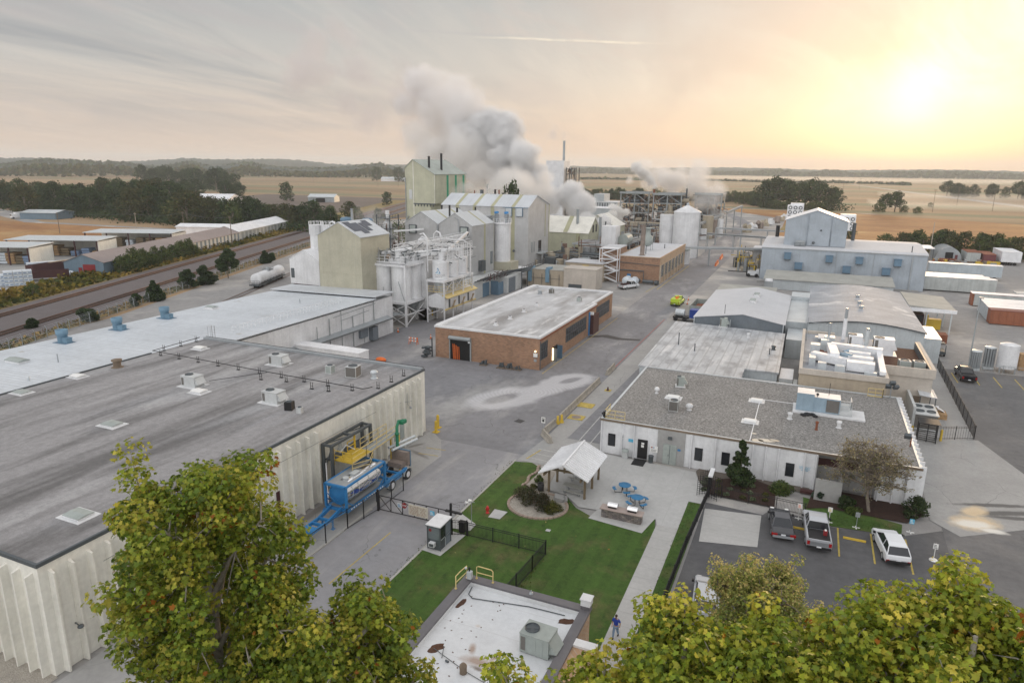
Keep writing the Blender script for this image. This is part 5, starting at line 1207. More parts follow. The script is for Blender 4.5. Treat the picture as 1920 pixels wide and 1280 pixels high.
while x<3.0:
 if not(-13.6<x<-9.7)and all(abs(x-q)>.5 for q in(-17.6,-14.2,-8.3,-5.6,.55)):rib2((x,OY0),0,-1)
 x+=1.21
for x in(2.85,8.4,9.6,10.7):rib2((x,OY0),0,-1)
for k in range(19):rib2((OX1,OY0+.3+1.2*k),1,0,OH+.18,.42)
m.build('wall','white_paint',t)
m=MB();m.box(-12.6,-9.75,OY0-.14,OY0,0,OH-.1);m.build('entrance_panel','concrete',t)
m=MB();m.box(2.99,8.21,OY0+1.1,OY0+1.2,0,OH-.05);m.box(2.9,5.2,OY0-2.4,OY0-2.2,0,2.2);m.box(5.0,5.2,OY0-2.2,OY0+1.1,0,2.2);m.build('grey_wall','concrete',t)
m=MB();m.box(3.05,7.0,OY0+1.05,OY0+1.12,2.2,3.0);m.build('brown_band','rust_dark',t)
m=MB();m.flat([(OX0+.2,OY0+.2),(OX1-.2,OY0+.2),(OX1-.2,OY1-.2),(OX0+.2,OY1-.2)],OH+.03);m.build('roof','gravel_roof',t)
m=MB();m.box(OX0-.06,OX1+.08,OY0-.08,OY0+.2,OH-.1,OH+.1);m.box(OX0-.06,OX0+.2,OY0+.2,OY1,OH-.1,OH+.1);m.box(OX1-.2,OX1+.05,OY0+.2,OY1,OH-.1,OH+.12);m.box(OX0+.2,OX1-.2,OY1-.2,OY1+.05,OH-.05,OH+.12)
m.build('coping','galv_pale',t)
m=MB();m.box(OX0-.08,OX1+.1,OY0-.10,OY0-.07,OH-.12,OH+.12);m.build('fascia','wood_pole',t)
for x in(-17.6,-8.3,-5.6,.55):
 m=MB();m.box(x-.40,x+.40,OY0-.06,OY0+.02,.95,2.35);f=m.build('window','black',t)
 m=MB();m.box(x-.34,x+.34,OY0-.08,OY0-.05,1.0,2.3);m.build('pane','glass_dark',f)
m=MB();m.box(-14.7,-13.65,OY0-.1,OY0,.1,2.25);d=m.build('door','black',t,label='dark entrance door with two papers on it')
m=MB();m.box(-14.3,-14.0,OY0-.12,OY0-.1,1.75,1.95);m.box(-14.32,-14.02,OY0-.12,OY0-.1,1.4,1.68);m.build('notice','sign_white',d)
m=MB();m.box(-11.95,-10.55,OY0-.2,OY0-.13,.0,2.25);d=m.build('door','unit_grey',t,label='grey double door in the concrete panel')
m=MB();m.box(-11.27,-11.23,OY0-.22,OY0-.2,.05,2.2);m.box(-11.4,-11.35,OY0-.24,OY0-.2,.95,1.15);m.build('handle','steel_dark',d)
m=MB();m.box(-11.5,-11.1,OY0-.35,OY0-.14,2.85,3.15);m.build('wall_lamp','steel_dark',t)
m=MB();m.box(-10.45,-10.15,OY0-.18,OY0-.14,1.7,1.9);m.build('blue_plate','truck_blue',t)
sg=T('wall_sign','small white sign with a red-blue mark left of the grey double door','sign',(-12.9,OY0-.26,1.45))
m=MB();m.box(-13.3,-12.5,OY0-.30,OY0-.26,1.15,1.85);m.build('panel','sign_white',sg)
m=MB();m.box(-13.2,-13.05,OY0-.31,OY0-.30,1.6,1.75);m.box(-12.98,-12.85,OY0-.31,OY0-.30,1.62,1.73,1)
for k in range(3):m.box(-13.2,-12.7+.05*k,OY0-.31,OY0-.30,1.25+.09*k,1.28+.09*k,2)
m.build('print',['red_paint','logo_blue','ink'],sg)
m=MB();m.box(-15.75,-15.05,OY0-.03,OY0,1.75,2.1);m.build('wall_print','logo_light',t)
sgn=text('COMMUNITY\n& TRAINING\nCENTER',.17,(1.9,OY0-.045,2.0),FACE_S,'logo_light',t,'lettering')
m=MB();m.tube([(-16.3,OY0-.3,.1),(-16.3,OY0-.3,2.6)],.03,6);m.box(-16.4,-16.2,OY0-.34,OY0-.26,2.3,2.36);m.build('conduit','galv',t)
m=MB()
for(p,q)in(((-18.6,OY0+.5),(-16.4,OY0+.5)),((-18.6,OY0+.5),(-18.6,OY0+2.6))):railing(m,[(*p,OH),(*q,OH)],.95,.05,1.1)
m.build('roof_railing','yellow_pale',t)
m=MB();m.box(-18.85,-18.65,OY0+.5,OY0+.7,OH,OH+.7);m.ball((-18.8,OY0+.2,OH+.6),.13);m.build('camera','black',t)
m=MB();m.box(-3.5,-3.42,OY0+.2,82.8,OH+.03,OH+.08);m.box(-3.5,.4,82.72,82.80,OH+.03,OH+.08);m.build('roof_pipe','white_clean',t)
m=MB()
for(x,y,r)in((-2.8,69.2,.7),(-2.0,69.5,.9),(-1.2,69.9,.5),(-3.2,71,.3)):m.flat([(x+r*rnd.uniform(.7,1.3)*math.cos(a),y+.6*r*rnd.uniform(.7,1.3)*math.sin(a))for a in[k*.7 for k in range(9)]],OH+.045)
m.build('sealant_patch','cream_stain',t)
zr=OH+.04
vent('white domed mushroom vent near the left edge of the gravel roof',-15.2,79.7,zr,'mushroom',.15,.45,'parapet_white')
vent('white domed mushroom vent beside the condenser on the gravel roof',-10.6,75.4,zr,'mushroom',.2,.4,'parapet_white')
rtu('small grey pump unit on a white curb near the back left of the gravel roof',-13.1,83.8,zr,.9,.8,1.2,.2,'unit_grey')
skylight('white flat hatch beside the condenser on the gravel roof',-13.0,78.8,zr,1.3,.95,.28)
skylight('white flat hatch right of the roof pipe, back one',-3.8,81.9,zr,1.2,.9,.25)
skylight('white flat hatch right beside the roof pipe, front one',-3.9,74.4,zr,1.2,.9,.25)
condenser('square tan condenser on the left half of the gravel roof',-12.2,74.6,zr,1.0,1.1,.05)
vent('white gooseneck vent in front of the big blue-grey roof unit, left one',-.0,77.2,zr,'can',.2,.6,'parapet_white')
vent('white gooseneck vent on the open gravel right of the centre',4.9,76.6,zr,'can',.2,.6,'parapet_white')
vent('rusty red valve pipe between the two white gooseneck vents',2.7,74.9,zr,'can',.12,.8,'rust')
t=T('large_air_handler','big blue-grey air handling unit with a pale top on the gravel roof','air handler',(3.2,81,zr))
m=MB();m.box(.5,2.3,80.2,82.4,zr+.2,zr+2.2,0,1);m.box(2.3,5.0,80.3,82.3,zr+.2,zr+1.9,0,1);m.build('casing',['unit_blue','parapet_white'],t)
m=MB();m.box(3.6,4.9,80.24,80.3,zr+.35,zr+1.75);m.build('coil','coil',t)
m=MB();railing(m,[(5.0,80.4,zr+.9),(6.1,80.4,zr+.9),(6.1,82.2,zr+.9)],.9,.06,.9);m.extr([(80.3,zr+.2),(82.3,zr+.2),(82.3,zr+1.0),(80.3,zr+.5)],0,5.0,6.3);m.build('intake','unit_pale',t)
m=MB();m.box(.2,7.6,79.6,82.8,zr-.02,zr+.16);m.build('curb','parapet_white',t)
m=MB();m.ball((2.6,80.5,zr+2.2),.16);m.tube([(2.6,80.5,zr+.3),(2.6,80.5,zr+2.1)],.04,6);m.tube([(3.8,81.8,zr+1.9),(3.8,81.8,zr+3.3)],.03,6);m.build('sensor_mast','black',t)
m=MB()
for k in range(9):m.ball((2.0+rnd.uniform(-.8,.8),79.2+rnd.uniform(-.3,.3),zr+.1),rnd.uniform(.15,.35),7,0,(1.3,1,.5))
tag(m.build('black_tarp','black'),'crumpled black tarp lying in front of the big roof unit','tarp')
for i,(lab,x,y)in enumerate((('triple floodlight on a mast at the back right corner of the gravel roof',10.8,89.9),('floodlight on a bracket at the front right edge of the gravel roof',11.3,74.0))):
 t=T('floodlight',lab,'floodlight',(x,y,zr))
 m=MB();m.tube([(x,y,zr),(x,y,zr+(1.9 if i==0 else 1.0))],.06,6);m.build('mast','galv' if i==0 else 'rust',t)
 for k in range(3 if i==0 else 1):
  m=MB();m.cbox((x-.35+.4*k,y-.15,zr+(1.5+.45*(k%2)if i==0 else 1.1)),(.6,.35,.5),.3*k,0,0,.6);m.build('lamp_head','steel_dark',t)
t=T('railing','yellow and white access railing at the back of the gravel roof','railing',(9.2,90,zr))
m=MB();railing(m,[(8.4,89.8,zr),(10.0,89.8,zr),(10.0,90.3,zr)],1.0,.06,.8);m.build('rail','yellow_pale',t)
# ---------------------------------------------------------------- membrane-roofed block
t=T('building','low block with a wide patchy white membrane roof behind the gravel roof','building',(-11,106,0))
m=MB();m.prism([(-19.9,90.6),(-6.5,90.6),(-6.5,95.4),(-2.2,95.4),(-2.4,119.6),(-20.4,121.2)],0,3.75);m.build('wall','grey_siding',t)
m=MB();m.prism([(-20.1,90.55),(-6.4,90.55),(-6.4,95.2),(-2.0,95.2),(-2.2,119.8),(-20.6,121.4)],3.75,3.95,0);m.build('roof','membrane_roof',t)
for lab,x,y,k,r,h in(('thin black pipe at the left of the membrane roof',-17.1,104.6,'pipe',.08,1.9),('second thin black pipe, shorter, on the membrane roof',-14.2,101.8,'pipe',.08,1.1),('white cap vent near the far edge of the membrane roof',-7.6,114.2,'can',.2,.6),('pipe stub at the right of the membrane roof',-3.8,104.6,'pipe',.07,.9),('grey can vent at the right edge of the membrane roof',-3.4,107.7,'can',.25,.5)):
 vent(lab,x,y,3.95,k,r,h,'parapet_white' if 'white cap' in lab else 'steel_dark')
rtu('tall grey fan unit at the far edge of the membrane roof',-12.3,120.6,3.95,1.1,1.0,1.5,0,'unit_grey')
# slate building with bright roof
t=T('building','slate grey metal building with a bright low-pitched white roof and a covered stair door','building',(-10,138,0))
m=MB();m.gable(-17.6,-2.6,122.8,153,0,4.7,5.9,1,0,1,.2,-9.4,.14);m.build('wall',['slate_siding','white_membrane'],t)
m=MB();m.box(-9.0,-6.0,121.4,122.8,3.1,3.3);m.bar((-6.0,121.5,3.2),(-3.6,121.5,.6),.2,.5);m.build('porch','tan_panel',t)
m=MB();m.box(-8.0,-6.6,122.7,122.8,.9,2.9);m.build('door','truck_blue',t)
m=MB();m.box(-4.0,-3.3,122.7,122.8,2.2,3.2);m.build('window','sign_white',t)
for x in(-17.6,-11.4,-2.7):
 m=MB();m.bar((x,122.6,0),(x,122.6,4.8),.14);m.build('downpipe','galv_pale',t)
skylight('ridge vent on the bright white roof, nearer one',-8.9,136.5,5.85,.9,2.2,.6,0,'unit_grey',None,'roof vent','roof_vent');skylight('ridge vent on the bright white roof, farther one',-8.7,143.5,5.85,.9,2.2,.6,0,'unit_grey',None,'roof vent','roof_vent')
vent('thin mast with a crossbar at the front edge of the bright roof',-12.6,124,5.3,'pipe',.05,1.9,'steel_dark')
t=T('building','flat grey link building between the bright roof and the arched roof','building',(-.8,140,0))
m=MB();m.box(-2.5,1.1,128,150,0,4.4,0,1);m.box(-2.4,1.1,150,156,0,5.2,0,1);m.box(-2.0,1.3,119,127.8,0,3.2,0,1);m.build('wall',['grey_siding','galv_pale'],t)
m=MB();m.box(-1.9,-.2,95.6,101,0,3.1,0,1);m.box(-.1,.4,92,97,0,2.8);m.build('lean_to',['unit_pale','white_clean'],t)
# arched-roof building
t=T('building','wide building with a shallow arched pale roof and grey ribbed end wall','building',(10,145,0))
prof=[(1.2,0),(18.7,0)]+[(18.7-17.5*k/12,5.0+.95*math.sin(math.pi*k/12))for k in range(13)]
m=MB();m.extr(prof,1,125.6,166);m.build('wall','grey_siding',t)
m=MB();n=12
for k in range(n):
 a=(18.9-17.9*k/n,5.05+.98*math.sin(math.pi*k/n));b=(18.9-17.9*(k+1)/n,5.05+.98*math.sin(math.pi*(k+1)/n))
 m.add([(a[0],125.3,a[1]),(a[0],166.2,a[1]),(b[0],166.2,b[1]),(b[0],125.3,b[1])],[(0,1,2,3)],0,True);m.add([(a[0],125.3,a[1]),(b[0],125.3,b[1]),(b[0],125.3,b[1]-.2),(a[0],125.3,a[1]-.2)],[(0,1,2,3)],1)
m.build('roof',['quonset_roof','steel_dark'],t)
m=MB();m.box(18.7,21.2,126.2,136.2,0,3.9);m.build('side_wing','grey_siding',t)
m=MB();m.box(18.71,21.25,126.15,136.3,3.9,4.05);m.build('wing_roof','galv_pale',t)
for y in(138,143,150):vent('round ridge vent on the arched roof, '+{138:'nearest',143:'middle',150:'farthest'}[y],9.8,y,5.98,'can',.35,.35,'galv','ridge vents on the arched roof')
t=T('canopy','open steel loading canopy with a flat grey roof right of the arched building','canopy',(23,158,0))
m=MB();m.extr([(18.9,5.0),(26.9,4.55),(26.9,4.75),(18.9,5.2)],1,150.6,167);m.build('roof','grey_plank',t);m=MB();m.box(18.9,27,150.4,150.6,4.1,4.8);m.build('fascia','white_clean',t)
for x in(22.2,26.3):
 for y in(151,158.5,166):
  m=MB();m.bar((x,y,0),(x,y,4.5),.22);m.build('post','galv_pale',t)
t=T('rusty_dumpster','rust-brown waste dumpster under the loading canopy','dumpster',(22,140,0))
m=MB();m.box(21.6,24.6,141.5,144.2,.1,1.7);m.build('body','rust',t)
t=T('rusty_machine','rusty baler with dark opening under the canopy','machine',(20.5,155,0))
m=MB();m.box(19.4,22.0,152.5,156,.2,3.2);m.box(19.6,21.8,152.3,152.5,1.8,3.0,1);m.build('body',['rust_dark','black'],t)
m=MB();m.box(22.8,25.2,153.5,155,.2,2.2);m.box(22.6,22.9,153.2,155.2,.2,3.0);m.build('yellow_frame','yellow',t)
t=T('utility_cart','small dark utility cart parked at the corner of the grey side wing','cart',(20.6,133.6,0))
m=MB();m.box(21.6,23.0,131.5,134.5,.4,.9);m.bar((21.7,131.6,.9),(21.7,131.6,2.0),.1);m.bar((22.9,131.6,.9),(22.9,131.6,2.0),.1);m.box(21.6,23,133,134.4,1.9,2.0);m.build('body','steel_dark',t)
for x in(21.7,22.8):
 for y in(132,134):
  m=MB();m.cyl((x,y,.3),(x+.2,y,.3),.3,n=12);m.build('wheel','rubber',t)
# tan laboratory with roof ducts
t=T('laboratory_building','tan stucco block crowded with ducts behind the gravel roof','building',(5.5,98,0))
m=MB();m.box(.5,10.5,91.4,115.5,0,5.3);m.build('wall','tan_panel',t)
m=MB();m.flat([(.8,91.7),(10.2,91.7),(10.2,115.3),(.8,115.3)],5.34);m.build('roof','quonset_roof',t)
m=MB();m.box(.4,.8,91.2,115.5,5.3,6.0);m.box(.8,10.6,91.2,91.5,5.3,6.0);m.box(10.2,10.6,91.5,103,5.3,6.0);m.box(.8,5.0,115.2,115.5,5.3,5.8);m.build('parapet','tan_light',t)
def duct(m,pts,w=1.0,h=.8):
 for a,b in zip(pts,pts[1:]):m.bar(a,b,w,h)
z=6.1
t2=T('roof_ductwork','large looping white air ducts on the tan laboratory roof','ductwork',(5,98,5.3))
m=MB();duct(m,[(1.9,98.6,z),(6.2,96.4,z)],1.1,1.0);duct(m,[(6.0,95.2,z),(9.2,95.0,z)],1.3,1.2);duct(m,[(6.2,98.0,z+.1),(9.2,97.8,z+.1)],1.0,1.0);duct(m,[(6.4,100.4,z+.2),(9.0,100.2,z+.2)],1.0,.9)
duct(m,[(4.2,103.2,z+.4),(4.6,97.4,z+.4)],1.1,.9);duct(m,[(4.2,103.2,z+.5),(10.6,102.4,z+.5)],1.0,.8);duct(m,[(10.2,102.6,z+.3),(10.0,92.6,z+.0)],.7,.5);m.build('duct','white_clean',t2)
m=MB();m.tube([(5.6,99.8,z-.3),(5.5,99.0,z+.2),(5.9,98.4,z+.4),(6.6,98.0,z+.3)],.5,10);m.tube([(5.9,101,z),(6.6,101.3,z+.3)],.45,10);m.build('elbow','unit_blue',t2)
m=MB()
for(x,y,w,d,h)in((1.6,101.5,1.2,1.4,1.5),(2.9,104,1.0,1.0,1.7),(1.5,95.6,.8,2.2,1.1),(2.6,94.2,1.0,.9,.9),(4.6,93.6,1.2,1.0,.9),(3.4,107.5,1.4,1.6,1.4),(8.0,93.0,1.4,.6,.6),(2.2,111,1.5,1.0,.5)):m=MB();m.box(x,x+w,y,y+d,5.34,5.34+h);m.build('fan_box','galv_pale',t2)
m=MB()
for(x,y)in((3.0,102),(3.6,101.2),(2.2,99),(4.9,100)):m.cyl((x,y,5.34),(x,y,6.0),.4,n=12)
m.build('motor','rust',t2)
m=MB();m.tube([(1.0,110,5.3),(1.0,110,9.0)],.05,6);m.tube([(1.2,113.5,7.6),(4.8,112.6,7.4)],.04,6);m.tube([(4.0,109,5.3),(4.0,109,8.6)],.18,8);m.tube([(3.2,111,5.3),(3.2,111,5.8)],.5,10);m.build('mast','galv',t2)
m=MB()
for k in range(6):m.bar((2.6,109+k*.45,6.2),(4.2,109+k*.45,6.2),.2)
m.build('rack','white_clean',t2)
for i,(x,y)in enumerate(((6.2,113.5),(8.8,106))):
 q=T('exhaust_stack',('white-collared' if i==0 else 'pale ribbed')+' exhaust stack on the laboratory roof, '+('at the dark well' if i==0 else 'right of the roof units'),'stack',(x,y,5.3));m=MB();m.cyl((x,y,4.8),(x,y,8.6),.28,n=12);m.build('shaft','galv_pale' if i else 'white_clean',q);m=MB();m.cyl((x,y,8.6),(x,y,10.2 if i==0 else 8.9),.22,n=12);m.build('collar','galv',q)
t=T('laboratory_building','tan walled plant yard with a dark sunken roof right of the laboratory','building',(13.5,105,0))
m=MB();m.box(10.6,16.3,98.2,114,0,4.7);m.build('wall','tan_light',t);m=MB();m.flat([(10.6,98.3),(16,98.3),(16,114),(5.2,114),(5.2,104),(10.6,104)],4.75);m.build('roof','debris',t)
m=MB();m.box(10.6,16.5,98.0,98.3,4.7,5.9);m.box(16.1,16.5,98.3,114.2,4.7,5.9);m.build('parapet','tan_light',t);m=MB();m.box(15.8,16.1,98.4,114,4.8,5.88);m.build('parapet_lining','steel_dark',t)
for i,(x,y,w)in enumerate(((7.6,110,1.8),(11.3,109.5,2.6))):rtu('white boxy air handler in the dark plant yard, '+('smaller left one' if i==0 else 'larger right one'),x,y,4.75,w,2.0,2.2,0,'white_clean')
for i,(x,y)in enumerate(((13.2,101),(14.9,101.2))):condenser('grey fan unit at the front of the dark plant yard, '+('left one' if i==0 else 'right one'),x,y,4.75,1.3,1.3,.1,'unit_grey')
t=T('entrance_canopy','small white-roofed canopy on dark posts over a side door','canopy',(15.8,102,0))
m=MB();m.extr([(14.8,2.9),(16.8,2.7),(16.8,2.78),(14.8,3.0)],1,96.2,100.2);m.build('roof','white_roof_metal',t)
for(x,y)in((14.95,96.3),(16.65,96.3),(16.65,100)):
 m=MB();m.bar((x,y,0),(x,y,2.75),.1);m.build('post','steel_dark',t)
m=MB();m.box(14.4,15.2,98.1,98.2,0,2.2);m.build('door','wood_pole',t)
# ---------------------------------------------------------------- big pale blue building
t=T('process_building','large pale blue metal building with a raised gabled penthouse and blue wall boxes','building',(8,218,0))
m=MB();m.box(-12.2,28.1,203.5,232,0,9.35);m.build('wall','blue_white_siding',t)
m=MB();m.extr([(203.3,9.3),(232.3,9.3),(231,10.2),(222,10.6),(205.5,9.75)],0,-12.4,28.3);m.build('roof','white_membrane',t)
m=MB();m.box(-12.3,28.2,203.36,203.44,9.1,9.4);m.build('gutter','galv',t)
m=MB();m.gable(-6.9,8.8,208,222,9.6,16.8,19.6,1,0,1,.25);m.build('penthouse',['blue_white_siding','white_clean'],t)
m=MB();m.box(-.9,4.6,207.4,208,10,16.9);m.extr([(-.9,16.9),(4.6,16.9),(4.6,17.8),(.95,19.3),(-.9,18.6)],1,207.4,208);m.box(5.0,8.7,207.6,208,10,14.2);m.build('penthouse_bay','blue_white_siding_e',t)
m=MB();m.ball((2.3,207.3,14.3),.25);m.ball((.7,207,10.9),.4);m.box(-3.8,-1.4,206.4,207.3,10.0,11.4,1);railing(m,[(-4,206.2,9.8),(-1.2,206.2,9.8)],1,.07);m.build('roof_fittings',['steel_dark','galv'],t)
for i,(x,z)in enumerate(((-5.4,7.4),(-2.4,4.8),(5.1,7.2),(9.6,4.6),(12.4,7.2),(19.0,4.7),(21.4,7.2))):
 up=z>6;m=MB();w=.85 if up else .95
 m.box(x-w,x+w,202.3,203.5,z-.85,z+.85,0);m.box(x-w-.08,x+w+.08,202.2,203.5,z+.85,z+.95);m.box(x-w,x+w,202.25,203.5,z-1.05,z-.85,1);m.build('wall_box',['blue_box','steel_dark'],t)
m=MB()
for x in(-2.4,6.8,15.8):m.box(x,x+.10,203.43,203.5,0,9.3)
m.box(24.6,24.9,203.3,203.5,0,9.3);m.build('downpipe','galv',t)
m=MB();m.box(-12.6,-9.8,200,203.4,0,.5);m.box(-12,27,202.8,203.5,0,.25);m.build('plinth','concrete',t)
stack(t,11.2,224,10,15.6,.5,'steel_dark');stack(t,-9.6,226,10,13.8,.55,'black')
m=MB();m.box(-17,-10,232.4,244,5.2,5.6);m.box(-16.5,-10.5,233,243,0,5.2);m.build('rear_lean_to','white_membrane',t)
vent('slim pipe on the right end of the pale blue building roof',24.6,206,9.8,'pipe',.12,1.6,'steel_dark')
t=T('building','low block with an orange-brown wall and flat grey roof beside the road fence','building',(-12,165,0))
m=MB();m.box(-18.6,-6.2,163.6,172,0,3.0);m.build('wall','brick_tan',t);m=MB();m.box(-18.8,-6,163.4,172.2,3.0,3.25);m.build('roof','grey_plank',t)
t=T('building','long narrow grey-roofed lean-to along the foot of the pale blue building','building',(8,196,0))
m=MB();m.box(-10,20,190,199.5,0,2.6);m.build('wall','grey_siding',t);m=MB();m.extr([(189.6,2.6),(199.8,3.6),(199.8,3.75),(189.6,2.75)],0,-10.3,20.3);m.build('roof','grey_plank',t)
t=T('vent_stand','pair of white fan drums at the corner of the pale blue building','fan',(-9,184,0))
m=MB();m.box(-9.5,-7.4,180,182,0,3.4);m.lathe([(.9,0),(.9,.5),(.02,.6)],(-8.5,181,3.4),14,1);m.build('drum',['galv','white_clean'],t)
t=T('process_skid','yellow and grey valve skid between the road and the pale blue building','process unit',(-18,232,0))
q=random.Random(21);ms=[MB()for _ in range(4)]
for k in range(90):
 x=q.uniform(-21.5,-13);y=q.uniform(218,246);h=q.uniform(1,4.5);m=ms[k%4];c=q.random()
 if c<.35:m.cyl((x,y,0),(x,y,h),q.uniform(.2,.7),n=9)
 elif c<.6:m.bar((x,y,0),(x,y,h+1.5),.2);m.bar((x,y,h),(x+q.uniform(1,3),y,h),.2)
 elif c<.8:m.tube([(x,y,0),(x,y,h),(x+q.uniform(-3,3),y,h)],.13,6)
 else:m.box(x,x+q.uniform(.6,2),y,y+q.uniform(.6,2),0,h*.6)
for m,mt,nm in zip(ms,('pipe_grey','yellow','steel_dark','pipe_tan'),('pipes','yellow_frame','pumps','vessels')):m.build(nm,mt,t)
# ================================================================ gatehouse corner building in front
t=T('front_office','white-roofed brick office in the foreground with a grey parapet','building',(-14,31,0))
m=MB();m.box(-18.3,-9.9,12,35.3,0,4.09);m.box(-18.3,-17.9,12,35.3,4.09,4.35);m.box(-17.9,-10.3,34.9,35.3,4.09,4.35);m.box(-10.3,-9.9,12,35.3,4.09,4.35);m.box(-9.9,-8.6,12,32.2,0,4.35);m.build('wall','brick_tan',t)
m=MB();m.flat([(-17.9,12),(-10.3,12),(-10.3,34.9),(-17.9,34.9)],4.1);m.build('roof','office_roof',t)
m=MB();m.box(-18.4,-17.8,12,35.4,4.35,4.5);m.box(-17.8,-9.8,34.8,35.4,4.35,4.5);m.box(-10.4,-9.8,12,34.8,4.35,4.5);m.build('coping','cap_grey',t)
m=MB();m.box(-9.79,-8.5,31.7,32.3,4.35,4.5);m.box(-17.85,-17.8,12,34.8,4.1,4.36);m.box(-17.8,-10.35,34.75,34.8,4.1,4.36);m.box(-10.4,-10.35,12,34.8,4.1,4.36);m.build('parapet_lining','parapet_white',t)
m=MB();m.box(-9.92,-9.86,32.8,33.2,1,3);m.build('window','glass_dark',t)
q=random.Random(4)
m=MB()
def blob(m,x,y,r,z,st=1.0,rz=0.0):
 pts=[]
 for k in range(14):
  a=2*math.pi*k/14;rr_=r*q.uniform(.7,1.2);u,v=rr_*math.cos(a)*st,rr_*math.sin(a);pts.append((x+u*math.cos(rz)-v*math.sin(rz),y+u*math.sin(rz)+v*math.cos(rz)))
 m.flat(pts,z)
m=MB();blob(m,-17.5,33.0,.22,4.106,2.6,1.45);m.build('leaf_litter','debris',t);m=MB();blob(m,-16.9,28.7,.3,4.106,1.8,.9);m.build('leaf_litter','debris',t);m=MB();blob(m,-10.9,34.0,.25,4.106,2.4,.5);m.build('leaf_litter','debris',t);lit=MB()
for k in range(30):blob(lit,q.uniform(-17.4,-15),q.uniform(27,34),.04,4.107,1.6,q.uniform(0,3))
lit.build('loose_leaves','debris',t)['kind']='stuff'
m=MB();m.tube([(-17.6,34.6,4.2),(-17.5,33.9,4.16),(-17.1,33.6,4.15),(-13.5,34.3,4.15),(-11.2,34.4,4.15)],.03,6);m.tube([(-17.0,28.6,4.15),(-14.5,27.7,4.15),(-11,26.8,4.15)],.02,5);m.tube([(-16.5,28.9,4.2),(-16.2,28.1,4.15)],.02,5);m.cyl((-15.9,28.0,4.16),(-15.7,27.95,4.16),.06,n=8);m.build('cable','steel_dark',t)
m=MB();m.tube([(-14.6,27.6,4.1),(-14.6,27.6,4.5)],.2,12);m.ball((-14.6,27.6,4.5),.22,10);m.build('roof_drain','wood_pole',t)
m=MB();m.tube([(-13.7,35.1,4.45),(-13.7,35.1,4.75)],.03,6);m.lathe([(.14,0),(.1,.1),(.02,.12)],(-13.7,35.1,4.5),10);m.build('lightning_rod','galv',t)
rtu('big pale grey rooftop air conditioner on the white foreground roof',-11.6,31.0,4.1,1.75,1.3,1.2,-.05,'unit_grey',pad=False)
t=T('roof_hatch_railing','yellow tube guard rails at the back corner of the foreground roof','railing',(-17.8,35,4.5))
for pts in([(-18.25,33.6,4.5),(-18.25,33.6,5.4),(-18.2,34.1,5.45),(-18.15,34.9,5.4),(-18.15,34.95,4.5)],[(-17.55,35.15,4.5),(-17.55,35.15,5.35),(-17.4,35.15,5.42),(-16.5,35.15,5.4),(-16.38,35.15,5.3),(-16.38,35.15,4.5)]):
 m=MB();m.tube(pts,.035,8);a,b=pts[0],pts[-1];m.tube([(a[0],a[1],4.95),(b[0],b[1],4.95)],.03,8);m.lathe([(.08,0),(.08,.05)],(a[0],a[1],4.5),8);m.lathe([(.08,0),(.08,.05)],(b[0],b[1],4.5),8);m.build('guard_rail','yellow_pale',t)
m=MB();m.box(-18.05,-17.75,34.7,35.0,4.6,5.1);m.tube([(-17.95,34.9,4.5),(-17.95,34.9,5.35)],.06,8,1);m.ball((-18.05,34.6,5.45),.09,8,0);m.build('control_box',['galv_pale','black'],t)
t=T('brick_chimney','short chimney with a pale cap at the corner of the foreground roof','chimney',(-10.1,35.2,4.5))
m=MB();m.box(-10.4,-9.85,34.95,35.45,4.5,4.75);m.build('base','cap_grey',t);m=MB();m.box(-10.4,-9.8,34.9,35.5,4.75,5.15);m.box(-10.45,-9.75,34.85,35.55,5.15,5.22);m.build('cap','parapet_white',t)
# ================================================================ tanker trailer at the loading platform
t=T('tanker_trailer','blue framed tank trailer with a polished steel tank beside the cream warehouse','trailer',(-35.6,47,0))
m=MB()
for x in(-36.75,-34.55):
 m.bar((x,43.9,1.15),(x,53.6,1.15),.16,.3)
 m.bar((x,43.9,1.3),(x,43.9,3.45),.2);m.bar((x,49.8,1.3),(x,49.8,3.45),.2);m.bar((x,43.9,3.4),(x,49.8,3.4),.16);m.bar((x,43.9,2.0),(x,45.0,1.2),.1);m.bar((x,49.8,2.0),(x,48.7,1.2),.1)
for y in(43.9,49.8):m.bar((-36.75,y,3.4),(-34.55,y,3.4),.2);m.bar((-36.75,y,1.2),(-34.55,y,1.2),.24)
m.bar((-36.75,43.9,1.3),(-34.55,43.9,2.6),.05);m.bar((-34.55,43.9,1.3),(-36.75,43.9,2.6),.05)
for y in(51,52.4,53.6):m.bar((-36.7,y,1.1),(-34.6,y,1.1),.18)
m.box(-36.8,-36.5,49.9,53.6,.8,1.15);m.box(-34.8,-34.47,49.9,52.6,.75,1.25);m.build('frame','truck_blue',t)
m=MB();m.poly([(-36.6,44.0,1.35),(-34.7,44.0,1.35),(-34.7,49.7,1.35),(-36.6,49.7,1.35)]);m.box(-36.72,-35.9,44.0,49.7,3.40,3.46);m.box(-35.0,-34.6,44.0,49.7,3.40,3.46);m.box(-35.9,-35.0,44,44.9,3.40,3.46);m.build('catwalk','galv',t)
m=MB();m.cyl((-35.65,44.25,2.4),(-35.65,49.45,2.4),.96,n=32);m.build('tank','chrome',t)
m=MB();m.lathe([(.02,0),(.5,.04),(.94,.16)],(0,0,0),28);M_=Matrix.Translation((-35.65,44.02,2.4))@Matrix.Rotation(R(-90),4,'X');m.v=[tuple(M_@Vector(v))for v in m.v];m.build('tank_end','truck_blue',t)
m=MB()
for y in(45.1,46.0,47.6,48.9):m.cyl((-35.65,y-.03,2.4),(-35.65,y+.03,2.4),.985,n=32)
m.box(-35.95,-35.35,46.3,47.2,3.3,3.5);m.cyl((-35.65,45.4,3.3),(-35.65,45.4,3.55),.28,n=14);m.build('tank_band','galv_pale',t)
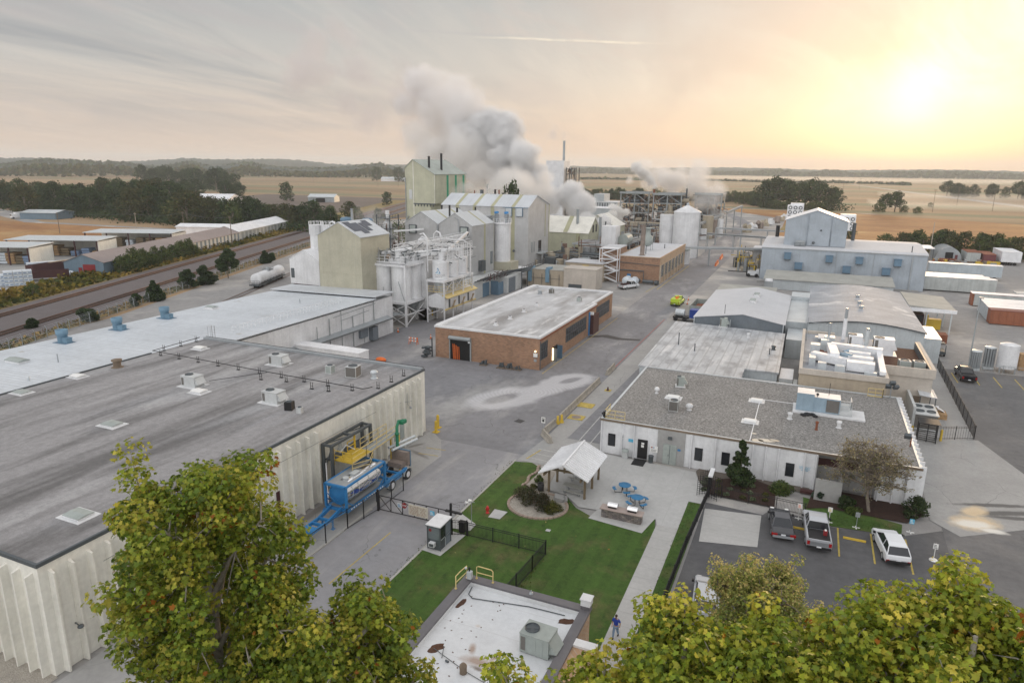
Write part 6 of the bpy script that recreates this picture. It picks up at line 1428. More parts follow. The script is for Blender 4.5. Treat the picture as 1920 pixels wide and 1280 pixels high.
# blue wave decal and marker lettering on the tank side
m=MB();up_,lo_=[],[]
for k in range(13):
 y=44.7+k*.37;c=math.sin(math.pi*k/12)
 up_.append((y,.05+.16*math.sin(k*1.1)));lo_.append((y,.15-.62*c-.05))
for k in range(12):
 def pt(y,a):return(-35.65+.972*math.cos(a),y,2.4+.972*math.sin(a))
 m.poly([pt(lo_[k][0],lo_[k][1]),pt(lo_[k+1][0],lo_[k+1][1]),pt(up_[k+1][0],up_[k+1][1]),pt(up_[k][0],up_[k][1])])
m.build('wave_decal','deep_blue',t)
m=MB()
for k in range(15):m.box(-34.46,-34.45,44.4+k*.34,44.58+k*.34,1.1,1.22)
m.build('reflector_marks','sign_white',t)
m=MB()
for x in(-36.2,-35.1):m.bar((x,39.8,1.0),(x,42.2,1.0),.14,.3);m.bar((x,42.2,1.0),(x,43.9,1.35),.16,.34)
for y in(39.85,40.6,41.3,42.2):m.bar((-36.2,y,1.0),(-35.1,y,1.0),.14,.26)
m.bar((-36.7,43.6,1.2),(-36.2,42.4,1.0),.1);m.bar((-34.6,43.6,1.2),(-35.1,42.4,1.0),.1);m.box(-36.1,-35.2,39.8,40.5,1.1,1.15);m.build('gooseneck','truck_blue',t)
for x in(-36.2,-35.1):
 m=MB();m.bar((x,42.6,1.0),(x,42.6,.06),.12);m.box(x-.15,x+.15,42.45,42.75,0,.06);m.build('landing_leg','truck_blue',t)
m=MB();m.bar((-35.65,40.0,.9),(-35.65,40.0,.1),.14);m.lathe([(.3,0),(.18,.2),(.1,.3)],(-35.65,40.0,0),10);m.build('jack_stand','rust',t)
for y in(50.9,53.7):
 for x,s in((-34.45,1),(-36.85,-1)):
  m=MB();m.cyl((x-.36*s,y,.52),(x,y,.52),.52,n=24);w_=m.build('wheel','rubber',t)
  m=MB();m.lathe([(.30,0),(.30,.03),(.24,.0),(.2,-.06),(.09,-.05),(.08,.05),(.01,.06)],(0,0,0),18);M_=Matrix.Translation((x+.012*s,y,.52))@Matrix.Rotation(R(90*s),4,'Y');m.v=[tuple(M_@Vector(v))for v in m.v];m.build('rim','white_clean',w_)
  m=MB()
  for k in range(9):
   a=math.pi*(.02+.11*k);b=a+math.pi*.11
   m.add([(x-.42*s,y+.66*math.cos(a),.52+.66*math.sin(a)),(x+.03*s,y+.66*math.cos(a),.52+.66*math.sin(a)),(x+.03*s,y+.66*math.cos(b),.52+.66*math.sin(b)),(x-.42*s,y+.66*math.cos(b),.52+.66*math.sin(b))],[(0,1,2,3)])
  m.build('mudguard','galv_pale',t)
 m=MB();m.cyl((-36.8,y,.52),(-34.5,y,.52),.09,n=10);m.build('axle','steel_dark',t)
m=MB();m.box(-36.6,-34.7,54.1,54.5,1.2,2.6);m.box(-36.65,-34.65,54.5,54.62,1.0,2.7,1);m.box(-36.5,-34.9,53.2,54.0,1.2,1.7);m.build('rear_cabinet',['steel_rusty','blue_box'],t)
t=T('loading_platform','yellow loading platform with gangway rails over the tank trailer, hung on a grey gantry','platform',(-38,49,0))
m=MB()
for(x,y)in((-39.0,46.6),(-38.0,46.6),(-39.0,52.6),(-38.0,52.6)):m.bar((x,y,0),(x,y,5.7),.26)
for x in(-39.0,-38.0):m.bar((x,46.6,5.6),(x,52.6,5.6),.22)
for y in(46.6,49.6,52.6):m.bar((-39.0,y,5.6),(-38.0,y,5.6),.2)
m.bar((-39,46.6,.6),(-38,46.6,3),.1);m.bar((-39,46.6,3),(-38,46.6,5.4),.1);m.bar((-39,46.6,5.6),(-38,49.6,5.6),.08);m.bar((-39,49.6,5.6),(-38,52.6,5.6),.08);m.build('gantry','steel_dark',t)
m=MB()
for k in range(6):m.box(-38.1+.33*k,-37.8+.33*k,47.0,50.2,4.02,4.08)
m.build('platform_deck','yellow',t)
m=MB();m.box(-39.2,-38.2,47,52.4,3.9,4.0);m.build('back_deck','steel_dark',t)
m=MB();railing(m,[(-38.1,47.0,4.05),(-36.1,47.0,4.05)],1.0,.06,1.0);railing(m,[(-38.1,50.2,4.05),(-38.1,49.0,4.05)],1.0,.07,1.2);m.tube([(-38.15,47,3.6),(-38.15,47,5.2)],.09,8);m.tube([(-38.15,50.2,3.8),(-38.15,50.2,5.4)],.11,8);m.build('railing','yellow',t)
m=MB();railing(m,[(-36.1,47.0,4.05),(-36.1,49.2,4.05),(-36.4,54.8,4.0)],1.0,.045,1.8);railing(m,[(-37.5,50.2,4.05),(-37.6,54.8,4.0)],1.0,.045,1.8);railing(m,[(-36.1,47.0,3.2),(-35.3,48.6,3.2),(-36.1,50.2,3.2)],.8,.045,1.6);m.build('gangway_rails','yellow_pale',t);m=MB();m.box(-37.5,-36.4,50.2,55.4,3.9,3.98);m.build('gangway_deck','steel_grey',t)
for(a,b,c,d_)in((-37.5,55.0,-37.5,55.4),):
 for x in(-37.4,-36.4):
  m=MB();m.bar((x,55.2,0),(x,55.2,3.9),.14);m.build('post','yellow',t)
m=MB();m.tube([(-36.2,54.6,2.6),(-36.2,54.6,4.9),(-36.4,55.2,5.3),(-36.0,56,5.2)],.16,8);m.box(-36.4,-35.9,55.2,56.0,5.0,5.3);m.ball((-36.2,54.6,4.2),.25);m.build('loading_arm','green_paint',t)
m=MB();m.tube([(-36.6,53.6,3.0),(-36.0,57.6,2.9)],.14,8);m.tube([(-36.2,53.6,2.8),(-35.6,57.4,2.7)],.14,8);m.tube([(-37.9,47.6,4.6),(-37.6,48.2,5.2),(-37.4,49.2,4.4)],.05,6);m.build('hose','galv_pale',t)
m=MB();m.lathe([(.28,0),(.3,.2),(.16,.5),(.16,.9)],(-38.3,48.2,4.4),14);m.build('blower','galv',t)
m=MB();m.tube([(-38.2,45.9,.1),(-38.2,45.9,1.0),(-38.5,46.3,1.3),(-38.5,46.3,4)],.06,6);m.tube([(-38.0,45.7,.1),(-38.0,45.7,.9),(-38.3,46.2,1.2)],.06,6);m.build('pipe','white_clean',t)
for i,(x,y,h)in enumerate(((-38.6,67.0,1.5),(-38.1,65.7,1.3))):
 m=MB();m.cyl((x,y,0),(x,y,h),.17,n=14);m.ball((x,y,h),.17,14);m.box(x-.35,x+.35,y-.35,y+.35,0,.08);tag(m.build('bollard','yellow'),'yellow bollard at the far corner of the cream warehouse, '+('taller rear one' if i==0 else 'shorter front one'),'bollard','bollards at the warehouse corner')
# ================================================================ gate, fences, booth
t=T('sliding_gate','long black swing gate across the entrance road carrying notices','gate',(-30,47,0))
GY0,GY1=47.0,47.1
def gp_(f):return(-33.3+7.3*f,GY0+.1*f)
m=MB()
for z in(.18,1.55):m.bar((*gp_(0),z),(*gp_(1),z),.06)
for k in range(7):m.bar((*gp_(k/6),.18),(*gp_(k/6),1.55),.06)
for k in range(2):m.bar((*gp_(k/6),1.5),(*gp_((k+1)/6),.2),.045)
m.bar((*gp_(2/6),1.5),(*gp_(3/6),.9),.04);m.build('gate_frame','black',t)
for f,h in((-.02,2.1),(1.0,2.3)):
 m=MB();m.bar((*gp_(f),0),(*gp_(f),h),.16);m.build('gate_post','black',t)
m=MB();m.box(-33.55,-33.3,46.85,47.05,.9,1.9);m.box(-26.5,-24.9,46.95,47.2,1.5,1.62);m.build('gate_motor','black',t)
sg=T('notice_board','cream notice board with lines of writing hung on the black gate','sign',(-29.2,46.9,.8));m=MB();m.box(-30.15,-28.2,46.90,46.95,.42,1.42);m.build('panel','sign_cream',sg)
m=MB();qq=random.Random(8)
for k in range(7):
 x=-30.05
 while x<-28.35:
  w_=qq.uniform(.08,.28)
  if x+w_<-28.3 and abs(x--29.15)>.06:m.box(x,x+w_,46.893,46.90,.52+k*.12,.57+k*.12)
  x+=w_+.06
m.box(-29.19,-29.16,46.89,46.9,.42,1.42);m.build('writing','ink_brown',sg)
sg=T('stop_sign','small red octagonal stop sign on the black gate','sign',(-30.6,46.95,1));m=MB();m.cyl((-30.62,46.95,1.15),(-30.62,46.91,1.15),.27,n=8);m.build('panel','red_paint',sg);text('STOP',.2,(-30.62,46.90,1.15),FACE_S,'sign_white',sg)
for i,x in enumerate((-31.1,-27.75)):
 sg=T('notice_plate','pale blue notice plate on the gate, '+('left of the stop sign' if i==0 else 'right of the cream board'),'sign',(x,46.95,1));m=MB();m.box(x-.22,x+.22,46.91,46.95,.85,1.25);m.build('panel','logo_light' if i else 'galv_pale',sg);m=MB()
 for k in range(3):m.box(x-.17,x+.15-.05*k,46.903,46.91,.92+k*.1,.96+k*.1)
 m.build('writing','sign_white' if i else 'logo_blue',sg)
def picket(name,label,pts,h=1.35,n_post=2.4,gap=.12,cat='fence',mat='black',base=.05,chain=False):
 t=T(name,label,cat,(*pts[0],0));pm=MB();rm=MB()
 for a,b in zip(pts,pts[1:]):
  a=Vector((*a,0));b=Vector((*b,0));L=(b-a).length;n=max(1,round(L/n_post))
  for i in range(n+1):
   p=a.lerp(b,i/n);m=MB();m.bar(p,p+Vector((0,0,h+.08)),.075);m.build('post',mat,t)
  for z in((h,h-.18,base+.1)if not chain else(h,base+.05)):rm.bar(a+Vector((0,0,z)),b+Vector((0,0,z)),.035)
  if not chain:
   k=int(L/gap)
   for i in range(k):p=a.lerp(b,(i+.5)/k);pm.bar(p+Vector((0,0,base)),p+Vector((0,0,h)),.02)
  else:
   k=int(L/.22)
   for i in range(k):
    p=a.lerp(b,i/k);w_=(b-a).normalized()*h
    for s in(-1,1):
     q1=p+w_*s;t0,t1=0.,1.
     f0=(p-a).length/L;f1=f0+s*h/L
     if f1>1:t1=(1-f0)/(f1-f0)
     if f1<0:t1=f0/(f0-f1)
     pm.bar(p+Vector((0,0,base)),p.lerp(q1,t1)+Vector((0,0,base+(h-base)*t1)),.007)
 rm.build('rail',mat,t);pm.build('pickets' if not chain else 'mesh',mat if not chain else 'steel_grey',t);return t
picket('picket_fence','black metal picket fence around the lawn beside the guard booth',[(-24.0,46.4),(-16.95,46.45),(-17.1,43.9),(-17.5,38.5)],1.3)
picket('picket_fence','short black picket fence panel with a gate leaf behind the guard booth',[(-25.9,46.2),(-25.3,46.0),(-24.1,46.45)],1.4,1.2)
picket('picket_fence','long black metal fence between the lawn strip and the car park',[(-6.35,62.4),(-6.75,52),(-7.0,36)],1.15,2.4,.12)
picket('picket_fence','black metal fence along the mulched bed behind the parked cars',[(-5.2,62.75),(2.2,62.3)],1.2,2.4)
picket('picket_fence','black fence with privacy slats running back along the dark car park',[(20.1,90.5),(20.7,123.1)],1.65,2.7,.22)
picket('picket_fence','short black wire fence from the turnstile to the car park corner',[(15.9,88.4),(20.1,90.5)],1.6,2.0,.3)
picket('chain_link_fence','chain link fence along the entrance road below the blue trailer',[(-33.5,51.3),(-33.5,47.2),(-34.0,43.2),(-34.4,32.0)],1.8,2.6,chain=True,mat='black')
t=T('chain_link_fence','galvanised chain link fence beside the railway','fence',(*TR(-86.8,120),0));m=MB();ms_=MB()
for k in range(56):
 p=TR(-86.8,100+k*3.0);m.bar((*p,0),(*p,1.9),.09);m.bar((*p,1.9),(p[0]-.25,p[1]-.1,2.2),.06)
for z in(.1,1.0,1.85,2.15):a=TR(-86.8,100);b=TR(-86.8,268);m.bar((*a,z),(*b,z),.035)
m.build('posts','galv',t)
for k in range(330):
 p=TR(-86.8,100+k*.5);q_=TR(-86.8,101.9+k*.5);ms_.bar((*p,0),(*q_,1.9),.012);ms_.bar((*q_,0),(*p,1.9),.012)
ms_.build('mesh','galv',t)
t=T('lattice_gate','black lattice pedestrian gate and turnstile at the end of the car park fence','gate',(-6.3,62.5,0))
m=MB()
for(a,b)in(((-7.4,62.2),(-6.5,62.9)),((-6.1,62.9),(-5.2,62.6)),((-6.5,62.4),(-5.5,61.8)),((-7.3,63.2),(-6.6,64.2))):
 a=Vector((*a,0));b=Vector((*b,0))
 for z in[.2+.2*k for k in range(10)]:m.bar(a+Vector((0,0,z)),b+Vector((0,0,z)),.03)
 for k in range(5):p=a.lerp(b,k/4);m.bar(p,p+Vector((0,0,2.1)),.035)
m.build('lattice','black',t);m=MB();m.box(-6.5,-6.1,62.3,64.2,2.1,2.25);m.build('canopy','parapet_white',t);m=MB();m.bar((-6.35,62.5,0),(-6.35,62.5,2.2),.2);m.bar((-6.35,64.1,0),(-6.35,64.1,2.2),.12);m.build('post','black',t)
t=T('turnstile','black full-height turnstile cage beside the gravel-roofed office','turnstile',(14.8,88,0))
m=MB()
for k in range(9):
 for(a,b)in(((13.9,87.4),(15.7,86.9)),((15.7,86.9),(15.9,88.6)),((13.9,87.4),(14.0,88.8))):m.bar((*a,.2+.24*k),(*b,.2+.24*k),.05)
for p in((13.9,87.4),(14.8,87.15),(15.7,86.9),(15.9,88.6),(14.0,88.8)):m.bar((*p,0),(*p,2.3),.09)
m.box(13.8,16,86.8,88.9,2.28,2.34);m.build('cage','black',t)
for i,(x,y)in enumerate(((13.4,88.2),(16.4,88.2),(16.6,93.4),(16.8,96.6),(15.6,97.6))):
 m=MB();m.cyl((x,y,0),(x,y,1.3),.13,n=12);m.ball((x,y,1.3),.13,12);tag(m.build('bollard','yellow'),'yellow bollard '+('left of the turnstile','right of the turnstile','at the front of the large chiller','at the rear of the large chiller','under the small canopy')[i],'bollard','bollards by the chiller')
t=T('chiller','large grey chiller with four fans beside the gravel-roofed office','chiller',(15.2,92,0))
m=MB();m.box(13.9,16.3,91.0,95.4,.3,2.0);m.build('coil','coil',t);m=MB();m.box(13.8,16.4,90.9,95.5,2.0,2.12);m.box(13.8,16.4,90.9,95.5,.1,.3);m.box(13.6,13.9,91,99,0,2.9);m.build('frame','unit_pale',t)
for(x,y)in((14.5,92.2),(15.7,92.2),(14.5,94.2),(15.7,94.2)):
 m=MB();m.lathe([(.5,0),(.5,.1),(.45,.1),(.45,.02),(.02,.02)],(x,y,2.12),18);m.build('fan','steel_dark',t)
t=T('waste_pile','pallet with a white sheet and scrap beside the small canopy','pallet',(17.4,97.5,0));m=MB();m.box(16.6,18.2,96.4,98.2,0,.7);m.build('crate','lumber',t);m=MB();m.cbox((17.5,97.6,1.0),(1.3,1.0,.05),.5,0,.5,.2);m.cbox((17.0,97.9,1.0),(.8,.7,.05),1.2,0,-.6);m.build('sheet','white_clean',t)
t=T('guard_booth','small dark-framed guard booth with large windows and a flat white roof','booth',(-25.5,44,0))
X0,X1,Y0,Y1=-26.1,-24.95,43.35,45.1
m=MB();m.box(X0,X1,Y0,Y1,.06,.95)
for(x,y)in((X0,Y0),(X1,Y0),(X0,Y1),(X1,Y1)):m.bar((x,y,.06),(x,y,2.15),.1)
for y in(44.2,):m.bar((X1,y,.9),(X1,y,2.15),.08)
m.bar((X0,Y0,2.1),(X1,Y0,2.1),.1);m.bar((X1,Y0,2.1),(X1,Y1,2.1),.1);m.bar((X0,Y0,.95),(X1,Y0,.95),.06);m.build('frame','steel_dark',t)
m=MB();m.box(X0+.05,X1-.05,Y0-.01,Y0+.01,.98,2.05);m.build('front_window','glass_grey',t)
m=MB();m.box(X1-.01,X1+.01,Y0+.05,44.16,.98,2.05);m.build('side_window','glass_dark',t);m=MB();m.box(X1-.01,X1+.02,44.24,Y1-.05,.12,2.05);m.build('door','slate_siding',t)
m=MB();m.box(X1,X1+.02,Y0,Y1,.93,.99);m.box(X1,X1+.02,44.17,44.23,.1,2.1);m.build('trim','galv_pale',t)
m=MB();m.box(X0-.12,X1+.12,Y0-.15,Y1+.12,2.15,2.27);m.build('roof','parapet_white',t);m=MB();m.box(X0-.14,X1+.14,Y0-.17,Y1+.14,2.15,2.2);m.build('roof_edge','steel_dark',t)
m=MB();m.box(X0+.25,X0+.75,Y0-.35,Y0,.42,.78);m.build('window_unit','white_clean',t);m=MB();m.box(X0+.3,X0+.7,Y0-.36,Y0-.35,.47,.73);m.build('grille','steel_dark',t);m=MB();m.cyl((X0+.25,Y0-.02,1.75),(X0+.25,Y0-.015,1.75),.14,n=8);m.build('round_sticker','red_paint',t)
t=T('utility_cabinet','dark utility box behind the guard booth','cabinet',(-24.6,46,0));m=MB();m.box(-24.95,-24.45,46.55,46.95,.1,1.0);m.box(-25.0,-24.4,46.5,47.0,1.0,1.06);m.build('body','black',t)
t=T('camera_mast','thin steel mast with cameras behind the picket fence','camera mast',(-24.6,48.3,0));m=MB();m.tube([(-24.6,48.3,0),(-24.6,48.3,2.2)],.035,8);m.bar((-25.1,48.3,2.05),(-24.3,48.3,2.2),.04);m.build('mast','galv',t);m=MB();m.box(-25.2,-24.85,48.2,48.35,1.98,2.1);m.box(-24.9,-24.6,48.2,48.4,2.2,2.35);m.build('camera','sign_white',t)
t=T('fire_hydrant','red fire hydrant on the lawn beside a concrete pad','hydrant',(-24.2,50.7,.03))
m=MB();m.lathe([(.16,0),(.16,.05),(.10,.07),(.10,.45),(.14,.47),(.14,.52),(.12,.6),(.06,.68),(.03,.7),(.03,.74)],(0,0,0),16);m.cyl((-.19,0,.38),(.19,0,.38),.055,n=10);m.cyl((0,-.19,.34),(0,0,.34),.07,n=10);m.build('body','red_hydrant',t,local=True)
# ================================================================ jersey barriers and small road items
def barrier(p0,p1,label):
 p0=Vector((*p0,0));p1=Vector((*p1,0));L=(p1-p0).length;c=(p0+p1)/2;d=p1-p0
 m=MB();m.extr([(-.3,0),(.3,0),(.3,.08),(.17,.28),(.09,.8),(-.09,.8),(-.17,.28),(-.3,.08)],1,-L/2+.04,L/2-.04)
 o=m.build('concrete_barrier','barrier_concrete');o.location=c;o.rotation_euler=(0,0,math.atan2(-d.x,d.y));tag(o,label,'barrier','concrete barriers along the road')
yb=[75.4,78.6,82.2,85.9,89.5,92.6]
barrier((-26.4,70.3),(-24.6,68.2),'weathered concrete barrier set at an angle, nearest to the lawn')
barrier((-26.3,70.7),(-26.2,74.0),'concrete barrier between the angled one and the yellow-capped gap')
for i in range(5):barrier((-26.15,yb[i]),(-26.15,yb[i+1]),'concrete barrier in the long row beside the road, %s from the lawn end'%ordn(i))
barrier((-26.1,96.4),(-26.1,98.6),'concrete barrier of the far pair beside the road, nearer one');barrier((-26.1,98.7),(-26.2,101),'concrete barrier at the far end of the row by the red line')
for i,(x,y)in enumerate(((-26.0,74.4),(-25.7,75.0))):
 m=MB();m.lathe([(.3,0),(.26,.1),(.15,.5),(.14,1.0),(.02,1.05)],(0,0,0),14);o=m.build('bollard','yellow');o.location=(x,y,0);tag(o,'stubby yellow bollard at the gap in the concrete barriers, '+('nearer' if i==0 else 'farther')+' one','bollard','bollards at the barrier gap')
for i,(x,y,r)in enumerate(((-24.9,82.2,1.1),(-24.6,77.4,1.0))):
 t=T('manhole_cover','yellow painted square manhole slab, '+('farther plain one' if i==0 else 'nearer one with a dark middle'),'manhole',(x,y,.012));m=MB();m.box(x-r,x+r,y-r*.8,y+r*.8,0,.06);m.build('slab','yellow_line',t)
 if i:m=MB();m.cyl((x,y,.06),(x,y,.075),.6,n=18);m.build('lid','steel_rusty',t)
t=T('valve_cap','small brown valve on a yellow square plate beside the barriers','valve',(-23.9,89.5,0));m=MB();m.box(-24.4,-23.5,89.1,90,0,.05);m.build('plate','yellow_line',t);m=MB();m.lathe([(.25,0),(.12,.1),(.1,.45),(.02,.5)],(-23.95,89.5,.05),10);m.build('valve','rust_dark',t)
t=T('road_sign','thin signpost with a small framed sign at the angled barrier','sign',(-26.3,70.3,0));m=MB();m.tube([(-26.3,70.3,0),(-26.3,70.3,1.7)],.035,6);m.build('post','galv',t);m=MB();m.box(-26.6,-26.05,70.22,70.28,1.5,2.2);m.build('panel','sign_white',t);m=MB();m.box(-26.63,-26.6,70.2,70.28,1.47,2.23);m.box(-26.05,-26.02,70.2,70.28,1.47,2.23);m.box(-26.45,-26.2,70.21,70.22,1.65,1.95);m.box(-26.5,-26.15,70.21,70.22,2.02,2.1);m.build('print','black',t)
def cone(x,y,label,h=.75):
 t=T('traffic_cone',label,'traffic cone',(x,y,0),0,'traffic cones');m=MB();m.box(-.22,.22,-.22,.22,0,.05);m.build('base','black',t,local=True);m=MB();m.cyl((0,0,.05),(0,0,h),.15,.03,14);m.build('body','orange',t,local=True);m=MB();m.cyl((0,0,h*.5),(0,0,h*.68),.1,.078,14);m.build('stripe','sign_white',t,local=True)
cone(-69.3,106.0,'orange traffic cone in front of the braced silo legs',.9);cone(-61.3,104.4,'orange traffic cone near the left corner of the brick workshop',.9);cone(-24.6,158.5,'orange traffic cone by the road near the lime green truck');cone(-25.2,163.6,'tall orange cone beyond the lime green truck',.95);cone(-20.8,158,'orange cone by the low orange-walled block')
t=T('folding_barricade','orange and white folding barricade on the asphalt left of the workshop','barricade',(-62.1,99.8,0))
for dx in(-.8,.8):
 m=MB();m.bar((-62.1+dx,99.5,0),(-62.1+dx,99.8,1.3),.07);m.bar((-62.1+dx,100.1,0),(-62.1+dx,99.8,1.3),.07);m.build('leg','orange',t)
m=MB()
for z in(.5,1.0):
 for k in range(6):m.box(-63+.3*k,-62.7+.3*k,99.68,99.72,z,z+.22,k%2)
m.build('board',['sign_white','orange'],t)
for i,(y,n)in enumerate(((228.4,3),(246,3))):
 for k in range(n):
  m=MB();m.extr([(-.35,0),(.35,0),(.15,.35),(.12,1.0),(-.12,1.0),(-.15,.35)],1,-1.3,1.3);o=m.build('plastic_barrier','orange');o.location=(-27.3-.15*k-.7*i,y+3.2*k,0);tag(o,'orange plastic barrier beside the road beyond the pipe bridge, %s of its row, %s row'%(ordn(k),'nearer' if i==0 else 'farther'),'barrier','orange barriers by the road')
m=MB();m.ball((-61.2,88.4,.2),.6,14,0,(1.6,.9,.7));tag(m.build('orange_tarp','orange'),'orange tarp-covered heap behind the warehouse parapet','tarp')
t=T('parts_rack','dark rack of machine parts at the left corner of the brick workshop','rack',(-55.6,93.6,0));m=MB()
for k in range(6):m.cbox((-55.6+rnd.uniform(-.5,.5),93.5+rnd.uniform(-.5,.5),.3+.3*k),(rnd.uniform(.6,1.6),.8,.25),rnd.uniform(-.4,.4))
m.bar((-55.1,94.2,0),(-55.1,94.2,3.2),.16);m.build('parts','steel_dark',t)
for i,(x,y)in enumerate(((-39.4,93.3),(-40.8,93.2),(-42.2,93.1),(-45.3,93.4))):
 t=T('machine_pallet','dark machine parts on a pallet along the workshop wall, '+('rightmost','second from right','third from right','standing alone by the roll-up door')[i],'pallet',(x,y,0),.05*i,'parts pallets along the workshop wall');m=MB()
 for k in range(5):m.box(-.6,.6,-.5+.25*k-.06,-.5+.25*k+.06,.1,.14)
 for k in(-.5,0,.5):m.box(k-.05,k+.05,-.55,.55,0,.1)
 m.build('pallet','wood_pole',t,local=True);m=MB()
 for k in range(7):a=rnd.uniform(-.4,.4);b=rnd.uniform(-.35,.35);m.cyl((a,b,.14),(a+rnd.uniform(-.2,.2),b,rnd.uniform(.4,.9)),rnd.uniform(.1,.22),n=9)
 m.build('parts','steel_dark',t,local=True)
# ================================================================ pavilion and patio
t=T('picnic_pavilion','open picnic pavilion with a white metal gable roof on wooden posts','pavilion',(-18.9,58.4,0))
m=MB()
for s in(-1,1):
 xe=-18.7+s*2.45;k_=.47
 m.extr([(xe,2.55),(-18.7,2.55+2.45*k_),(-18.7,2.63+2.45*k_),(xe,2.63)],1,55.3,61.8,1)
 for j in range(17):
  y=55.35+j*.398;m.add([(xe,y,2.64),(-18.7,y,2.64+2.45*k_),(-18.7,y+.05,2.64+2.45*k_),(xe,y+.05,2.64),(xe,y,2.71),(-18.7,y,2.71+2.45*k_),(-18.7,y+.05,2.71+2.45*k_),(xe,y+.05,2.71)],[(0,1,5,4),(2,3,7,6),(4,5,6,7)])
m.box(-18.78,-18.62,55.25,61.85,3.77,3.90);m.build('roof',['white_clean','white_paint'],t)
m=MB()
for x in(-20.6,-17.0):m.bar((x,55.4,2.5),(x,61.7,2.5),.14,.25)
for y in(56.9,59.4,61.6):m.bar((-20.6,y,2.5),(-17.0,y,2.5),.12,.2)
m.build('beam','wood',t)
for x in(-20.6,-17.0):
 for y in(56.9,59.3,61.5):
  m=MB();m.bar((x,y,.05),(x,y,2.5),.19);m.build('post','wood',t)
def picnic(label,x,y,rz):
 t=T('picnic_table',label,'picnic table',(x,y,.055),rz,'grey picnic tables under the pavilion')
 for nm,y0,y1,z in(('tabletop',-.38,.38,.75),('bench',-.85,-.58,.45),('bench',.58,.85,.45)):
  m=MB();n=3 if nm=='tabletop' else 1
  for k in range(n):w_=(y1-y0)/n;m.box(-1.1,1.1,y0+k*w_+.012,y0+(k+1)*w_-.012,z-.04,z)
  m.build(nm,'grey_plank',t,local=True)
 for xx in(-.75,.75):
  m=MB();m.tube([(xx,-.72,.42),(xx,-.6,.05),(xx,-.2,.03),(xx,-.25,.7),(xx,.25,.7),(xx,.2,.03),(xx,.6,.05),(xx,.72,.42)],.03,7);m.build('leg_frame','galv',t,local=True)
picnic('grey picnic table nearest the lawn under the white pavilion roof',-18.3,57.7,-.12);picnic('grey picnic table at the back under the white pavilion roof',-18.5,60.5,-.12)
def round_table(label,x,y,rz):
 t=T('round_table',label,'table',(x,y,.055),rz,'blue round tables on the patio')
 m=MB();m.lathe([(.02,.74),(.58,.74),(.6,.76),(.6,.78),(.58,.79),(.02,.79)],(0,0,0),26);m.build('tabletop','table_blue',t,local=True)
 for k in range(4):
  a=k*math.pi/2+.35;c,s=math.cos(a),math.sin(a);tx,ty=-s,c
  m=MB();pts=[(c*.82+tx*.35,s*.82+ty*.35,.45),(c*1.12+tx*.33,s*1.12+ty*.33,.45),(c*1.2,s*1.2,.45),(c*1.12-tx*.33,s*1.12-ty*.33,.45),(c*.82-tx*.35,s*.82-ty*.35,.45),(c*.9,s*.9,.45)]
  m.prism([p[:2]for p in pts],.43,.47);m.build('seat','table_blue',t,local=True)
  m=MB();m.tube([(c*.25+tx*.1,s*.25+ty*.1,.72),(c*.3+tx*.1,s*.3+ty*.1,.05),(c*.95,s*.95,.04),(c*1.0,s*1.0,.43)],.03,7);m.build('leg','black',t,local=True)
round_table('blue mesh round table with attached seats, farther from the grill',-13.9,59.9,.1);round_table('blue mesh round table with attached seats, nearer the grill wall',-12.2,57.9,.55)
t=T('grill_counter','stacked stone counter wall with a pink granite top and two built-in grills','grill counter',(-12.8,54.6,0))
m=MB();m.box(-14.6,-11.0,54.3,55.0,.06,.85);m.build('wall','stacked_stone',t);m=MB();m.box(-14.75,-10.9,54.2,55.2,.85,.93);m.build('top','granite',t)
for x in(-13.7,-11.9):
 m=MB();m.extr([(54.6,.93),(55.2,.93),(55.2,1.1),(55.0,1.32),(54.75,1.3),(54.6,1.12)],0,x-.45,x+.45);g_=m.build('grill','chrome',t);m=MB();m.box(x-.4,x+.4,54.57,54.6,.95,1.05);m.build('vent_slot','black',g_)
m=MB();t=T('flower_bed','round river-stone bed with a curb of pavers beside the pavilion','flower bed',(-20.6,53.5,0))
ring_=[(-20.5+2.85*math.cos(a)*(1 if math.cos(a)<0 else .95),53.9+2.5*math.sin(a))for a in[2*math.pi*k/36 for k in range(36)]]
m.flat(ring_,.10);m.flat([(-23.2,57.3),(-22.9,61.6),(-21.5,61.8),(-20.9,57),(-19.0,56.4),(-20.5,55.5)],.085);m.build('stones','river_stone',t)
m=MB()
for k in range(36):
 a,b=ring_[k],ring_[(k+1)%36]
 if not(8<k<11):m.bar((*a,.09),(*Vector(a).lerp(Vector(b),.9),.09),.24,.16)
m.build('edging','edging',t);m=MB()
for k in range(12):a=Vector((-23.4+.15*math.sin(k),57.0+k*.42));m.bar((*a,.1),(a.x,a.y+.36,.1),.26,.16)
m.build('edging','edging',t)
m=MB();m.lathe([(.3,0),(.32,.75),(.26,.75),(.24,.4),(.02,.4)],(-21.4,56.8,.08),16);tag(m.build('trash_bin','black'),'black square trash bin at the corner of the pavilion','trash bin')
t=T('boulder','grey angular boulder in the round stone bed','boulder',(-18.9,55.6,0));m=MB();m.cbox((-18.9,55.5,.3),(1.2,.7,.55),.4,0,.25,.2);m.build('rock','concrete',t)
t=T('trash_can','tan domed litter bin against the white office wall','trash bin',(-15.9,68.1,0));m=MB();m.box(-16.2,-15.6,67.6,68.1,.06,.85);m.build('body','unit_pale',t);m=MB();m.lathe([(.42,0),(.36,.16),(.02,.24)],(-15.9,67.85,.85),8);m.build('lid','unit_grey',t)
t=T('trash_can','round dark green trash can right of the entrance door','trash bin',(-13.1,67.8,0));m=MB();m.lathe([(.24,0),(.28,.7),(.3,.72),(.3,.78),(.24,.78),(.22,.5),(.02,.5)],(-13.1,67.8,.06),16);m.build('body','steel_dark',t)
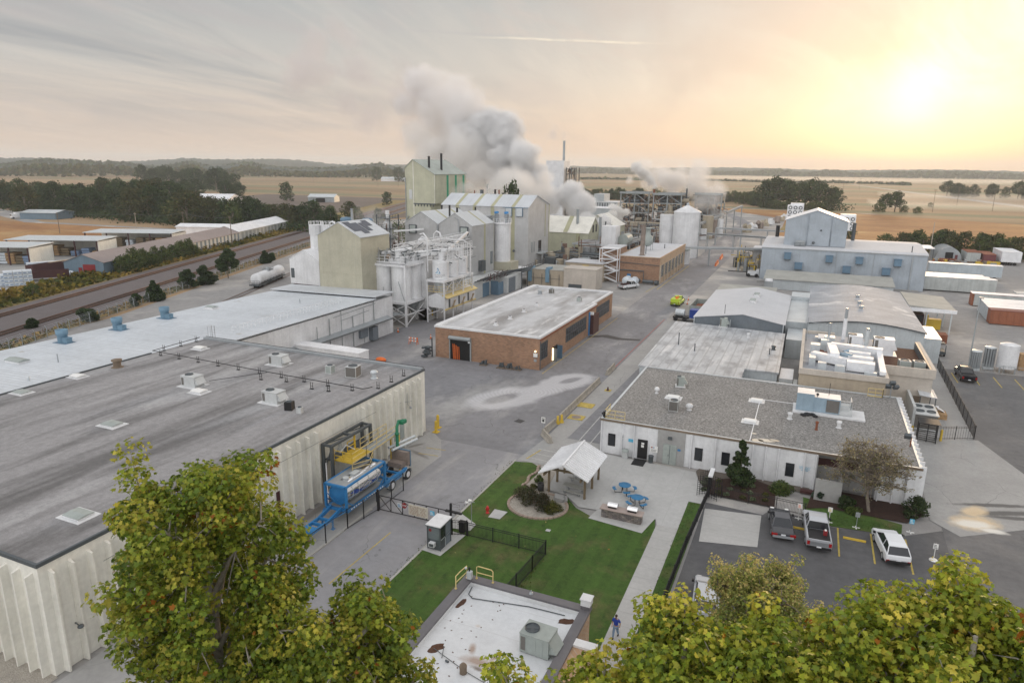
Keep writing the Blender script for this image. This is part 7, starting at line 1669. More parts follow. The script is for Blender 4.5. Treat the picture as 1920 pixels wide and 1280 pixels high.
m=MB();m.box(-14.9,-13.6,66.4,68.1,.06,.085);tag(m.build('door_mat','rubber'),'black ribbed door mat in front of the dark entrance door','mat')
m=MB();m.box(1.7,3.2,66.9,67.5,.07,.32);tag(m.build('planter_box','rust_dark'),'dark brown planter box at the right end of the white wall','planter')
# ================================================================ cars
def car(label,loc,rz,kind,body,cat='car'):
 t=T('parked_'+cat.replace(' ','_'),label,cat,loc,rz,'parked vehicles')
 P={'coupe':dict(L=4.7,W=1.78,prof=[(-2.35,.45),(-2.32,.80),(-1.5,.90),(1.15,.90),(2.15,.78),(2.35,.6),(2.35,.36),(-2.3,.30)],cab=[(-1.35,.88),(-.7,1.38),(.25,1.41),(1.15,.88)]),
'suv':dict(L=4.77,W=1.86,prof=[(-2.30,.42),(-2.38,.66),(-2.34,1.0),(-2.2,1.06),(1.15,1.08),(1.95,.99),(2.32,.82),(2.4,.62),(2.3,.32),(-2.2,.30)],cab=[(-2.3,1.02),(-1.85,1.56),(-1.35,1.66),(.0,1.68),(1.3,1.04)]),
'pickup':dict(L=5.7,W=1.98,prof=[(-2.85,.6),(-2.85,1.05),(-.85,1.08),(1.5,1.12),(2.6,1.05),(2.85,.85),(2.85,.45),(-2.8,.42)],cab=[(-.8,1.06),(-.65,1.72),(.0,1.8),(.75,1.78),(1.5,1.1)]),
'truck':dict(L=6.2,W=2.1,prof=[(-3.1,.6),(-3.1,1.1),(1.4,1.15),(2.8,1.1),(3.1,.8),(3.1,.45),(-3.0,.45)],cab=[(.0,1.1),(.1,1.9),(.4,1.98),(1.2,1.95),(1.9,1.15)])}[kind]
 W=P['W'];n=len(P['prof']);m=MB();v=[]
 for y in(-W/2,-W/2+.09,W/2-.09,W/2):
  s_=.93 if abs(y)==W/2 else 1.0
  v+=[(x*(.985 if s_<1 else 1),y,.75+(z-.75)*s_)for x,z in P['prof']]
 f=[(k*n+i,k*n+(i+1)%n,(k+1)*n+(i+1)%n,(k+1)*n+i)for k in range(3)for i in range(n)]+[tuple(range(n))[::-1],tuple(range(3*n,4*n))]
 m.add(v,f)
 m.build('body',body,t,local=True,bevel=.09)
 cb=P['cab'];w0,w1=W/2-.10,W/2-.30;zt=max(z for _,z in cb);zb2=min(z for _,z in cb)
 def wy(z):return w0+(w1-w0)*(z-zb2)/(zt-zb2)
 k=len(cb);v=[(x,-wy(z),z)for x,z in cb]+[(x,wy(z),z)for x,z in cb];m=MB()
 m.add(v,[(i,i+1,i+1+k,i+k)for i in range(k-1)]+[tuple(range(k))[::-1],tuple(range(k,2*k))]);m.build('windows','glass_dark',t,local=True,bevel=.04)
 tops=[i for i in range(k)if cb[i][1]>zt-.14];a,b=tops[0],tops[-1];m=MB();(xa,za),(xb,zb3)=cb[a],cb[b]
 rp=[cb[i]for i in range(a,b+1)]
 for(p,q)in zip(rp,rp[1:]):m.add([(p[0]-.04,-wy(p[1])-.02,p[1]+.015),(q[0]+.04,-wy(q[1])-.02,q[1]+.015),(q[0]+.04,wy(q[1])+.02,q[1]+.015),(p[0]-.04,wy(p[1])+.02,p[1]+.015),(p[0]-.04,-wy(p[1])-.02,p[1]-.03),(q[0]+.04,-wy(q[1])-.02,q[1]-.03),(q[0]+.04,wy(q[1])+.02,q[1]-.03),(p[0]-.04,wy(p[1])+.02,p[1]-.03)],[(0,1,2,3),(0,4,5,1),(1,5,6,2),(2,6,7,3),(3,7,4,0)])
 for s in(-1,1):
  for(p,q)in((cb[0],cb[a]),(cb[b],cb[-1]),((sum(c[0]for c in cb)/k,zb2),(sum(c[0]for c in cb)/k-.1,zt))):m.bar((p[0],s*(wy(p[1])+.012),p[1]),(q[0],s*(wy(q[1])+.012),q[1]),.07,.05)
 m.build('roof','car_roof_painted_sheen' if kind=='coupe' else body,t,local=True,bevel=.012)  # coupe roof coloured lighter than its dark body, imitating the sky it reflects
 for s in(-1,1):
  for x in(-P['L']*.29,P['L']*.30):
   m=MB();m.cyl((x,s*(W/2-.22),.34),(x,s*(W/2+.005),.34),.34,n=20);w_=m.build('wheel','rubber',t,local=True);m=MB();m.cyl((x,s*(W/2-.01),.34),(x,s*(W/2+.018),.34),.21,n=14);m.build('rim','galv',w_,local=True)
  xr=-P['L']/2;zl=P['prof'][1][1]
  m=MB();m.box(xr-.02,xr+.12,s*(W/2-.16)-(.26 if kind=='coupe' else .11),s*(W/2-.16)+(.2 if kind=='coupe' else .11),zl-(.28 if kind!='pickup' else .4),zl-.06);m.build('tail_light','tail_red',t,local=True)
  m=MB();m.box(P['L']/2-.25,P['L']/2+.0,s*(W/2-.28)-.16,s*(W/2-.28)+.16,.66,.80);m.build('headlight','sign_white',t,local=True)
  m=MB();m.box(cb[-1][0]-.35,cb[-1][0]-.15,s*(W/2+.02),s*(W/2+.2),zb2+.02,zb2+.17)if s>0 else m.box(cb[-1][0]-.35,cb[-1][0]-.15,-(W/2+.2),-(W/2+.02),zb2+.02,zb2+.17);m.build('mirror','black',t,local=True)
 m=MB();m.box(-P['L']/2-.05,-P['L']/2+.1,-W/2+.06,W/2-.06,.36,.56);m.box(P['L']/2-.1,P['L']/2+.05,-W/2+.08,W/2-.08,.36,.54);m.build('bumper','black' if kind!='coupe' else 'galv',t,local=True)
 m=MB();m.box(-P['L']/2-.07,-P['L']/2-.05,-.18,.18,.6 if kind!='pickup' else .5,.73 if kind!='pickup' else .62);m.build('number_plate','plate',t,local=True)
 if kind in('pickup','truck'):
  x0=-P['L']/2+.1;x1=P['cab'][0][0]-.08;m=MB();m.box(x0,x1,-W/2+.14,W/2-.14,1.05,1.105,0)if kind=='pickup' else m.box(x0,x1,-W/2+.14,W/2-.14,1.05,1.12);m.build('cargo_bed','black',t,local=True)
  m=MB()
  for s in(-1,1):m.box(x0-.08,x1+.05,s*(W/2-.11)-.04,s*(W/2-.11)+.04,1.0,1.16)
  m.box(x0-.1,x0,-W/2+.1,W/2-.1,.62,1.16);m.build('bed_side',body,t,local=True)
 return t
car('old dark coupe with red tail lights, leftmost in the car park',(.30,59.0,.006),R(97),'coupe','car_dark')
tp=car('silver pickup truck with an open black bed in the car park',(3.15,58.9,.006),R(94),'pickup','car_silver','pickup truck')
m=MB();m.box(3.6,3.9,57.1,57.4,1.12,1.5);m.cyl((3.75,57.25,1.5),(3.75,57.25,1.6),.09,n=8,m=1);tag(m.build('fuel_can',['red_paint','sign_white']),'red fuel can standing in the bed of the silver pickup','fuel can')
car('white crossover parked at the right end of the row',(8.75,58.7,.006),R(99),'suv','car_white')
car('black pickup parked in the far right car park by the silver cylinders',(23.7,118.6,.012),R(92),'pickup','car_black','pickup truck')
car('pale vehicle half hidden under the foreground tree at the fence',(-4.1,45.2,.006),R(95),'suv','car_silver')
tg=car('lime green utility truck with orange cones on top, parked on the plant road',(-26.6,157.2,.0),R(88),'truck','car_green','utility truck');m=MB();m.box(-2.9,-.2,-1.02,1.02,1.1,1.75);m.build('tool_body','car_green',tg,local=True);m=MB()
for k in range(5):m.cyl((-2.4+.5*k,-.3+.2*(k%3),1.75),(-2.4+.5*k,-.3+.2*(k%3),2.2),.2,.04,8)
m.build('orange_load','orange',tg,local=True)
tw_=car('white pickup with a dark loaded bed parked beside the brick boiler house',(-42.2,173.4,.0),R(62),'truck','car_white','pickup truck');m=MB()
for k in range(8):m.cbox((-2.4+.3*k,rnd.uniform(-.5,.5),1.3),(.5,.8,.3),rnd.uniform(0,1))
m.build('load','rust_dark',tw_,local=True)
t=T('bulk_bags','pair of white wrapped tanks parked by the blue door of the boiler house','tank',(-43,180,0))
for k,(x,y)in enumerate(((-43.9,178.4),(-41.9,177.6))):m=MB();m.cyl((x,y-1.2,1.3),(x,y+1.2,1.3),1.1,n=16);m.ball((x,y-1.2,1.3),1.1,14,0,(1,.5,1));m.build('bag','plastic_wrap',t)
t=T('pump_skid','dark pump and pipes at the corner of the boiler house','pump',(-38,181.6,0));m=MB();m.cyl((-40.4,181.6,.8),(-37.6,181.6,.8),.5,n=12);m.cyl((-37,181.4,.7),(-36.2,181.2,.7),.65,n=12);m.ball((-41.6,181.8,.9),.6);m.build('pump','steel_dark',t)
t=T('flatbed_tanker','small dark flatbed with a pale tank parked behind the slate building','truck',(-22,141,0));m=MB();m.box(-24.4,-21.2,139.6,141.8,.6,.9);m.build('bed','black',t);m=MB();m.cyl((-24.0,140.7,1.6),(-22.2,140.7,1.6),.75,n=16);m.build('tank','galv_pale',t)
for x in(-23.8,-22):
 m=MB();m.cyl((x,139.5,.45),(x,139.9,.45),.45,n=14);m.build('wheel','rubber',t)
m=MB();m.box(-21.1,-18.3,139.8,141.9,.8,2.5);m.build('blue_tank','deep_blue',t)
t=T('roll_off_container','open grey steel waste container beside the bright-roofed slate building','container',(-20,150,0));m=MB();m.box(-22.2,-22,146,155,.2,2.2);m.box(-18.2,-18,146,155,.2,2.2);m.box(-22,-18.2,154.8,155,.2,2.2);m.box(-22,-18.2,146,146.2,.2,2.2);m.box(-22,-18.2,146.2,154.8,.2,.4);m.build('box','unit_grey',t);m=MB();m.box(-21.6,-18.6,148,154,.4,1.3);m.build('waste','rust',t)
t=T('forklift','white forklift with raised dark mast beside the pale blue building','forklift',(-14.6,209,0));m=MB();m.box(-15.9,-13.2,209,211.4,.5,1.7);m.box(-13.6,-12.8,209.1,211.3,.5,2.2);m.build('body','car_white',t);m=MB()
for(x,y)in((-15.6,209.2),(-15.6,211.2),(-13.9,209.2),(-13.9,211.2)):m.bar((x,y,1.6),(x,y,3.3),.12)
m.box(-15.8,-13.8,209,211.4,3.3,3.4);m.bar((-16.2,209.4,.1),(-16.2,209.4,2.8),.2);m.bar((-16.2,210.8,.1),(-16.2,210.8,2.8),.2);m.box(-21.5,-16.3,210,210.3,1.1,1.35);m.build('mast','black',t)
for x in(-15.6,-13.4):
 for y in(208.8,211.2):
  m=MB();m.cyl((x,y,.5),(x,y+.4,.5),.5,n=14);m.build('wheel','rubber',t)
# ================================================================ signs, tanks at the right
for i,(x,y,h,lab)in enumerate(((1.7,61.5,1.5,'white and orange sign on a white cross base behind the old coupe'),(4.2,61.9,1.5,'yellow and white sign in front of the silver pickup'),(6.4,61.9,1.5,'grey-backed sign on a thin post by the grass strip'),(10.7,63.0,1.3,'pale blue stand sign at the corner of the grass strip'),(11.9,58.8,1.5,'white sign on a round white base standing alone on the car park'))):
 t=T('parking_sign',lab,'sign',(x,y,.01));m=MB();m.tube([(x,y,.02),(x,y,h)],.03,6);m.build('post','sign_white' if i in(0,1,4)else 'galv',t)
 m=MB();m.box(x-.18,x+.18,y-.05,y-.03,h-.45,h,0);m.build('panel',('sign_white','sign_white','galv','logo_light','sign_white')[i],t);m=MB()
 for k in range(3):m.box(x-.13,x+.12-.04*k,y-.056,y-.05,h-.38+.12*k,h-.33+.12*k)
 m.build('print',('orange','yellow','steel_grey','sign_white','ink')[i],t)
 m=MB()
 if i==4:m.lathe([(.32,0),(.3,.06),(.05,.1)],(x,y,.01),18)
 else:m.box(x-.3,x+.3,y-.05,y+.05,0,.06);m.box(x-.05,x+.05,y-.3,y+.3,0,.06)
 m.build('base','sign_white',t)
t=T('storage_tank','white vertical tank on short legs beyond the far car park','tank',(30.3,125.6,0));m=MB();m.cyl((30.3,125.6,.7),(30.3,125.6,4.4),1.35,n=28);m.lathe([(1.35,0),(.7,.22),(.02,.28)],(30.3,125.6,4.4),28);m.build('shell','white_paint',t)
for(x,y)in((29.3,124.6),(31.3,124.6),(30.3,126.8)):
 m=MB();m.bar((x,y,0),(x,y,.9),.16);m.build('leg','galv',t)
for i,(x,y,h)in enumerate(((25.9,124.8,3.0),(28.1,126.6,3.4))):
 t=T('gas_cylinder_bank','bundle of ribbed silver vaporiser tubes beside the white tank, '+('round left one' if i==0 else 'square right one'),'vaporiser',(x,y,0));m=MB()
 for k in range(16 if i==0 else 12):a=k*2*math.pi/(16 if i==0 else 12);m.cyl((x+.7*math.cos(a),y+.7*math.sin(a),.4),(x+.7*math.cos(a),y+.7*math.sin(a),h),.13,n=8)
 m.cyl((x,y,.4),(x,y,h-.1),.55,n=12);m.build('tubes','galv',t);m=MB();m.lathe([(.85,0),(.85,.12),(.5,.2),(.02,.22)],(x,y,h),16);m.box(x-.7,x+.7,y-.7,y+.7,0,.4);m.build('frame','galv_pale',t)
picket('chain_link_fence','low wire fence with yellow posts in front of the silver vaporisers',[(21,123.3),(38,123.6)],1.4,2.8,.4,mat='steel_grey')
t=T('light_pole','tall thin grey light pole at the far car park fence','light pole',(25.1,124.4,0));m=MB();m.cyl((25.1,124.4,0),(25.1,124.4,11.6),.12,.07,n=10);m.build('pole','steel_grey',t);m=MB();m.box(24.8,25.4,123.8,124.4,11.5,11.7);m.build('lamp','galv',t)
# person
t=T('person','person in a blue shirt and jeans walking along the concrete walkway','person',(-9.1,38.95,.045),R(-4))
def skinned(name,joints,edges,mat,parent,sub=1):
 me=bpy.data.meshes.new(name);me.from_pydata([j[0]for j in joints],edges,[]);o=bpy.data.objects.new(name,me);COL.objects.link(o)
 o.modifiers.new('skin','SKIN').use_smooth_shade=True
 if not me.skin_vertices:bpy.context.view_layer.objects.active=o;bpy.ops.mesh.customdata_skin_add()
 for i,j in enumerate(joints):me.skin_vertices[0].data[i].radius=j[1]if isinstance(j[1],tuple)else(j[1],j[1]);me.skin_vertices[0].data[i].use_root=(i==0)
 b=o.modifiers.new('sub','SUBSURF');b.levels=sub;b.render_levels=2;me.materials.append(MATS[mat]);o.parent=parent;return o
# walking towards the camera (-y), right leg trailing, head bowed a little
J=[((0,0,.93),(.15,.10)),((0,0,1.12),(.14,.095)),((0,-.01,1.34),(.17,.105)),((0,-.01,1.45),.08),((0,-.02,1.53),.055),((0,-.04,1.62),(.075,.09)),((0,-.04,1.72),(.07,.085)),
((-.19,-.01,1.40),.065),((-.25,.02,1.14),.048),((-.22,-.16,1.02),.036),((-.20,-.24,1.0),.03),
((.19,-.01,1.40),.065),((.26,.07,1.14),.048),((.25,.02,.90),.036),((.25,-.01,.82),.03),
((-.09,0,.88),.10),((-.11,-.12,.49),.068),((-.11,-.18,.09),.045),((.09,0,.88),.10),((.10,.08,.49),.068),((.10,.30,.14),.045)]
body=skinned('body',J,[(0,1),(1,2),(2,3),(3,4),(4,5),(5,6),(2,7),(7,8),(8,9),(9,10),(2,11),(11,12),(12,13),(13,14),(0,15),(15,16),(16,17),(0,18),(18,19),(19,20)],'skin',t)
skinned('shirt',[((0,0,.92),(.175,.125)),((0,0,1.12),(.165,.12)),((0,-.01,1.34),(.195,.13)),((0,-.01,1.44),.10),((-.19,-.01,1.40),.085),((-.24,.015,1.19),.072),((.19,-.01,1.40),.085),((.25,.06,1.19),.072)],[(0,1),(1,2),(2,3),(2,4),(4,5),(2,6),(6,7)],'shirt_blue',t)
skinned('trousers',[((0,0,.93),(.165,.115)),((-.09,0,.86),.112),((-.11,-.12,.49),.085),((-.11,-.18,.10),.066),((.09,0,.86),.112),((.10,.08,.49),.085),((.10,.29,.15),.066)],[(0,1),(1,2),(2,3),(0,4),(4,5),(5,6)],'jeans',t)
m=MB();m.ball((0,-.025,1.70),.098,14,0,(.9,1.05,1.0));m.build('hair','hair',t,local=True)
m=MB();m.ball((-.035,-.125,1.66),.013,6,0);m.ball((.035,-.125,1.66),.013,6,0);m.build('eyes','black',t,local=True)
m=MB();m.ball((-.11,-.23,.05),.06,10,0,(.85,2.1,.8));m.ball((.10,.24,.07),.06,10,0,(.85,2.0,.9));m.build('shoes','shoe',t,local=True)
for s,(hx,hy,hz)in((-1,(-.19,-.27,1.0)),(1,(.25,-.02,.77))):
 for k in range(4):skinned('finger',[((hx+.018*(k-1.5),hy,hz),.009),((hx+.02*(k-1.5),hy-(.05 if s<0 else .01),hz-(.01 if s<0 else .05)),.008),((hx+.02*(k-1.5),hy-(.06 if s<0 else .03),hz-(.04 if s<0 else .08)),.007)],[(0,1),(1,2)],'skin',body,1)
 skinned('thumb',[((hx-s*.025,hy+.02,hz+.01),.01),((hx-s*.045,hy-.02,hz-.02),.009)],[(0,1)],'skin',body,1)
m=MB();m.cyl((-8.85,38.86,.78),(-8.85,38.86,.90),.035,.045,10);tag(m.build('paper_cup','sign_white'),'white paper cup held low in one hand of the walking person','cup')
# ================================================================ lumber yard and buildings beyond the railway
def rot_thing(name,label,cat,n_,t_,group=None):
 p=TR(n_,t_);return T(name,label,cat,(p[0],p[1],0),math.atan2(.366,.9306),group)
t=T('warehouse_shed','long grey-blue shed with a brown roof and red sliding doors beyond the railway','shed',(-183.2,124.9,0),R(21.47))
m=MB();m.gable(-5.6,5.6,0,88,0,3.6,5.7,1,0,1,.3);m.build('wall',['blue_grey_siding','brown_roof'],t,local=True)
m=MB();m.box(-.2,3.2,-.12,0,0,3.0);m.box(-1.5,-.6,-.12,0,0,2.1);m.build('red_door','red_paint',t,local=True)
m=MB()
for k in range(20):m.box(5.6,5.66,26+k*3.1,27.6+k*3.1,.2,3.4)
m.build('pale_panel','unit_pale',t,local=True)
m=MB();m.ball((-1.6,-2.6,.8),.9,12,0,(1.3,1,.9));m.ball((-3.4,-2.2,.6),.7,10,0,(1.4,1,.9));m.v=[(v[0]-183.0,v[1]+124.5,v[2])for v in m.v];tag(m.build('tarped_boat','plastic_wrap'),'white tarp-wrapped bundle by the red doors of the grey-blue shed','bundle')
t=T('warehouse_shed','long shed with a bright white roof continuing behind the brown-roofed shed','shed',(-215.5,206.6,0),R(21.47));m=MB();m.gable(-5.6,5.6,.3,56,0,3.9,6.0,1,0,1,.3);m.build('wall',['unit_pale','white_clean'],t,local=True)
m=MB()
for k in range(14):m.box(5.6,5.66,3+k*4,5+k*4,.2,3.4)
m.build('grey_panel','steel_grey',t,local=True)
for i,(x,y,W_,lab)in enumerate(((-222,127,16,'nearest open-fronted lumber shed with a white end wall, cut by the left edge'),(-222,149,22,'middle open-fronted lumber shed with a white end wall and brown stacks'),(-222,178,24,'farthest open-fronted lumber shed with a white end wall'))):
 t=T('lumber_shed',lab,'shed',(x,y,0),R(24));m=MB();m.box(7.8,8.0,0,11,0,5.0);m.box(-W_,8,10.8,11,0,5.2);m.build('wall','cream_wall',t,local=True)
 m=MB();m.extr([(-.6,5.3),(11.4,5.6),(11.4,5.8),(-.6,5.5)],0,-W_-.3,8.3);m.build('roof','galv_pale',t,local=True)
 for k in range(5):
  m=MB();xk=7.6-(W_+7.4)*k/4;m.bar((xk,0,0),(xk,0,5.3),.35);m.build('post','rust_dark',t,local=True)
 q=random.Random(i)
 for k in range(7):
  m=MB();xk=4.5-k*(W_+2)/7
  for j in range(q.randint(2,4)):m.box(xk,xk+2.6,1.5+q.uniform(0,.6),5.5,.15+j*.85,.85+j*.85)
  o=m.build('lumber_stack',('lumber','plastic_wrap','wood','wrap_blue')[q.randrange(4)]);o.location=(x,y,0);o.rotation_euler=(0,0,R(24));tag(o,'banded lumber stack inside the %s lumber shed, %s from the white end wall'%(('nearest','middle','farthest')[i],ordn(k)),'lumber stack','lumber stacks inside the %s shed'%('nearest','middle','farthest')[i])
def wrapped(label,x,y,rz,L,W_,n,rows=2):
 t=T('wrapped_lumber',label,'lumber stack',(x,y,0),rz)
 for j in range(n):
  m=MB()
  for k in range(rows):m.box(-L/2+k*L/rows+.04,-L/2+(k+1)*L/rows-.04,-W_/2,W_/2,.12+j*.92,.95+j*.92)
  m.build('bundle','plastic_wrap',t,local=True)
 m=MB()
 for j in range(n):
  for k in range(rows*2):xx=-L/2+(k+.5)*L/rows/2;m.box(xx-.35,xx+.35,-W_/2-.02,-W_/2,.35+j*.92,.6+j*.92)
 m.build('print','wrap_blue',t,local=True)
wrapped('row of white wrapped lumber bundles along the nearest lumber shed',-205,130.5,R(64),13,2,2,5);wrapped('white wrapped lumber bundles beside the middle lumber shed',-203,156,R(64),12,2,2,4);wrapped('white wrapped lumber bundles on the far side of the grey-blue shed',-208,172,R(64),14,2,2,5)
wrapped('tall stack of white wrapped lumber at the left edge by the railway',-182.5,107,R(60),6,3.2,4,3);wrapped('second stack of white wrapped lumber, farther left by the railway',-186.5,103.5,R(60),5,3.2,3,2)
t=T('freight_truck','dark maroon open-top trailer standing in the gravel lumber yard','trailer',(-192.5,121.5,0),R(8));m=MB();m.box(-1.3,1.3,-6,6,.9,1.2);m.box(-1.35,-1.2,-6,6,1.2,3.3);m.box(1.2,1.35,-6,6,1.2,3.3);m.box(-1.2,1.2,-6,-5.85,1.2,3.3);m.build('body','rust_dark',t,local=True);m=MB();m.box(-.5,.5,0,6,3.3,3.42);m.build('plank_load','wood_pale',t,local=True)
for yy in(-5,-3.8,4.5):
 m=MB();m.cyl((-1.3,yy,.5),(1.3,yy,.5),.5,n=12);m.build('axle','rubber',t,local=True)
t=T('low_wagon','dark flat wagon with low sides beside the white lumber stacks','wagon',(-186,114,0),R(55));m=MB();m.box(-7,7,-1.6,1.6,.7,1.0);m.box(-7,7,-1.6,-1.45,1.0,2.4);m.box(-7,7,1.45,1.6,1.0,2.4);m.box(6.85,7,-1.6,1.6,1,2.4);m.build('body','rust_dark',t,local=True)
for(lab,x,y,w_,d_,h_,z_,mw,mr)in(('small grey metal barn by the country road at the far left',-386,247,20,15,3.4,4.6,'blue_grey_siding','galv_pale'),('grey barn with a dark doorway beyond the muddy lot',-376,470,22,14,4.2,6.4,'galv','galv_pale'),('bright white barn roof among the trees beyond the railway',-412,392,26,26,4,8,'white_clean','white_clean'),('pale farmhouse far off in the tan fields',-735,1140,60,20,5,8,'white_clean','galv_pale'),('pale low shed beyond the lumber yard',-244,224,22,10,3.6,4.6,'white_clean','white_clean')):
 t=T('barn',lab,'barn',(x,y,0),R(20));m=MB();m.gable(-w_/2,w_/2,-d_/2,d_/2,0,h_,z_,0,0,1,.4);m.build('wall',[mw,mr],t,local=True);m=MB();m.box(-w_*.2,w_*.15,-d_/2-.1,-d_/2,0,h_*.8);m.build('door','dark_void' if 'doorway' in lab else mw,t,local=True)
t=T('white_truck','white delivery truck on the country road at the far left','truck',(-397,238,0),R(-10));m=MB();m.box(-1.2,1.2,-1.5,3.5,.8,3.5);m.box(-1.1,1.1,-3.4,-1.6,.6,2.6);m.build('body','white_clean',t,local=True);m=MB();m.box(-.95,.95,-3.45,-3.4,1.6,2.4);m.build('windscreen','glass_dark',t,local=True)
for x in(-1.2,.9):
 for y in(-2.6,2.4):
  m=MB();m.cyl((x,y,.5),(x+.3,y,.5),.5,n=12);m.build('wheel','rubber',t,local=True)
# poles
def pole(label,x,y,h,arms=1,mat='wood_pole',r=.16,grp='utility poles'):
 t=T('utility_pole',label,'utility pole',(x,y,0),0,grp);m=MB();m.cyl((x,y,0),(x,y,h),r,r*.7,n=8);m.build('pole',mat,t)
 if arms:
  m=MB()
  for k in range(arms):m.bar((x-1.2,y+.4,h-.5-k*1.0),(x+1.2,y-.4,h-.5-k*1.0),.14)
  for k in range(-1,2):m.cyl((x+k*.9,y-k*.3,h-.42),(x+k*.9,y-k*.3,h-.15),.07,n=6)
  m.build('crossarm',mat,t)
for(lab,x,y,h,a,mt)in(('weathered leaning utility pole by the golden field',-266,207,9.5,1,'bleached_pole'),('dark utility pole by the road behind the brown-roofed shed',-254,221,9.8,1,'wood_pole'),('dark utility pole against the wall of the brown-roofed shed',-199,194,11.5,1,'wood_pole'),('thin utility pole standing in the golden field',-300,196,9,0,'wood_pole'),
('tall power pole in the tan fields left of the cream tower, nearer pair left',-578,844,22,1,'wood_pole'),('tall power pole in the tan fields left of the cream tower, nearer pair right',-545,846,22,1,'wood_pole'),('far power pole in the tan fields, left of the pair',-672,903,20,1,'wood_pole'),('far power pole in the tan fields, farthest left',-742,905,20,1,'wood_pole'),
('power pole at the edge of the misty field, nearest to the hedge',82.3,611,17,2,'wood_pole'),('tall double-arm power pole at the right, in front of the tree row',129,655,18,2,'wood_pole'),('tall double-arm power pole beside the farm track',118,740,17,2,'wood_pole'),('distant power pole on the far side of the misty field',62,1240,18,1,'wood_pole'),('power pole seen above the tree clump at centre right',25,800,19,0,'wood_pole'),('thin power pole in the fields behind the open steel towers',-190,1150,19,1,'wood_pole'),
('wooden light pole behind the arched quonset hut',40.5,291,12.5,0,'bleached_pole'),('wooden light pole at the right edge behind the white trailer',68.5,287,10.5,1,'bleached_pole'),('thin lamp post in the yard behind the steam',-128,440,15,0,'steel_grey')):pole(lab,x,y,h,a,mt)
t=T('power_lines','thin power lines strung between the poles at the right','power lines',(129,655,17));m=MB()
for(a,b)in(((129,655,17.4),(118,740,16.4)),((118,740,16.4),(62,1240,17.4)),((129,655,17.4),(300,520,17.4)),((-578,844,21.4),(-672,903,19.4)),((-266,207,9),(-254,221,9.3)),((-254,221,9.3),(-199,194,11)),((-266,207,9),(-330,190,9))):
 for k in(-1,1):a_=Vector(a)+Vector((k,0,0));b_=Vector(b)+Vector((k,0,0));m.tube([a_,a_.lerp(b_,.25)-Vector((0,0,.8)),a_.lerp(b_,.5)-Vector((0,0,1.1)),a_.lerp(b_,.75)-Vector((0,0,.8)),b_],.03,4)
m.build('wire','steel_dark',t)
# right-hand yard: trailers, containers, hut
def boxcar(name,label,cat,x0,x1,y0,y1,z0,z1,mat,roof,group=None,wheels=True):
 t=T(name,label,cat,((x0+x1)/2,(y0+y1)/2,0),0,group);m=MB();m.box(x0,x1,y0,y1,z0,z1);m.build('body',mat,t);m=MB();m.box(x0-.06,x1+.06,y0-.06,y1+.06,z1,z1+.1);m.build('roof',roof,t)
 m=MB()
 for k in range(int((x1-x0)/1.3)):m.box(x0+.2+k*1.3,x0+.28+k*1.3,y0-.05,y0,z0+.1,z1)
 m.build('side_post',mat,t)
 if wheels:
  for xx in(x0+1.5,x1-1.6,x1-2.8):
   m=MB();m.cyl((xx,y0+.1,.5),(xx,y0+.45,.5),.5,n=14);m.build('wheel','rubber',t)
boxcar('box_trailer','white box trailer behind the paired trailers right of the pale blue building','trailer',32.9,51.2,234,236.8,1.0,4.2,'trailer_side','white_clean')
for k in range(3):boxcar('box_trailer','pale trailer parked side by side with two others, '+('nearest the camera','middle of three','farthest of three')[k],'trailer',28.9-.5*(k==0),44.5-.9*k,206.5+3*k,209.2+3*k,.3,3.7,'container_white','white_clean','row of three pale trailers')
for k in range(5):boxcar('shipping_container',('rust-brown shipping container with a shadowed side, nearest of the row','second container from the camera with a white door end','third container from the camera with a streaked door end','fourth container from the camera with a grey door end','fifth container with a pale end beside the long rusty one')[k],'container',35.6+.15*k,53,165.6+3.15*k,168.4+3.15*k,.12,2.9,'container_rust' if k==0 else 'container_white_e','white_clean' if k else 'maroon','row of shipping containers',False)
boxcar('shipping_container','long rust-ended container with a pale side at the back of the container row','container',36.0,60,187,190,.12,2.9,'container_rust','white_clean',None,False)
m=MB();m.box(36.4,50,186.9,187,.2,2.8);m.build('pale_side','container_white',bpy.data.objects['shipping_container.005'])
t=T('quonset_hut','grey arched quonset hut with a dark doorway','hut',(45,282,0));prof=[(41+8.2*(.5-.5*math.cos(math.pi*k/14)),4.5*math.sin(math.pi*k/14))for k in range(15)][::-1];m=MB();m.extr(prof,1,282,296);m.build('shell','galv',t);m=MB();m.box(44,46.4,281.85,282,0,2.8);m.box(47,47.8,281.85,282,0,2.0,1);m.build('doorway',['dark_void','maroon'],t)
boxcar('office_trailer','white office trailer with a window between the quonset hut and the maroon shed','trailer',50.0,54.0,279,290,.3,3.4,'container_white','rust',None,False);boxcar('storage_shed','maroon storage shed beside the white office trailer','shed',54.6,58.2,277.5,289,.2,3.1,'maroon','container_rust',None,False);boxcar('box_trailer','white box trailer with a ladder at its end in front of the right-hand trees','trailer',59.4,65.0,276,290,1.1,4.4,'white_clean','white_clean')
t=T('carport','small flat-roofed carport behind the pale blue building','carport',(36,280,0));m=MB();m.box(31,39.8,276,288,4.2,4.45);m.build('roof','white_clean',t)
for x in(31.3,39.5):
 m=MB();m.bar((x,276.3,0),(x,276.3,4.2),.2);m.build('post','steel_dark',t)
t=T('junk_machinery','assorted rusty machinery parked before the quonset hut','machinery',(46,276,0));m=MB();q=random.Random(9)
for k in range(26):m=MB();m.cbox((q.uniform(39,57),q.uniform(270,279),q.uniform(.3,1.2)),(q.uniform(.6,2.6),q.uniform(.6,2),q.uniform(.5,1.6)),q.uniform(0,3));m.build('machine',('steel_rusty','pipe_grey','yellow','rust')[k%4],t)
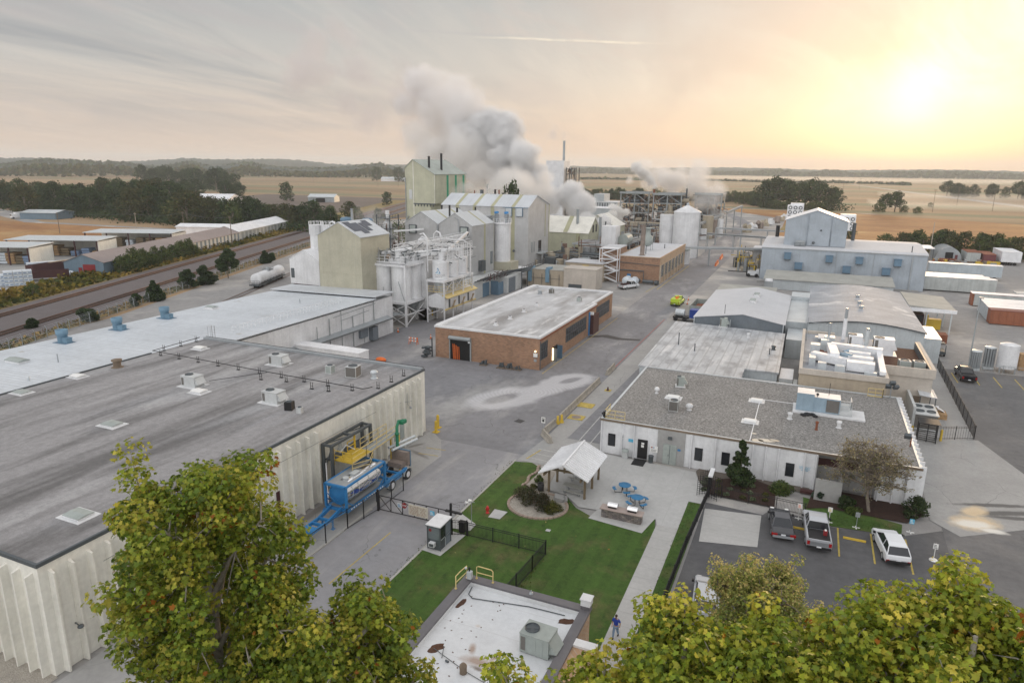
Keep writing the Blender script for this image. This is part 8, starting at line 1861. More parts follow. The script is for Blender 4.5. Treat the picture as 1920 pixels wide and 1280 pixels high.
m=MB();m.box(49,55.5,206,210,.6,.9);m.box(51.5,53,203,205,.4,1.4);tag(m.build('flatbed_trailer','unit_pale'),'empty pale flatbed trailer right of the paired trailers','trailer')
m=MB();m.box(44.2,46.2,133,137,.3,1.6);m.box(44.4,46,136,138.5,.3,2.2);tag(m.build('yard_tractor','white_clean'),'white machine cut by the right edge on the concrete yard','vehicle')
m=MB();m.box(32.4,34,127.5,129,0,2.6);tag(m.build('wooden_crate','lumber'),'brown wooden crate behind the white vertical tank','crate')
for i,(x,y,n)in enumerate(((-11.5,372,6),)):
 for k in range(8):
  m=MB();xx=-30+k*2.0;yy=360+k*15
  for j in range(5):m.cyl((xx+rnd.uniform(-2,2),yy+rnd.uniform(-4,4),0),(xx+rnd.uniform(-2,2),yy+rnd.uniform(-4,4),rnd.uniform(1.5,3.4)),rnd.uniform(.6,1.3),n=10)
  m.box(xx-2,xx+2,yy-3,yy+3,0,1.2);tag(m.build('equipment_stack',('pipe_tan','pipe_white','steel_rusty')[k%3]),'stack of stored equipment in the open yard beyond the pipe bridges, %s in its row'%ordn(k),'equipment','stored equipment in the far yard')
for i,(x,y,w_,hgt_)in enumerate(((-7,300,6,16.5),(12,300,6.5,12.8))):
 t=T('fan_bank','white cooling fan bank with rows of round fans behind the penthouse, '+('taller left one' if i==0 else 'lower right one'),'cooling unit',(x,y,0));m=MB();m.box(x-w_/2,x+w_/2,y,y+5,hgt_-5.4,hgt_);m.box(x-w_/2+1,x+w_/2,y+1,y+5,hgt_,hgt_+.8);m.build('casing','white_clean',t);m=MB()
 for k in range(3):
  for j in range(3):m.cyl((x-w_/2+1.1+k*(w_-2.2)/2,y-.15,hgt_-.9-j*1.8),(x-w_/2+1.1+k*(w_-2.2)/2,y,hgt_-.9-j*1.8),.72,n=14);m.cyl((x-w_/2+1.1+k*(w_-2.2)/2,y-.25,hgt_-.9-j*1.8),(x-w_/2+1.1+k*(w_-2.2)/2,y-.15,hgt_-.9-j*1.8),.4,n=10,m=1)
 m.build('fan',['steel_dark','white_clean'],t);m=MB()
 for xx in(x-w_/2+.2,x+w_/2-.2):m.bar((xx,y+.3,0),(xx,y+.3,hgt_-5),.4);m.bar((xx,y+4.6,0),(xx,y+4.6,hgt_-5),.4)
 m.build('support','steel_grey',t)
# hills and far country
def hill(name,pts,depth,mat):
 v=[];f=[];n=len(pts)
 for x,y,z in pts:v+=[(x,y,-.1),(x,y,z*.55),(x-x/math.hypot(x,y)*-depth*.3,y+y/math.hypot(x,y)*depth*.3,z),(x+x/math.hypot(x,y)*depth,y+y/math.hypot(x,y)*depth,z*.6)]
 for i in range(n-1):
  for j in range(3):f.append((i*4+j,(i+1)*4+j,(i+1)*4+j+1,i*4+j+1))
 m=MB();m.add(v,f,0,True);return struct(name,m,mat)
mk('far_wood',(.035,.062,.05),.95,n=((.02,.4),(.1,.4)),bump=(.05,6))
q=random.Random(2)
def hz(px,base):return base
hp=[]
for k_ in range(400):
 k=k_*.15;az=R(-66+44*k/59.9);D=3600+300*math.sin(k*.4);prof_=46+9*math.sin(k*.23+1)+5*math.sin(k*.61)-max(0,k-36)*1.7
 hp.append((D*math.sin(az),D*math.cos(az),max(31,prof_-2)+q.uniform(-3.5,3.5)))
hill('hills',hp,900,'far_wood')
hp=[(2300*math.sin(R(-68+40*k/49)),2300*math.cos(R(-68+40*k/49)),max(6,18+6*math.sin(k*.5)+q.uniform(-4,4)))for k in[j*.2 for j in range(246)]];hill('wooded_rise',hp,300,'far_wood')
hp=[(4300*math.sin(R(-24+54*k/79)),4300*math.cos(R(-24+54*k/79)),33+4*math.sin(k*.3)+q.uniform(-2.5,2.5))for k in[j*.2 for j in range(396)]];hill('far_ridge',hp,600,'far_wood')
# ================================================================ foliage
npr=np.random.default_rng(11)
LEAF=np.array([(0,-.05),(.5,.02),(.38,.26),(.62,.55),(.25,.58),(0,1.0),(-.25,.58),(-.62,.55),(-.38,.26),(-.5,.02)],float)
def leaf_mesh(name,pos,nrm,size,col,lobed,mat,parent):
 """many leaf-sized faces: pos (n,3), nrm (n,3), size (n,), col (n,3)"""
 n=len(pos);shp=LEAF if lobed else np.array([(-.5,0),(.5,.1),(.4,1.0),(-.4,.9)],float)
 k=len(shp);up=npr.normal(size=(n,3));a=np.cross(nrm,up);a/=np.linalg.norm(a,axis=1,keepdims=True)+1e-9;b=np.cross(nrm,a)
 v=pos[:,None,:]+(a[:,None,:]*shp[None,:,0:1]+b[:,None,:]*(shp[None,:,1:2]-.4))*size[:,None,None]
 v+=nrm[:,None,:]*(-(np.abs(shp[None,:,0:1])**1.5)*.5-.18*shp[None,:,1:2]**2)*size[:,None,None]
 me=bpy.data.meshes.new(name);me.vertices.add(n*k);me.vertices.foreach_set('co',v.reshape(-1).astype(np.float32))
 me.loops.add(n*k);me.loops.foreach_set('vertex_index',np.arange(n*k,dtype=np.int32));me.polygons.add(n)
 me.polygons.foreach_set('loop_start',np.arange(0,n*k,k,dtype=np.int32));me.polygons.foreach_set('loop_total',np.full(n,k,np.int32))
 at=me.color_attributes.new('Col','FLOAT_COLOR','POINT');c4=np.ones((n,k,4),np.float32);c4[:,:,:3]=col[:,None,:];at.data.foreach_set('color',c4.reshape(-1))
 me.update(calc_edges=True);me.validate();me.materials.append(MATS[mat])
 o=bpy.data.objects.new(name,me);COL.objects.link(o)
 if parent is not None:o.parent=parent
 return o
def shell_leaves(centers,radii,per,up=.55):
 """leaves spread through overlapping clumps, denser towards their surface"""
 P,N,C=[],[],[]
 for i,(c,r)in enumerate(zip(centers,radii)):
  n=max(6,int(per*r*r));d=npr.normal(size=(n,3));d/=np.linalg.norm(d,axis=1,keepdims=True)
  rr_=npr.uniform(.35,1.0,n)**.5;p=np.array(c)+d*(rr_*r)[:,None]*np.array((1,1,.75));nn=d*.6+npr.normal(size=(n,3))*.45+np.array((0,0,up));nn/=np.linalg.norm(nn,axis=1,keepdims=True)
  P.append(p);N.append(nn);C.append(np.full(n,i))
 return np.concatenate(P),np.concatenate(N),np.concatenate(C)
def limb_tree(label,base,crown_c,crown_r,seed,nlimb=16,clump=.62,per=85,size=.15,pal=((.10,.13,.012),(.17,.16,.014),(.20,.155,.016)),cat='tree',name='sycamore_tree',bark='bark_pale',lean=1.0,wild=.012,sub=13,tr=.34):
 q=random.Random(seed);t=T(name,label,cat,base);m=MB();b=Vector(base);cc=Vector(crown_c);cr=Vector(crown_r)
 top=cc+Vector((0,0,cr.z*.55));trunk=[b,b.lerp(cc,.35)+Vector((q.uniform(-.3,.3),q.uniform(-.3,.3),0)),cc-Vector((0,0,cr.z*.35)),top];m.tube(trunk,[tr,tr*.8,tr*.53,.05],10)
 tips=[]
 for i in range(nlimb):
  u=(i+.5)/nlimb;ph=i*2.39996+q.uniform(-.3,.3);el=-0.45+1.35*u;d=Vector((math.cos(ph)*math.cos(el),math.sin(ph)*math.cos(el),math.sin(el)))
  s=trunk[1].lerp(trunk[3],.15+.75*u);e=cc+Vector((d.x*cr.x,d.y*cr.y,d.z*cr.z))*q.uniform(.72,1.0)
  md=s.lerp(e,.5)+Vector((q.uniform(-.5,.5),q.uniform(-.5,.5),q.uniform(0,.8)));m.tube([s,s.lerp(md,.5),md,e],[.12,.095,.06,.02],6)
  for j in range(sub):
   f=q.uniform(.35,1.05);p0=md.lerp(e,max(0,f*1.3-.35))if f>.3 else s.lerp(md,f);w=Vector((q.gauss(0,1),q.gauss(0,1),q.gauss(.15,.8)));w.normalize();p1=p0+Vector((w.x*cr.x,w.y*cr.y,w.z*cr.z))*q.uniform(.12,.40)
   m.tube([p0,p0.lerp(p1,.5)+Vector((0,0,.1)),p1],[.035,.022,.008],4);tips.append(p1);tips.append(p0.lerp(p1,.6))if q.random()<.5 else None
 m.build('trunk',bark,t)
 rad=[clump*q.uniform(.6,1.25)for _ in tips];P,N,C=shell_leaves([tuple(p)for p in tips],rad,per)
 pal=np.array(pal);tone=npr.random(len(tips));col=1.3*pal[np.minimum((tone[C]*.55+npr.random(len(P))*.5)*len(pal),len(pal)-.01).astype(int)]*npr.uniform(.62,1.3,(len(P),1))
 odd=npr.random(len(P))<wild*.35+(npr.random(len(tips))<wild*.5)[C]*.45;col[odd]=np.array((.36,.13,.012))*npr.uniform(.6,1.2,(odd.sum(),1))
 sz=size*npr.uniform(.65,1.3,len(P));o=leaf_mesh('crown',P-np.array(base),N,sz,col,True,'leaf',t);return t
LY=((.080,.125,.016),(.125,.18,.020),(.19,.235,.026),(.27,.285,.035),(.37,.33,.05))
limb_tree('big sycamore with yellowing green leaves in the left foreground',(-16.9,14.9,0),(-17.8,14.8,16.1),(3.05,3.0,5.6),1,27,.58,240,.142,LY)
limb_tree('sycamore crown filling the bottom of the picture left of the bushy tree',(-12.8,15.6,0),(-13.1,15.5,13.3),(2.8,2.4,4.1),12,22,.58,240,.142,LY)
SY=((.10,.15,.018),(.16,.215,.022),(.25,.29,.03),(.34,.345,.04),(.44,.38,.06))
limb_tree('sycamore at the bottom right corner reaching over the car park',(4.6,17.5,0),(4.6,17.2,18.2),(2.9,2.6,3.0),3,20,.58,240,.142,SY)
limb_tree('sycamore second from the right along the bottom edge',(1.2,16.8,0),(1.0,16.0,16.7),(2.4,2.2,2.9),4,18,.58,240,.142,SY)
limb_tree('sycamore in front of the pale half-hidden vehicle',(-1.9,16.6,0),(-1.9,16.2,16.6),(1.9,2.0,2.9),5,15,.55,240,.14,SY)
limb_tree('sycamore in the middle of the right foreground between the bushy tree and the corner',(2.9,17.4,0),(2.9,17.0,17.6),(1.8,2.0,2.6),16,13,.55,240,.142,SY)
limb_tree('lowest sycamore crown at the bottom edge below the walkway',(-4.4,14.6,0),(-4.7,14.2,15.8),(2.3,1.8,2.5),6,14,.55,240,.14,SY)
limb_tree('tan-tipped bushy tree with upright shoots behind the foreground sycamores',(-.4,29,0),(-.2,28.6,10.6),(2.6,2.2,3.6),7,34,.42,420,.085,((.15,.20,.045),(.28,.29,.08),(.46,.38,.15)),'tree','bushy_tree','bark',1,.0,14)
limb_tree('half bare willow-like tree with thin leaves in front of the white office corner',(7.6,65.6,0),(7.3,66.0,3.9),(3.5,2.3,3.2),8,40,.30,60,.11,((.13,.14,.06),(.24,.20,.12),(.28,.24,.12)),'tree','willow_tree','bark',1,0,16,.16)
def bush(label,x,y,r,h,seed,pal,cat='bush',name='bush',cone=False,per=260,size=.12,group=None):
 q=random.Random(seed);t=T(name,label,cat,(x,y,0),0,group);m=MB();m.tube([(0,0,0),(0,0,h*.6)],[.05+.03*r,.03],6)
 for k in range(5):a=q.uniform(0,6.3);m.tube([(0,0,h*.15),(math.cos(a)*r*.6,math.sin(a)*r*.6,h*.6)],[.03,.01],5)
 m.build('stem','bark',t,local=True);cs,rs=[],[]
 for k in range(70 if cone else 18):
  a=q.uniform(0,6.3);u=q.random();z=h*(.12+.84*u);e=(1-u)**.75+.08 if cone else math.sqrt(max(.05,1-(2*u-.8)**2));w=q.uniform(.25,.8)*r*e
  cs.append((math.cos(a)*w,math.sin(a)*w,min(z,h*.93)));rs.append(max(.22 if cone else .14,.42*r*(e if cone else 1)*q.uniform(.7,1.2)))
 P,N,C=shell_leaves(cs,rs,per*(16 if cone else 6)/sum(q_*q_ for q_ in rs),.4);pal=np.array(pal);col=pal[npr.integers(0,len(pal),len(P))]*npr.uniform(.55,1.3,(len(P),1))*npr.uniform(.75,1.2,len(cs))[C][:,None]
 P[:,2]=np.maximum(P[:,2],.04);leaf_mesh('foliage',P,N,size*npr.uniform(.6,1.3,len(P)),col,False,'leaf',t);return t
DG=((.030,.060,.018),(.045,.08,.022),(.065,.095,.03));MG=((.06,.11,.02),(.095,.145,.03),(.13,.16,.04));BR=((.05,.045,.02),(.075,.055,.025),(.04,.05,.02));YG=((.11,.12,.02),(.16,.14,.03),(.07,.09,.02))
bush('dark conical evergreen against the white office wall',-3.9,66.0,1.3,5.1,1,DG,'tree','conical_tree',True,520,.15)
bush('sprawling olive shrub at the left of the round stone bed',-21.8,54.4,1.3,1.2,2,((.06,.065,.025),(.09,.08,.04)),per=420,size=.09);bush('dark red-brown shrub in the middle of the round stone bed',-20.2,53.6,1.25,1.3,3,BR,per=420,size=.09);bush('yellow-green shrub at the right of the round stone bed',-18.9,53.3,.95,.95,4,YG,per=420,size=.08)
bush('small green shrub in the strip bed left of the pavilion',-22.2,58.3,.55,.8,5,MG,per=300,size=.08);bush('low yellow shrub between the trash bin and the round bed',-22.2,56.9,.45,.5,6,YG,per=300,size=.07)
bush('spreading green shrub right of the conical evergreen',.1,66.3,1.3,1.0,7,MG,per=380,size=.1);bush('spiky blue-green yucca by the grey wall',3.6,66.6,.8,1.0,8,((.05,.09,.06),(.07,.11,.07)),per=260,size=.2);bush('dark shrub under the willow-like tree, left',5.6,65.6,1.0,1.0,9,DG,per=380);bush('dark green shrub at the right corner of the white office',11.4,66.4,1.3,1.9,10,DG,per=420);bush('bright green shrub on the strip beside the office right wall',12.6,84,.8,1.2,11,YG,per=300)
bush('small shrub on the grass strip in the curved border',6.2,64.6,.8,.6,12,MG,per=300,size=.08)
for i in range(17):
 x=-6.9+(i%6)*1.12+rnd.uniform(-.25,.25);y=63.5+(i//6)*1.35+rnd.uniform(-.2,.2)
 if x<-1.0:bush('small %s plant in the mulched bed, %s from the left in the %s row'%(('white-variegated','yellow-green')[i%2],ordn(i%6),('front','middle','back')[i//6]),x,y,.32,.32,20+i,((.30,.34,.22),(.10,.16,.05))if i%2==0 else YG,'plant','hosta_plant',per=130,size=.11,group='%s hostas in the mulched bed'%('white-variegated','yellow-green')[i%2])
for i,(px,py,r,h)in enumerate(((-129.4,87.5,1.9,2.6),(-134.0,101.9,1.3,2.4),(-135.7,108.0,2.2,4.8),(-141.9,123.0,2.4,4.6),(-142.2,128.5,2.8,5.0),(-144.8,138.7,3.4,8.2),(-133,79,1.2,1.6),(-157,166,1.9,4.2),(-160,172,1.4,2.6))):
 bush('dark evergreen beside the chain link fence by the railway, %s from the left'%ordn([1,2,3,4,5,6,0,7,8][i]),px,py,r,h,50+i,DG,'tree','evergreen_tree',i in(2,7),900,.34,'evergreens along the railway fence')
# weeds on the railway bank (uncountable) and the bushes in front of the sheds
def scatter(name,pts_fn,n,size,pal,hmax,label,cat):
 P=[];
 for k in range(n):x,y,hh=pts_fn(k);P.append((x,y,min(abs(npr.normal(0,hh)),1.8*hh)))
 P=np.array(P);N=npr.normal(size=(n,3))*.6+np.array((0,0,.5));N/=np.linalg.norm(N,axis=1,keepdims=True);pal=np.array(pal);tone=np.sin(P[:,0]*.21)*np.sin(P[:,1]*.17+P[:,0]*.05)*.5+.5
 col=pal[np.minimum(((tone*.7+npr.random(n)*.45)*len(pal)).astype(int),len(pal)-1)]*npr.uniform(.6,1.25,(n,1));o=leaf_mesh(name,P,N,size*npr.uniform(.5,1.4,n),col,False,'far_leaf',None);o['kind']='stuff';o['label']=label;o['category']=cat
def bank(k):a=rnd.uniform(-126,-113.5);b=rnd.uniform(20,330);p=TR(a,b);return p[0],p[1],.45+.35*(a<-118)
scatter('bank_weeds',bank,15000,.75,((.05,.065,.018),(.10,.10,.02),(.19,.15,.03),(.27,.19,.05)),1,'weedy grass on the bank beside the railway','weeds')
def verge(k):a=rnd.uniform(-91,-87.5);b=rnd.uniform(70,280);p=TR(a,b);return p[0],p[1],.25
scatter('verge_weeds',verge,3000,.5,((.16,.14,.04),(.30,.20,.07),(.08,.09,.025)),1,'dry weeds along the railway fence','weeds')
def fallen(k):return rnd.uniform(-26,-10),rnd.uniform(36,61),.012
scatter('fallen_leaves',fallen,160,.13,((.40,.30,.08),(.30,.17,.05),(.45,.38,.15)),1,'yellow leaves fallen on the lawn','leaves')
def tuft(k):a=rnd.choice([(-26.3,-26.3,36,62,.3),(-7.95,-7.2,36,60.5,.2),(3.6,10,61.6,63.6,.2),(-17.3,-17,38,46,.3)]);return rnd.uniform(a[0],a[1])+rnd.gauss(0,a[4]),rnd.uniform(a[2],a[3]),.035
scatter('grass_tufts',tuft,5000,.07,((.05,.095,.02),(.09,.11,.03),(.14,.12,.05)),1,'grass tufts along the lawn edges','grass')
# ---- trees farther off: six kinds of crown, copied
def far_tree(name,label,seed,R_,H_,nl,pal,tall=False):
 q=random.Random(seed);t=T(name,label,'tree',(0,0,0));m=MB();m.tube([(0,0,0),(q.uniform(-.3,.3),q.uniform(-.3,.3),H_*.4),(0,0,H_*.8)],[.03*H_,.022*H_,.006*H_],7);cs,rs=[],[]
 for k in range(30):
  u=(k+.5)/30;a=k*2.4+q.uniform(-.4,.4);lo=.30 if tall else .07;z=H_*(lo+(1-lo-.06)*u);e=math.sin(math.pi*min(1,.22+.72*u))**.8;w=R_*e*q.uniform(.35,.95);c=(math.cos(a)*w,math.sin(a)*w,z);cs.append(c);rs.append(R_*q.uniform(.24,.42))
  if k%3==0:m.tube([(0,0,z*.55),(c[0]*.5,c[1]*.5,z*.8),c],[.012*H_,.008*H_,.003*H_],5)
 m.build('trunk','bark',t,local=True);P,N,C=shell_leaves(cs,rs,nl/30/(.33*R_)**2,.35);pal=np.array(pal);col=pal[npr.integers(0,len(pal),len(P))]*npr.uniform(.6,1.25,(len(P),1))*npr.uniform(.7,1.25,len(cs))[C][:,None]
 P[:,2]=np.maximum(P[:,2],.2);leaf_mesh('crown',P,N,R_*.085*npr.uniform(.6,1.5,len(P)),col,False,'far_leaf',t);return t
FD=((.030,.055,.020),(.045,.075,.026),(.065,.09,.034));FM=((.055,.09,.026),(.085,.12,.034),(.115,.125,.04));FO=((.07,.08,.03),(.10,.095,.036),(.06,.08,.028))
protos=[far_tree('broadleaf_tree','x',101,4.6,11,2000,FD),far_tree('broadleaf_tree','x',102,5.2,11,2000,FD),far_tree('broadleaf_tree','x',103,4.0,11,1800,FM),far_tree('broadleaf_tree','x',104,5.0,11,1800,FO),far_tree('tall_tree','x',105,5.4,13,2200,FD,True),far_tree('low_bush','x',106,3.0,4.4,1300,FM)]
used=set()
def plant(k,x,y,s,label,group,sz=None):
 rz=rnd.uniform(0,6.28);sc=(s*rnd.uniform(.9,1.15),s*rnd.uniform(.9,1.15),(sz or s)*rnd.uniform(.93,1.08))
 if k not in used:used.add(k);o=protos[k];o.location=(x,y,0);o.rotation_euler=(0,0,rz);o.scale=sc;o['label']=label;o['group']=group
 else:o=dup(protos[k],(x,y,0),rz,label,group,sc)
 o['category']='bush' if k==5 else 'tree';return o
def wood(n,fn,kinds,s0,s1,label,group,row=False):
 for i in range(n):x,y=fn(i,n);plant(rnd.choice(kinds),x,y,rnd.uniform(s0,s1),label+(', %s from the left'%ordn(i)if row else ''),group)
def ln(x0,y0,x1,y1,j):return lambda i,n:(x0+(x1-x0)*(i+.5)/n+rnd.gauss(0,j),y0+(y1-y0)*(i+.5)/n+rnd.gauss(0,j))
wood(34,ln(-520,300,-250,252,12),(0,1,3),1.1,1.7,'dark tree in the wood behind the country road','trees in the wood behind the country road')
wood(36,ln(-560,330,-330,290,22),(0,1,3),1.3,1.9,'tree deep in the wood left of the golden field','trees deep in the left wood')
wood(26,ln(-335,262,-212,262,9),(0,1,2,3),.9,1.35,'tree in the belt behind the brown-roofed shed','trees behind the brown-roofed shed')
wood(22,ln(-900,740,-610,600,14),(0,4,4),1.6,2.1,'tall tree in the distant grove on the tan field','trees of the distant grove',True)
wood(14,ln(-560,420,-440,440,20),(0,1),1.2,1.6,'tree at the back of the left wood near the field','trees at the back of the left wood')
for i,(x,y,k,s)in enumerate(((-232,262,3,.8),(-222,275,2,.75),(-236,300,2,.85),(-214,292,2,.9),(-206,300,2,.8),(-306,458,0,1.0),(-186,270,2,.7),(-246,330,3,.9))):plant(k,x,y,s,'olive tree between the sheds and the cream tower, %s of the scattered ones'%ordn(i),'scattered trees left of the tower')
for i in range(26):p=TR(rnd.uniform(-118.6,-115.6),(92+i*12 if i<6 else 186+(i-6)*2.2));plant(5 if i%3 else 2,p[0],p[1],(.75 if i%3 else .42)*rnd.uniform(.8,1.2)*(1.25 if i>6 else .8),'green bush on the railway bank before the brown-roofed shed, %s from the left'%ordn(i),'bushes on the railway bank')
wood(56,ln(-255,655,-52,690,5),(0,1,2),.75,1.05,'dark tree in the hedge behind the open steel towers','trees in the far hedge');wood(22,ln(-60,660,-30,596,4),(0,2),.8,1.05,'dark tree at the right end of the far hedge','trees at the end of the far hedge')
for i,(x,y,s)in enumerate(((-36,602,1.7),(-28,596,1.95),(-21,606,1.75),(-12,594,1.6),(-4,598,1.75),(3,592,1.55),(13,590,1.35))):plant(4,x,y,s,'tall spreading tree in the clump behind the pale blue building, %s from the left'%ordn(i),'tall trees behind the pale blue building')
wood(12,ln(-38,590,18,585,3),(5,),1.2,1.8,'low bush at the foot of the tall tree clump','bushes under the tall clump',True)
plant(4,49,598,1.1,'lone tree on the misty meadow, left half','lone meadow trees');plant(4,56,600,1.15,'lone tree on the misty meadow, right half','lone meadow trees');plant(5,45,592,1.5,'bush left of the lone meadow trees','lone meadow trees');plant(5,62,600,1.2,'bush right of the lone meadow trees','lone meadow trees');plant(5,70,590,1.1,'single small round bush on the meadow','lone meadow trees');plant(5,92,700,.9,'tiny distant bush at the edge of the mist','lone meadow trees')
wood(22,ln(145,1010,260,960,7),(0,1,4),1.15,1.5,'dark tree in the row right of the farm track','trees in the row at the right',True)
wood(24,ln(32,309,74,292,2.5),(0,2,3),.62,.85,'olive tree in the hedge behind the quonset hut','trees behind the quonset hut',True);plant(5,14.5,345,1.4,'bush behind the stack of the pale blue building','bushes behind the pale blue building');plant(5,28,318,1.3,'bush behind the right end of the pale blue building','bushes behind the pale blue building')
plant(0,-93,214,.85,'dark tree rising against the steam behind the tall pale building','tree in the steam',2.6)
for i,(x,y)in enumerate(((-720,1120),(-790,1150))):plant(0,x,y,2.4,'round tree by the distant farmhouse, '+('right' if i==0 else 'left'),'farmhouse trees')
# far-off woods that read as one mass
def belt(name,label,a0,a1,D,hmin,hmax,n,pal,spread=60):
 az=npr.uniform(R(a0),R(a1),n);d=D*(1+.03*np.sin(az*40))+npr.uniform(0,spread,n);hh=hmin+(hmax-hmin)*(.5+.5*np.sin(az*57+2*np.sin(az*23)));z=npr.random(n)**.7*hh
 P=np.stack([d*np.sin(az),d*np.cos(az),z],1);N=npr.normal(size=(n,3));N/=np.linalg.norm(N,axis=1,keepdims=True);pal=np.array(pal);col=pal[npr.integers(0,len(pal),n)]*npr.uniform(.6,1.3,(n,1));o=leaf_mesh(name,P,N,np.full(n,D*.0034)*npr.uniform(.6,1.5,n),col,False,'far_leaf',None);o['kind']='stuff';o['label']=label;o['category']='wood'
belt('distant_wood','distant belt of trees along the horizon',-30,32,3300,14,26,9000,FD,200);belt('distant_wood','wooded slopes below the left hills',-70,-26,1700,10,24,7000,FO,260);belt('distant_wood','hazy woods on the left hills',-70,-24,2500,16,34,7000,FD,300);belt('distant_hedge','dark hedge line across the far fields',-18,6,1750,2,4,900,FD,20)
def mass(name,label,line,wd,h,n,sz,pal):
 L=[Vector((*p,0))for p in line];P=np.zeros((n,3));seg=[(a,b,(b-a).length)for a,b in zip(L,L[1:])];tot=sum(q[2]for q in seg)
 for i in range(n):
  u=rnd.random()*tot
  for a,b,l in seg:
   if u<=l:break
   u-=l
  p=a.lerp(b,min(1,u/l));hh=h*(.72+.28*math.sin(p.x*.33+1.7*math.sin(p.y*.21))*math.sin(p.x*.11+2));P[i]=(p.x+rnd.gauss(0,wd),p.y+rnd.gauss(0,wd),(rnd.random()**.8)*hh)
 N=npr.normal(size=(n,3));N/=np.linalg.norm(N,axis=1,keepdims=True);pal=np.array(pal);tone=(np.sin(P[:,0]*.4)*np.sin(P[:,1]*.3)*.5+.5)*.7+npr.random(n)*.4;col=pal[np.minimum((tone*len(pal)).astype(int),len(pal)-1)]*npr.uniform(.6,1.25,(n,1))
 o=leaf_mesh(name,P,N,sz*npr.uniform(.6,1.5,n),col,False,'far_leaf',None);o['kind']='stuff';o['label']=label;o['category']='undergrowth'
mass('undergrowth','undergrowth filling the far hedge',[(-258,656),(-150,672),(-52,690),(-34,600),(22,590)],3,6,9000,.8,FD)
mass('undergrowth','shrubs filling the hedge behind the quonset hut',[(30,308),(62,297),(100,280)],2.2,5.5,7000,.42,FM+FO)
mass('undergrowth','undergrowth below the wood behind the country road',[(-520,296),(-400,268),(-250,250),(-205,262)],6,5,8000,.7,FD)
mass('undergrowth','undergrowth under the distant grove',[(-900,736),(-610,598)],8,6,3000,1.2,FD)
mass('undergrowth','scrub between the brown-roofed shed and the cream tower',[(-330,330),(-250,300),(-205,300),(-150,250)],9,3,5000,.55,FM)
# ================================================================ steam and haze
def vol_mat(name,col,dens,scale,lo,hi,aniso=.3):
 m=bpy.data.materials.new(name);m.use_nodes=True;MATS[name]=m;w=NT(m.node_tree);w.n.clear();v=w.new('ShaderNodeVolumePrincipled');v.inputs['Color'].default_value=tuple(col)+(1,);v.inputs['Anisotropy'].default_value=aniso
 at=w.new('ShaderNodeAttribute',attribute_name='density');p=w.new('ShaderNodeNewGeometry').outputs['Position'];n1=w.noise(p,scale,7,.62,.5);f=w.range(w.math('ADD',at.outputs['Fac'],w.math('MULTIPLY',w.math('SUBTRACT',n1,.5),1.6)),lo,hi);f=w.math('MULTIPLY',f,w.range(at.outputs['Fac'],0.0,.15))
 w.put(v.inputs['Density'],w.math('MULTIPLY',f,dens));v.inputs['Density Attribute'].default_value='';o=w.new('ShaderNodeOutputMaterial');w.l.new(v.outputs[0],o.inputs['Volume']);return m
def plume(label,path,seed,mat,voxel,band,jit=.35,n=9):
 """a chain of puffs (x, y, z, radius) filled with fog by a mesh-to-volume node"""
 q=random.Random(seed);vd=bpy.data.volumes.new('steam_plume');vo=bpy.data.objects.new('steam_plume',vd);COL.objects.link(vo);tag(vo,label,'steam')
 g_=bpy.data.node_groups.new('fog','GeometryNodeTree');g_.interface.new_socket('Geometry',in_out='INPUT',socket_type='NodeSocketGeometry');g_.interface.new_socket('Geometry',in_out='OUTPUT',socket_type='NodeSocketGeometry')
 w=NT(g_);o_=w.new('NodeGroupOutput');P0=Vector(path[0][:3]);sph=[]
 for(a,b)in zip(path,path[1:]):
  for k in range(n):
   f=(k+q.random())/n;rm=a[3]+(b[3]-a[3])*f;sph.append((Vector([a[i]+(b[i]-a[i])*f+q.gauss(0,jit)*rm-P0[i]for i in range(3)]),rm*q.uniform(.55,1.1)))
 p=g_.nodes.new('GeometryNodeInputPosition').outputs[0];rr_=max(r for _,r in sph)
 def warp(v,sc,amp):nz=w.new('ShaderNodeTexNoise');w.put(nz.inputs['Vector'],v);nz.inputs['Scale'].default_value=sc;nz.inputs['Detail'].default_value=4;nz.inputs['Roughness'].default_value=.6;return w.vmath('ADD',v,w.vmath('SCALE',w.vmath('SUBTRACT',nz.outputs['Color'],(.5,.5,.5)),sc=amp))
 p=warp(warp(p,.55/rr_,rr_*1.1),2.4/rr_,rr_*.5);d=None
 for c,r in sph:
  e=w.math('SUBTRACT',1.0,w.math('DIVIDE',w.vmath('DISTANCE',p,c),r));d=e if d is None else w.math('MAXIMUM',d,e)
 d=w.math('DIVIDE',d,band,clamp=True)
 lo=[min(c[i]-1.6*r for c,r in sph)for i in range(3)];hi=[max(c[i]+1.6*r for c,r in sph)for i in range(3)]
 v=g_.nodes.new('GeometryNodeVolumeCube');w.put(v.inputs['Density'],d);v.inputs['Min'].default_value=lo;v.inputs['Max'].default_value=hi
 for i,nm in enumerate(('Resolution X','Resolution Y','Resolution Z')):v.inputs[nm].default_value=int(min(150,max(12,(hi[i]-lo[i])/voxel)))
 s_=g_.nodes.new('GeometryNodeSetMaterial');s_.inputs['Material'].default_value=MATS[mat];vd.materials.append(MATS[mat]);vo.location=P0
 g_.links.new(v.outputs[0],s_.inputs[0]);g_.links.new(s_.outputs[0],o_.inputs[0]);vo.modifiers.new('fog','NODES').node_group=g_;return vo
vol_mat('steam_dense',(.955,.955,.955),.60,.17,.12,.75,.0);vol_mat('steam_mid',(.94,.935,.935),.16,.13,.2,1.1,.0);vol_mat('steam_thin',(.80,.78,.80),.075,.085,.30,1.2,.1);vol_mat('steam_warm',(.995,.98,.96),.26,.12,.12,.9,.2);vol_mat('steam_jet',(.99,.98,.96),.9,.25,.1,.8,.2)
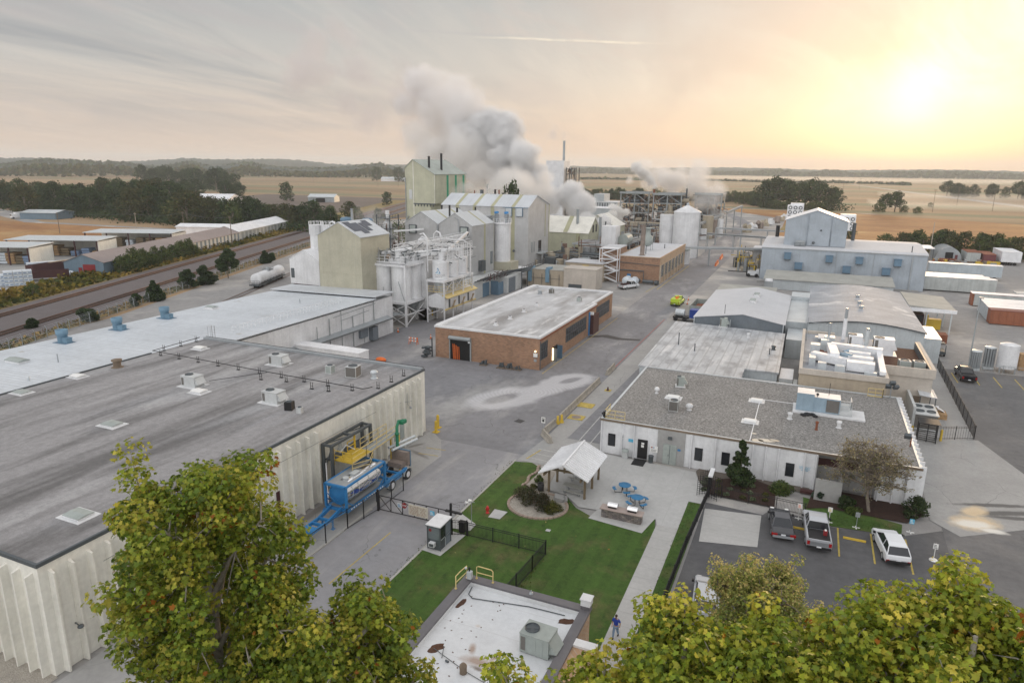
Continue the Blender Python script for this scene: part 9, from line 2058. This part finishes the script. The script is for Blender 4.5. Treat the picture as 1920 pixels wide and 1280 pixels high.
plume('large billowing grey-white steam cloud rising over the middle of the plant',[(-91,246,17,5),(-101,250,25,6.6),(-111,254,33,9),(-121,258,40,10.2),(-132,261,42,10.8)],1,'steam_dense',.75,.34,.34,6)
plume('paler spreading top of the large steam cloud',[(-124,260,42,11),(-137,263,45,13),(-152,266,51,12),(-161,268,60,9.4),(-162,270,69,6.4)],15,'steam_mid',.9,.45,.42,6)
plume('white steam rolling up at the foot of the large steam cloud',[(-66,239,6.5,1.8),(-70,241,9,3.2),(-76,243,12,4.6),(-84,246,17,6)],12,'steam_dense',.5,.4,.4,6)
plume('softer lower flank of the large steam cloud',[(-96,232,18,5),(-104,238,25,7.6),(-118,245,30,9.4),(-136,252,36,10.4),(-160,260,42,10)],13,'steam_warm',1.2,.8,.4,5)
plume('thin grey drift at the upper left end of the steam cloud',[(-162,268,50,12),(-178,272,60,12.5),(-202,276,68,13),(-226,280,77,12),(-240,284,75,8)],2,'steam_thin',1.6,.7,.6,5)
plume('low white steam bank behind the tall pale building',[(-112,212,24,5),(-98,225,24,5.2),(-91,236,23,5)],3,'steam_warm',.9,.6,.45,6)
plume('small grey smoke wisp from the slim chimney',[(-141,403,46,1.4),(-145,404,48,3),(-154,406,52,4.2)],4,'steam_thin',.6,.4,.35,6)
plume('narrow steam jet from the rusty stack between the open steel towers',[(-72.5,340,20.2,1.0),(-74,341,23,2.2),(-78,342,27.5,3.0),(-83,344,31.5,3.4)],5,'steam_jet',.4,.5,.3,6)
plume('broad warm steam cloud right of the open steel towers',[(-54,354,21.5,4.0),(-65,356,24,6.4),(-76,358,25,6.4),(-88,360,25.5,4.4)],6,'steam_warm',.8,.6,.4,6)
plume('bright steam jet from the slender dark stack',[(-44.4,352,18.2,1.0),(-49,353,20,2.2),(-56,354,21.6,3.2)],14,'steam_jet',.4,.5,.3,7)
plume('warm steam column beside the dark slender stack',[(-43,336,3,3.2),(-43.5,338,12,5),(-47,342,21,8.6),(-57,346,26,8.6),(-66,350,29,6)],7,'steam_warm',1.0,.9,.4,6)
plume('small steam puff in front of the reddish machinery',[(-73,300,9.5,1.4),(-79,302,11,2.8),(-83,303,12.6,3.2)],8,'steam_jet',.4,.6,.4,6)
plume('small steam puff beside the white box tower',[(-69,262,7,1.3),(-72,263,9,2.8),(-72,264,12,2.6)],9,'steam_jet',.4,.6,.4,6)
plume('pale steam drifting behind the process column',[(-112,170,8,2.6),(-118,172,12,5),(-130,176,13,5.6)],10,'steam_thin',.7,.6,.4,6)
plume('faint steam wisp over the road by the pipe bridge',[(-29,272,1,1.0),(-30,272,5,2.0)],11,'steam_thin',.4,.6,.3,6)
# mist lying on the far meadow, and the air itself
def vol_box(name,label,lo,hi,dens,col,aniso,noise=None):
 m=bpy.data.materials.new(name);m.use_nodes=True;MATS[name]=m;w=NT(m.node_tree);w.n.clear();v=w.new('ShaderNodeVolumePrincipled');v.inputs['Color'].default_value=tuple(col)+(1,);v.inputs['Density'].default_value=dens;v.inputs['Anisotropy'].default_value=aniso;o=w.new('ShaderNodeOutputMaterial');w.l.new(v.outputs[0],o.inputs['Volume'])
 b=MB();b.box(lo[0],hi[0],lo[1],hi[1],lo[2],hi[2]);ob=b.build(name,name);ob['kind']='stuff';ob['label']=label;ob['category']=name;return ob
HAZE=vol_box('haze','pale morning haze over the whole plain',(-9500,-700,-1.2),(9500,9500,130),.00014,(.90,.95,1.0),.3)
MIST=[]
for(x0,x1,y0,y1,h,d)in((45,420,640,760,4,.006),(70,900,820,1000,5,.004),(-400,900,1900,2500,9,.0016)):MIST.append(vol_box('ground_mist','thin ground mist on the far meadow',(x0,y0,-.05),(x1,y1,h),d,(.98,.95,.9),.4))
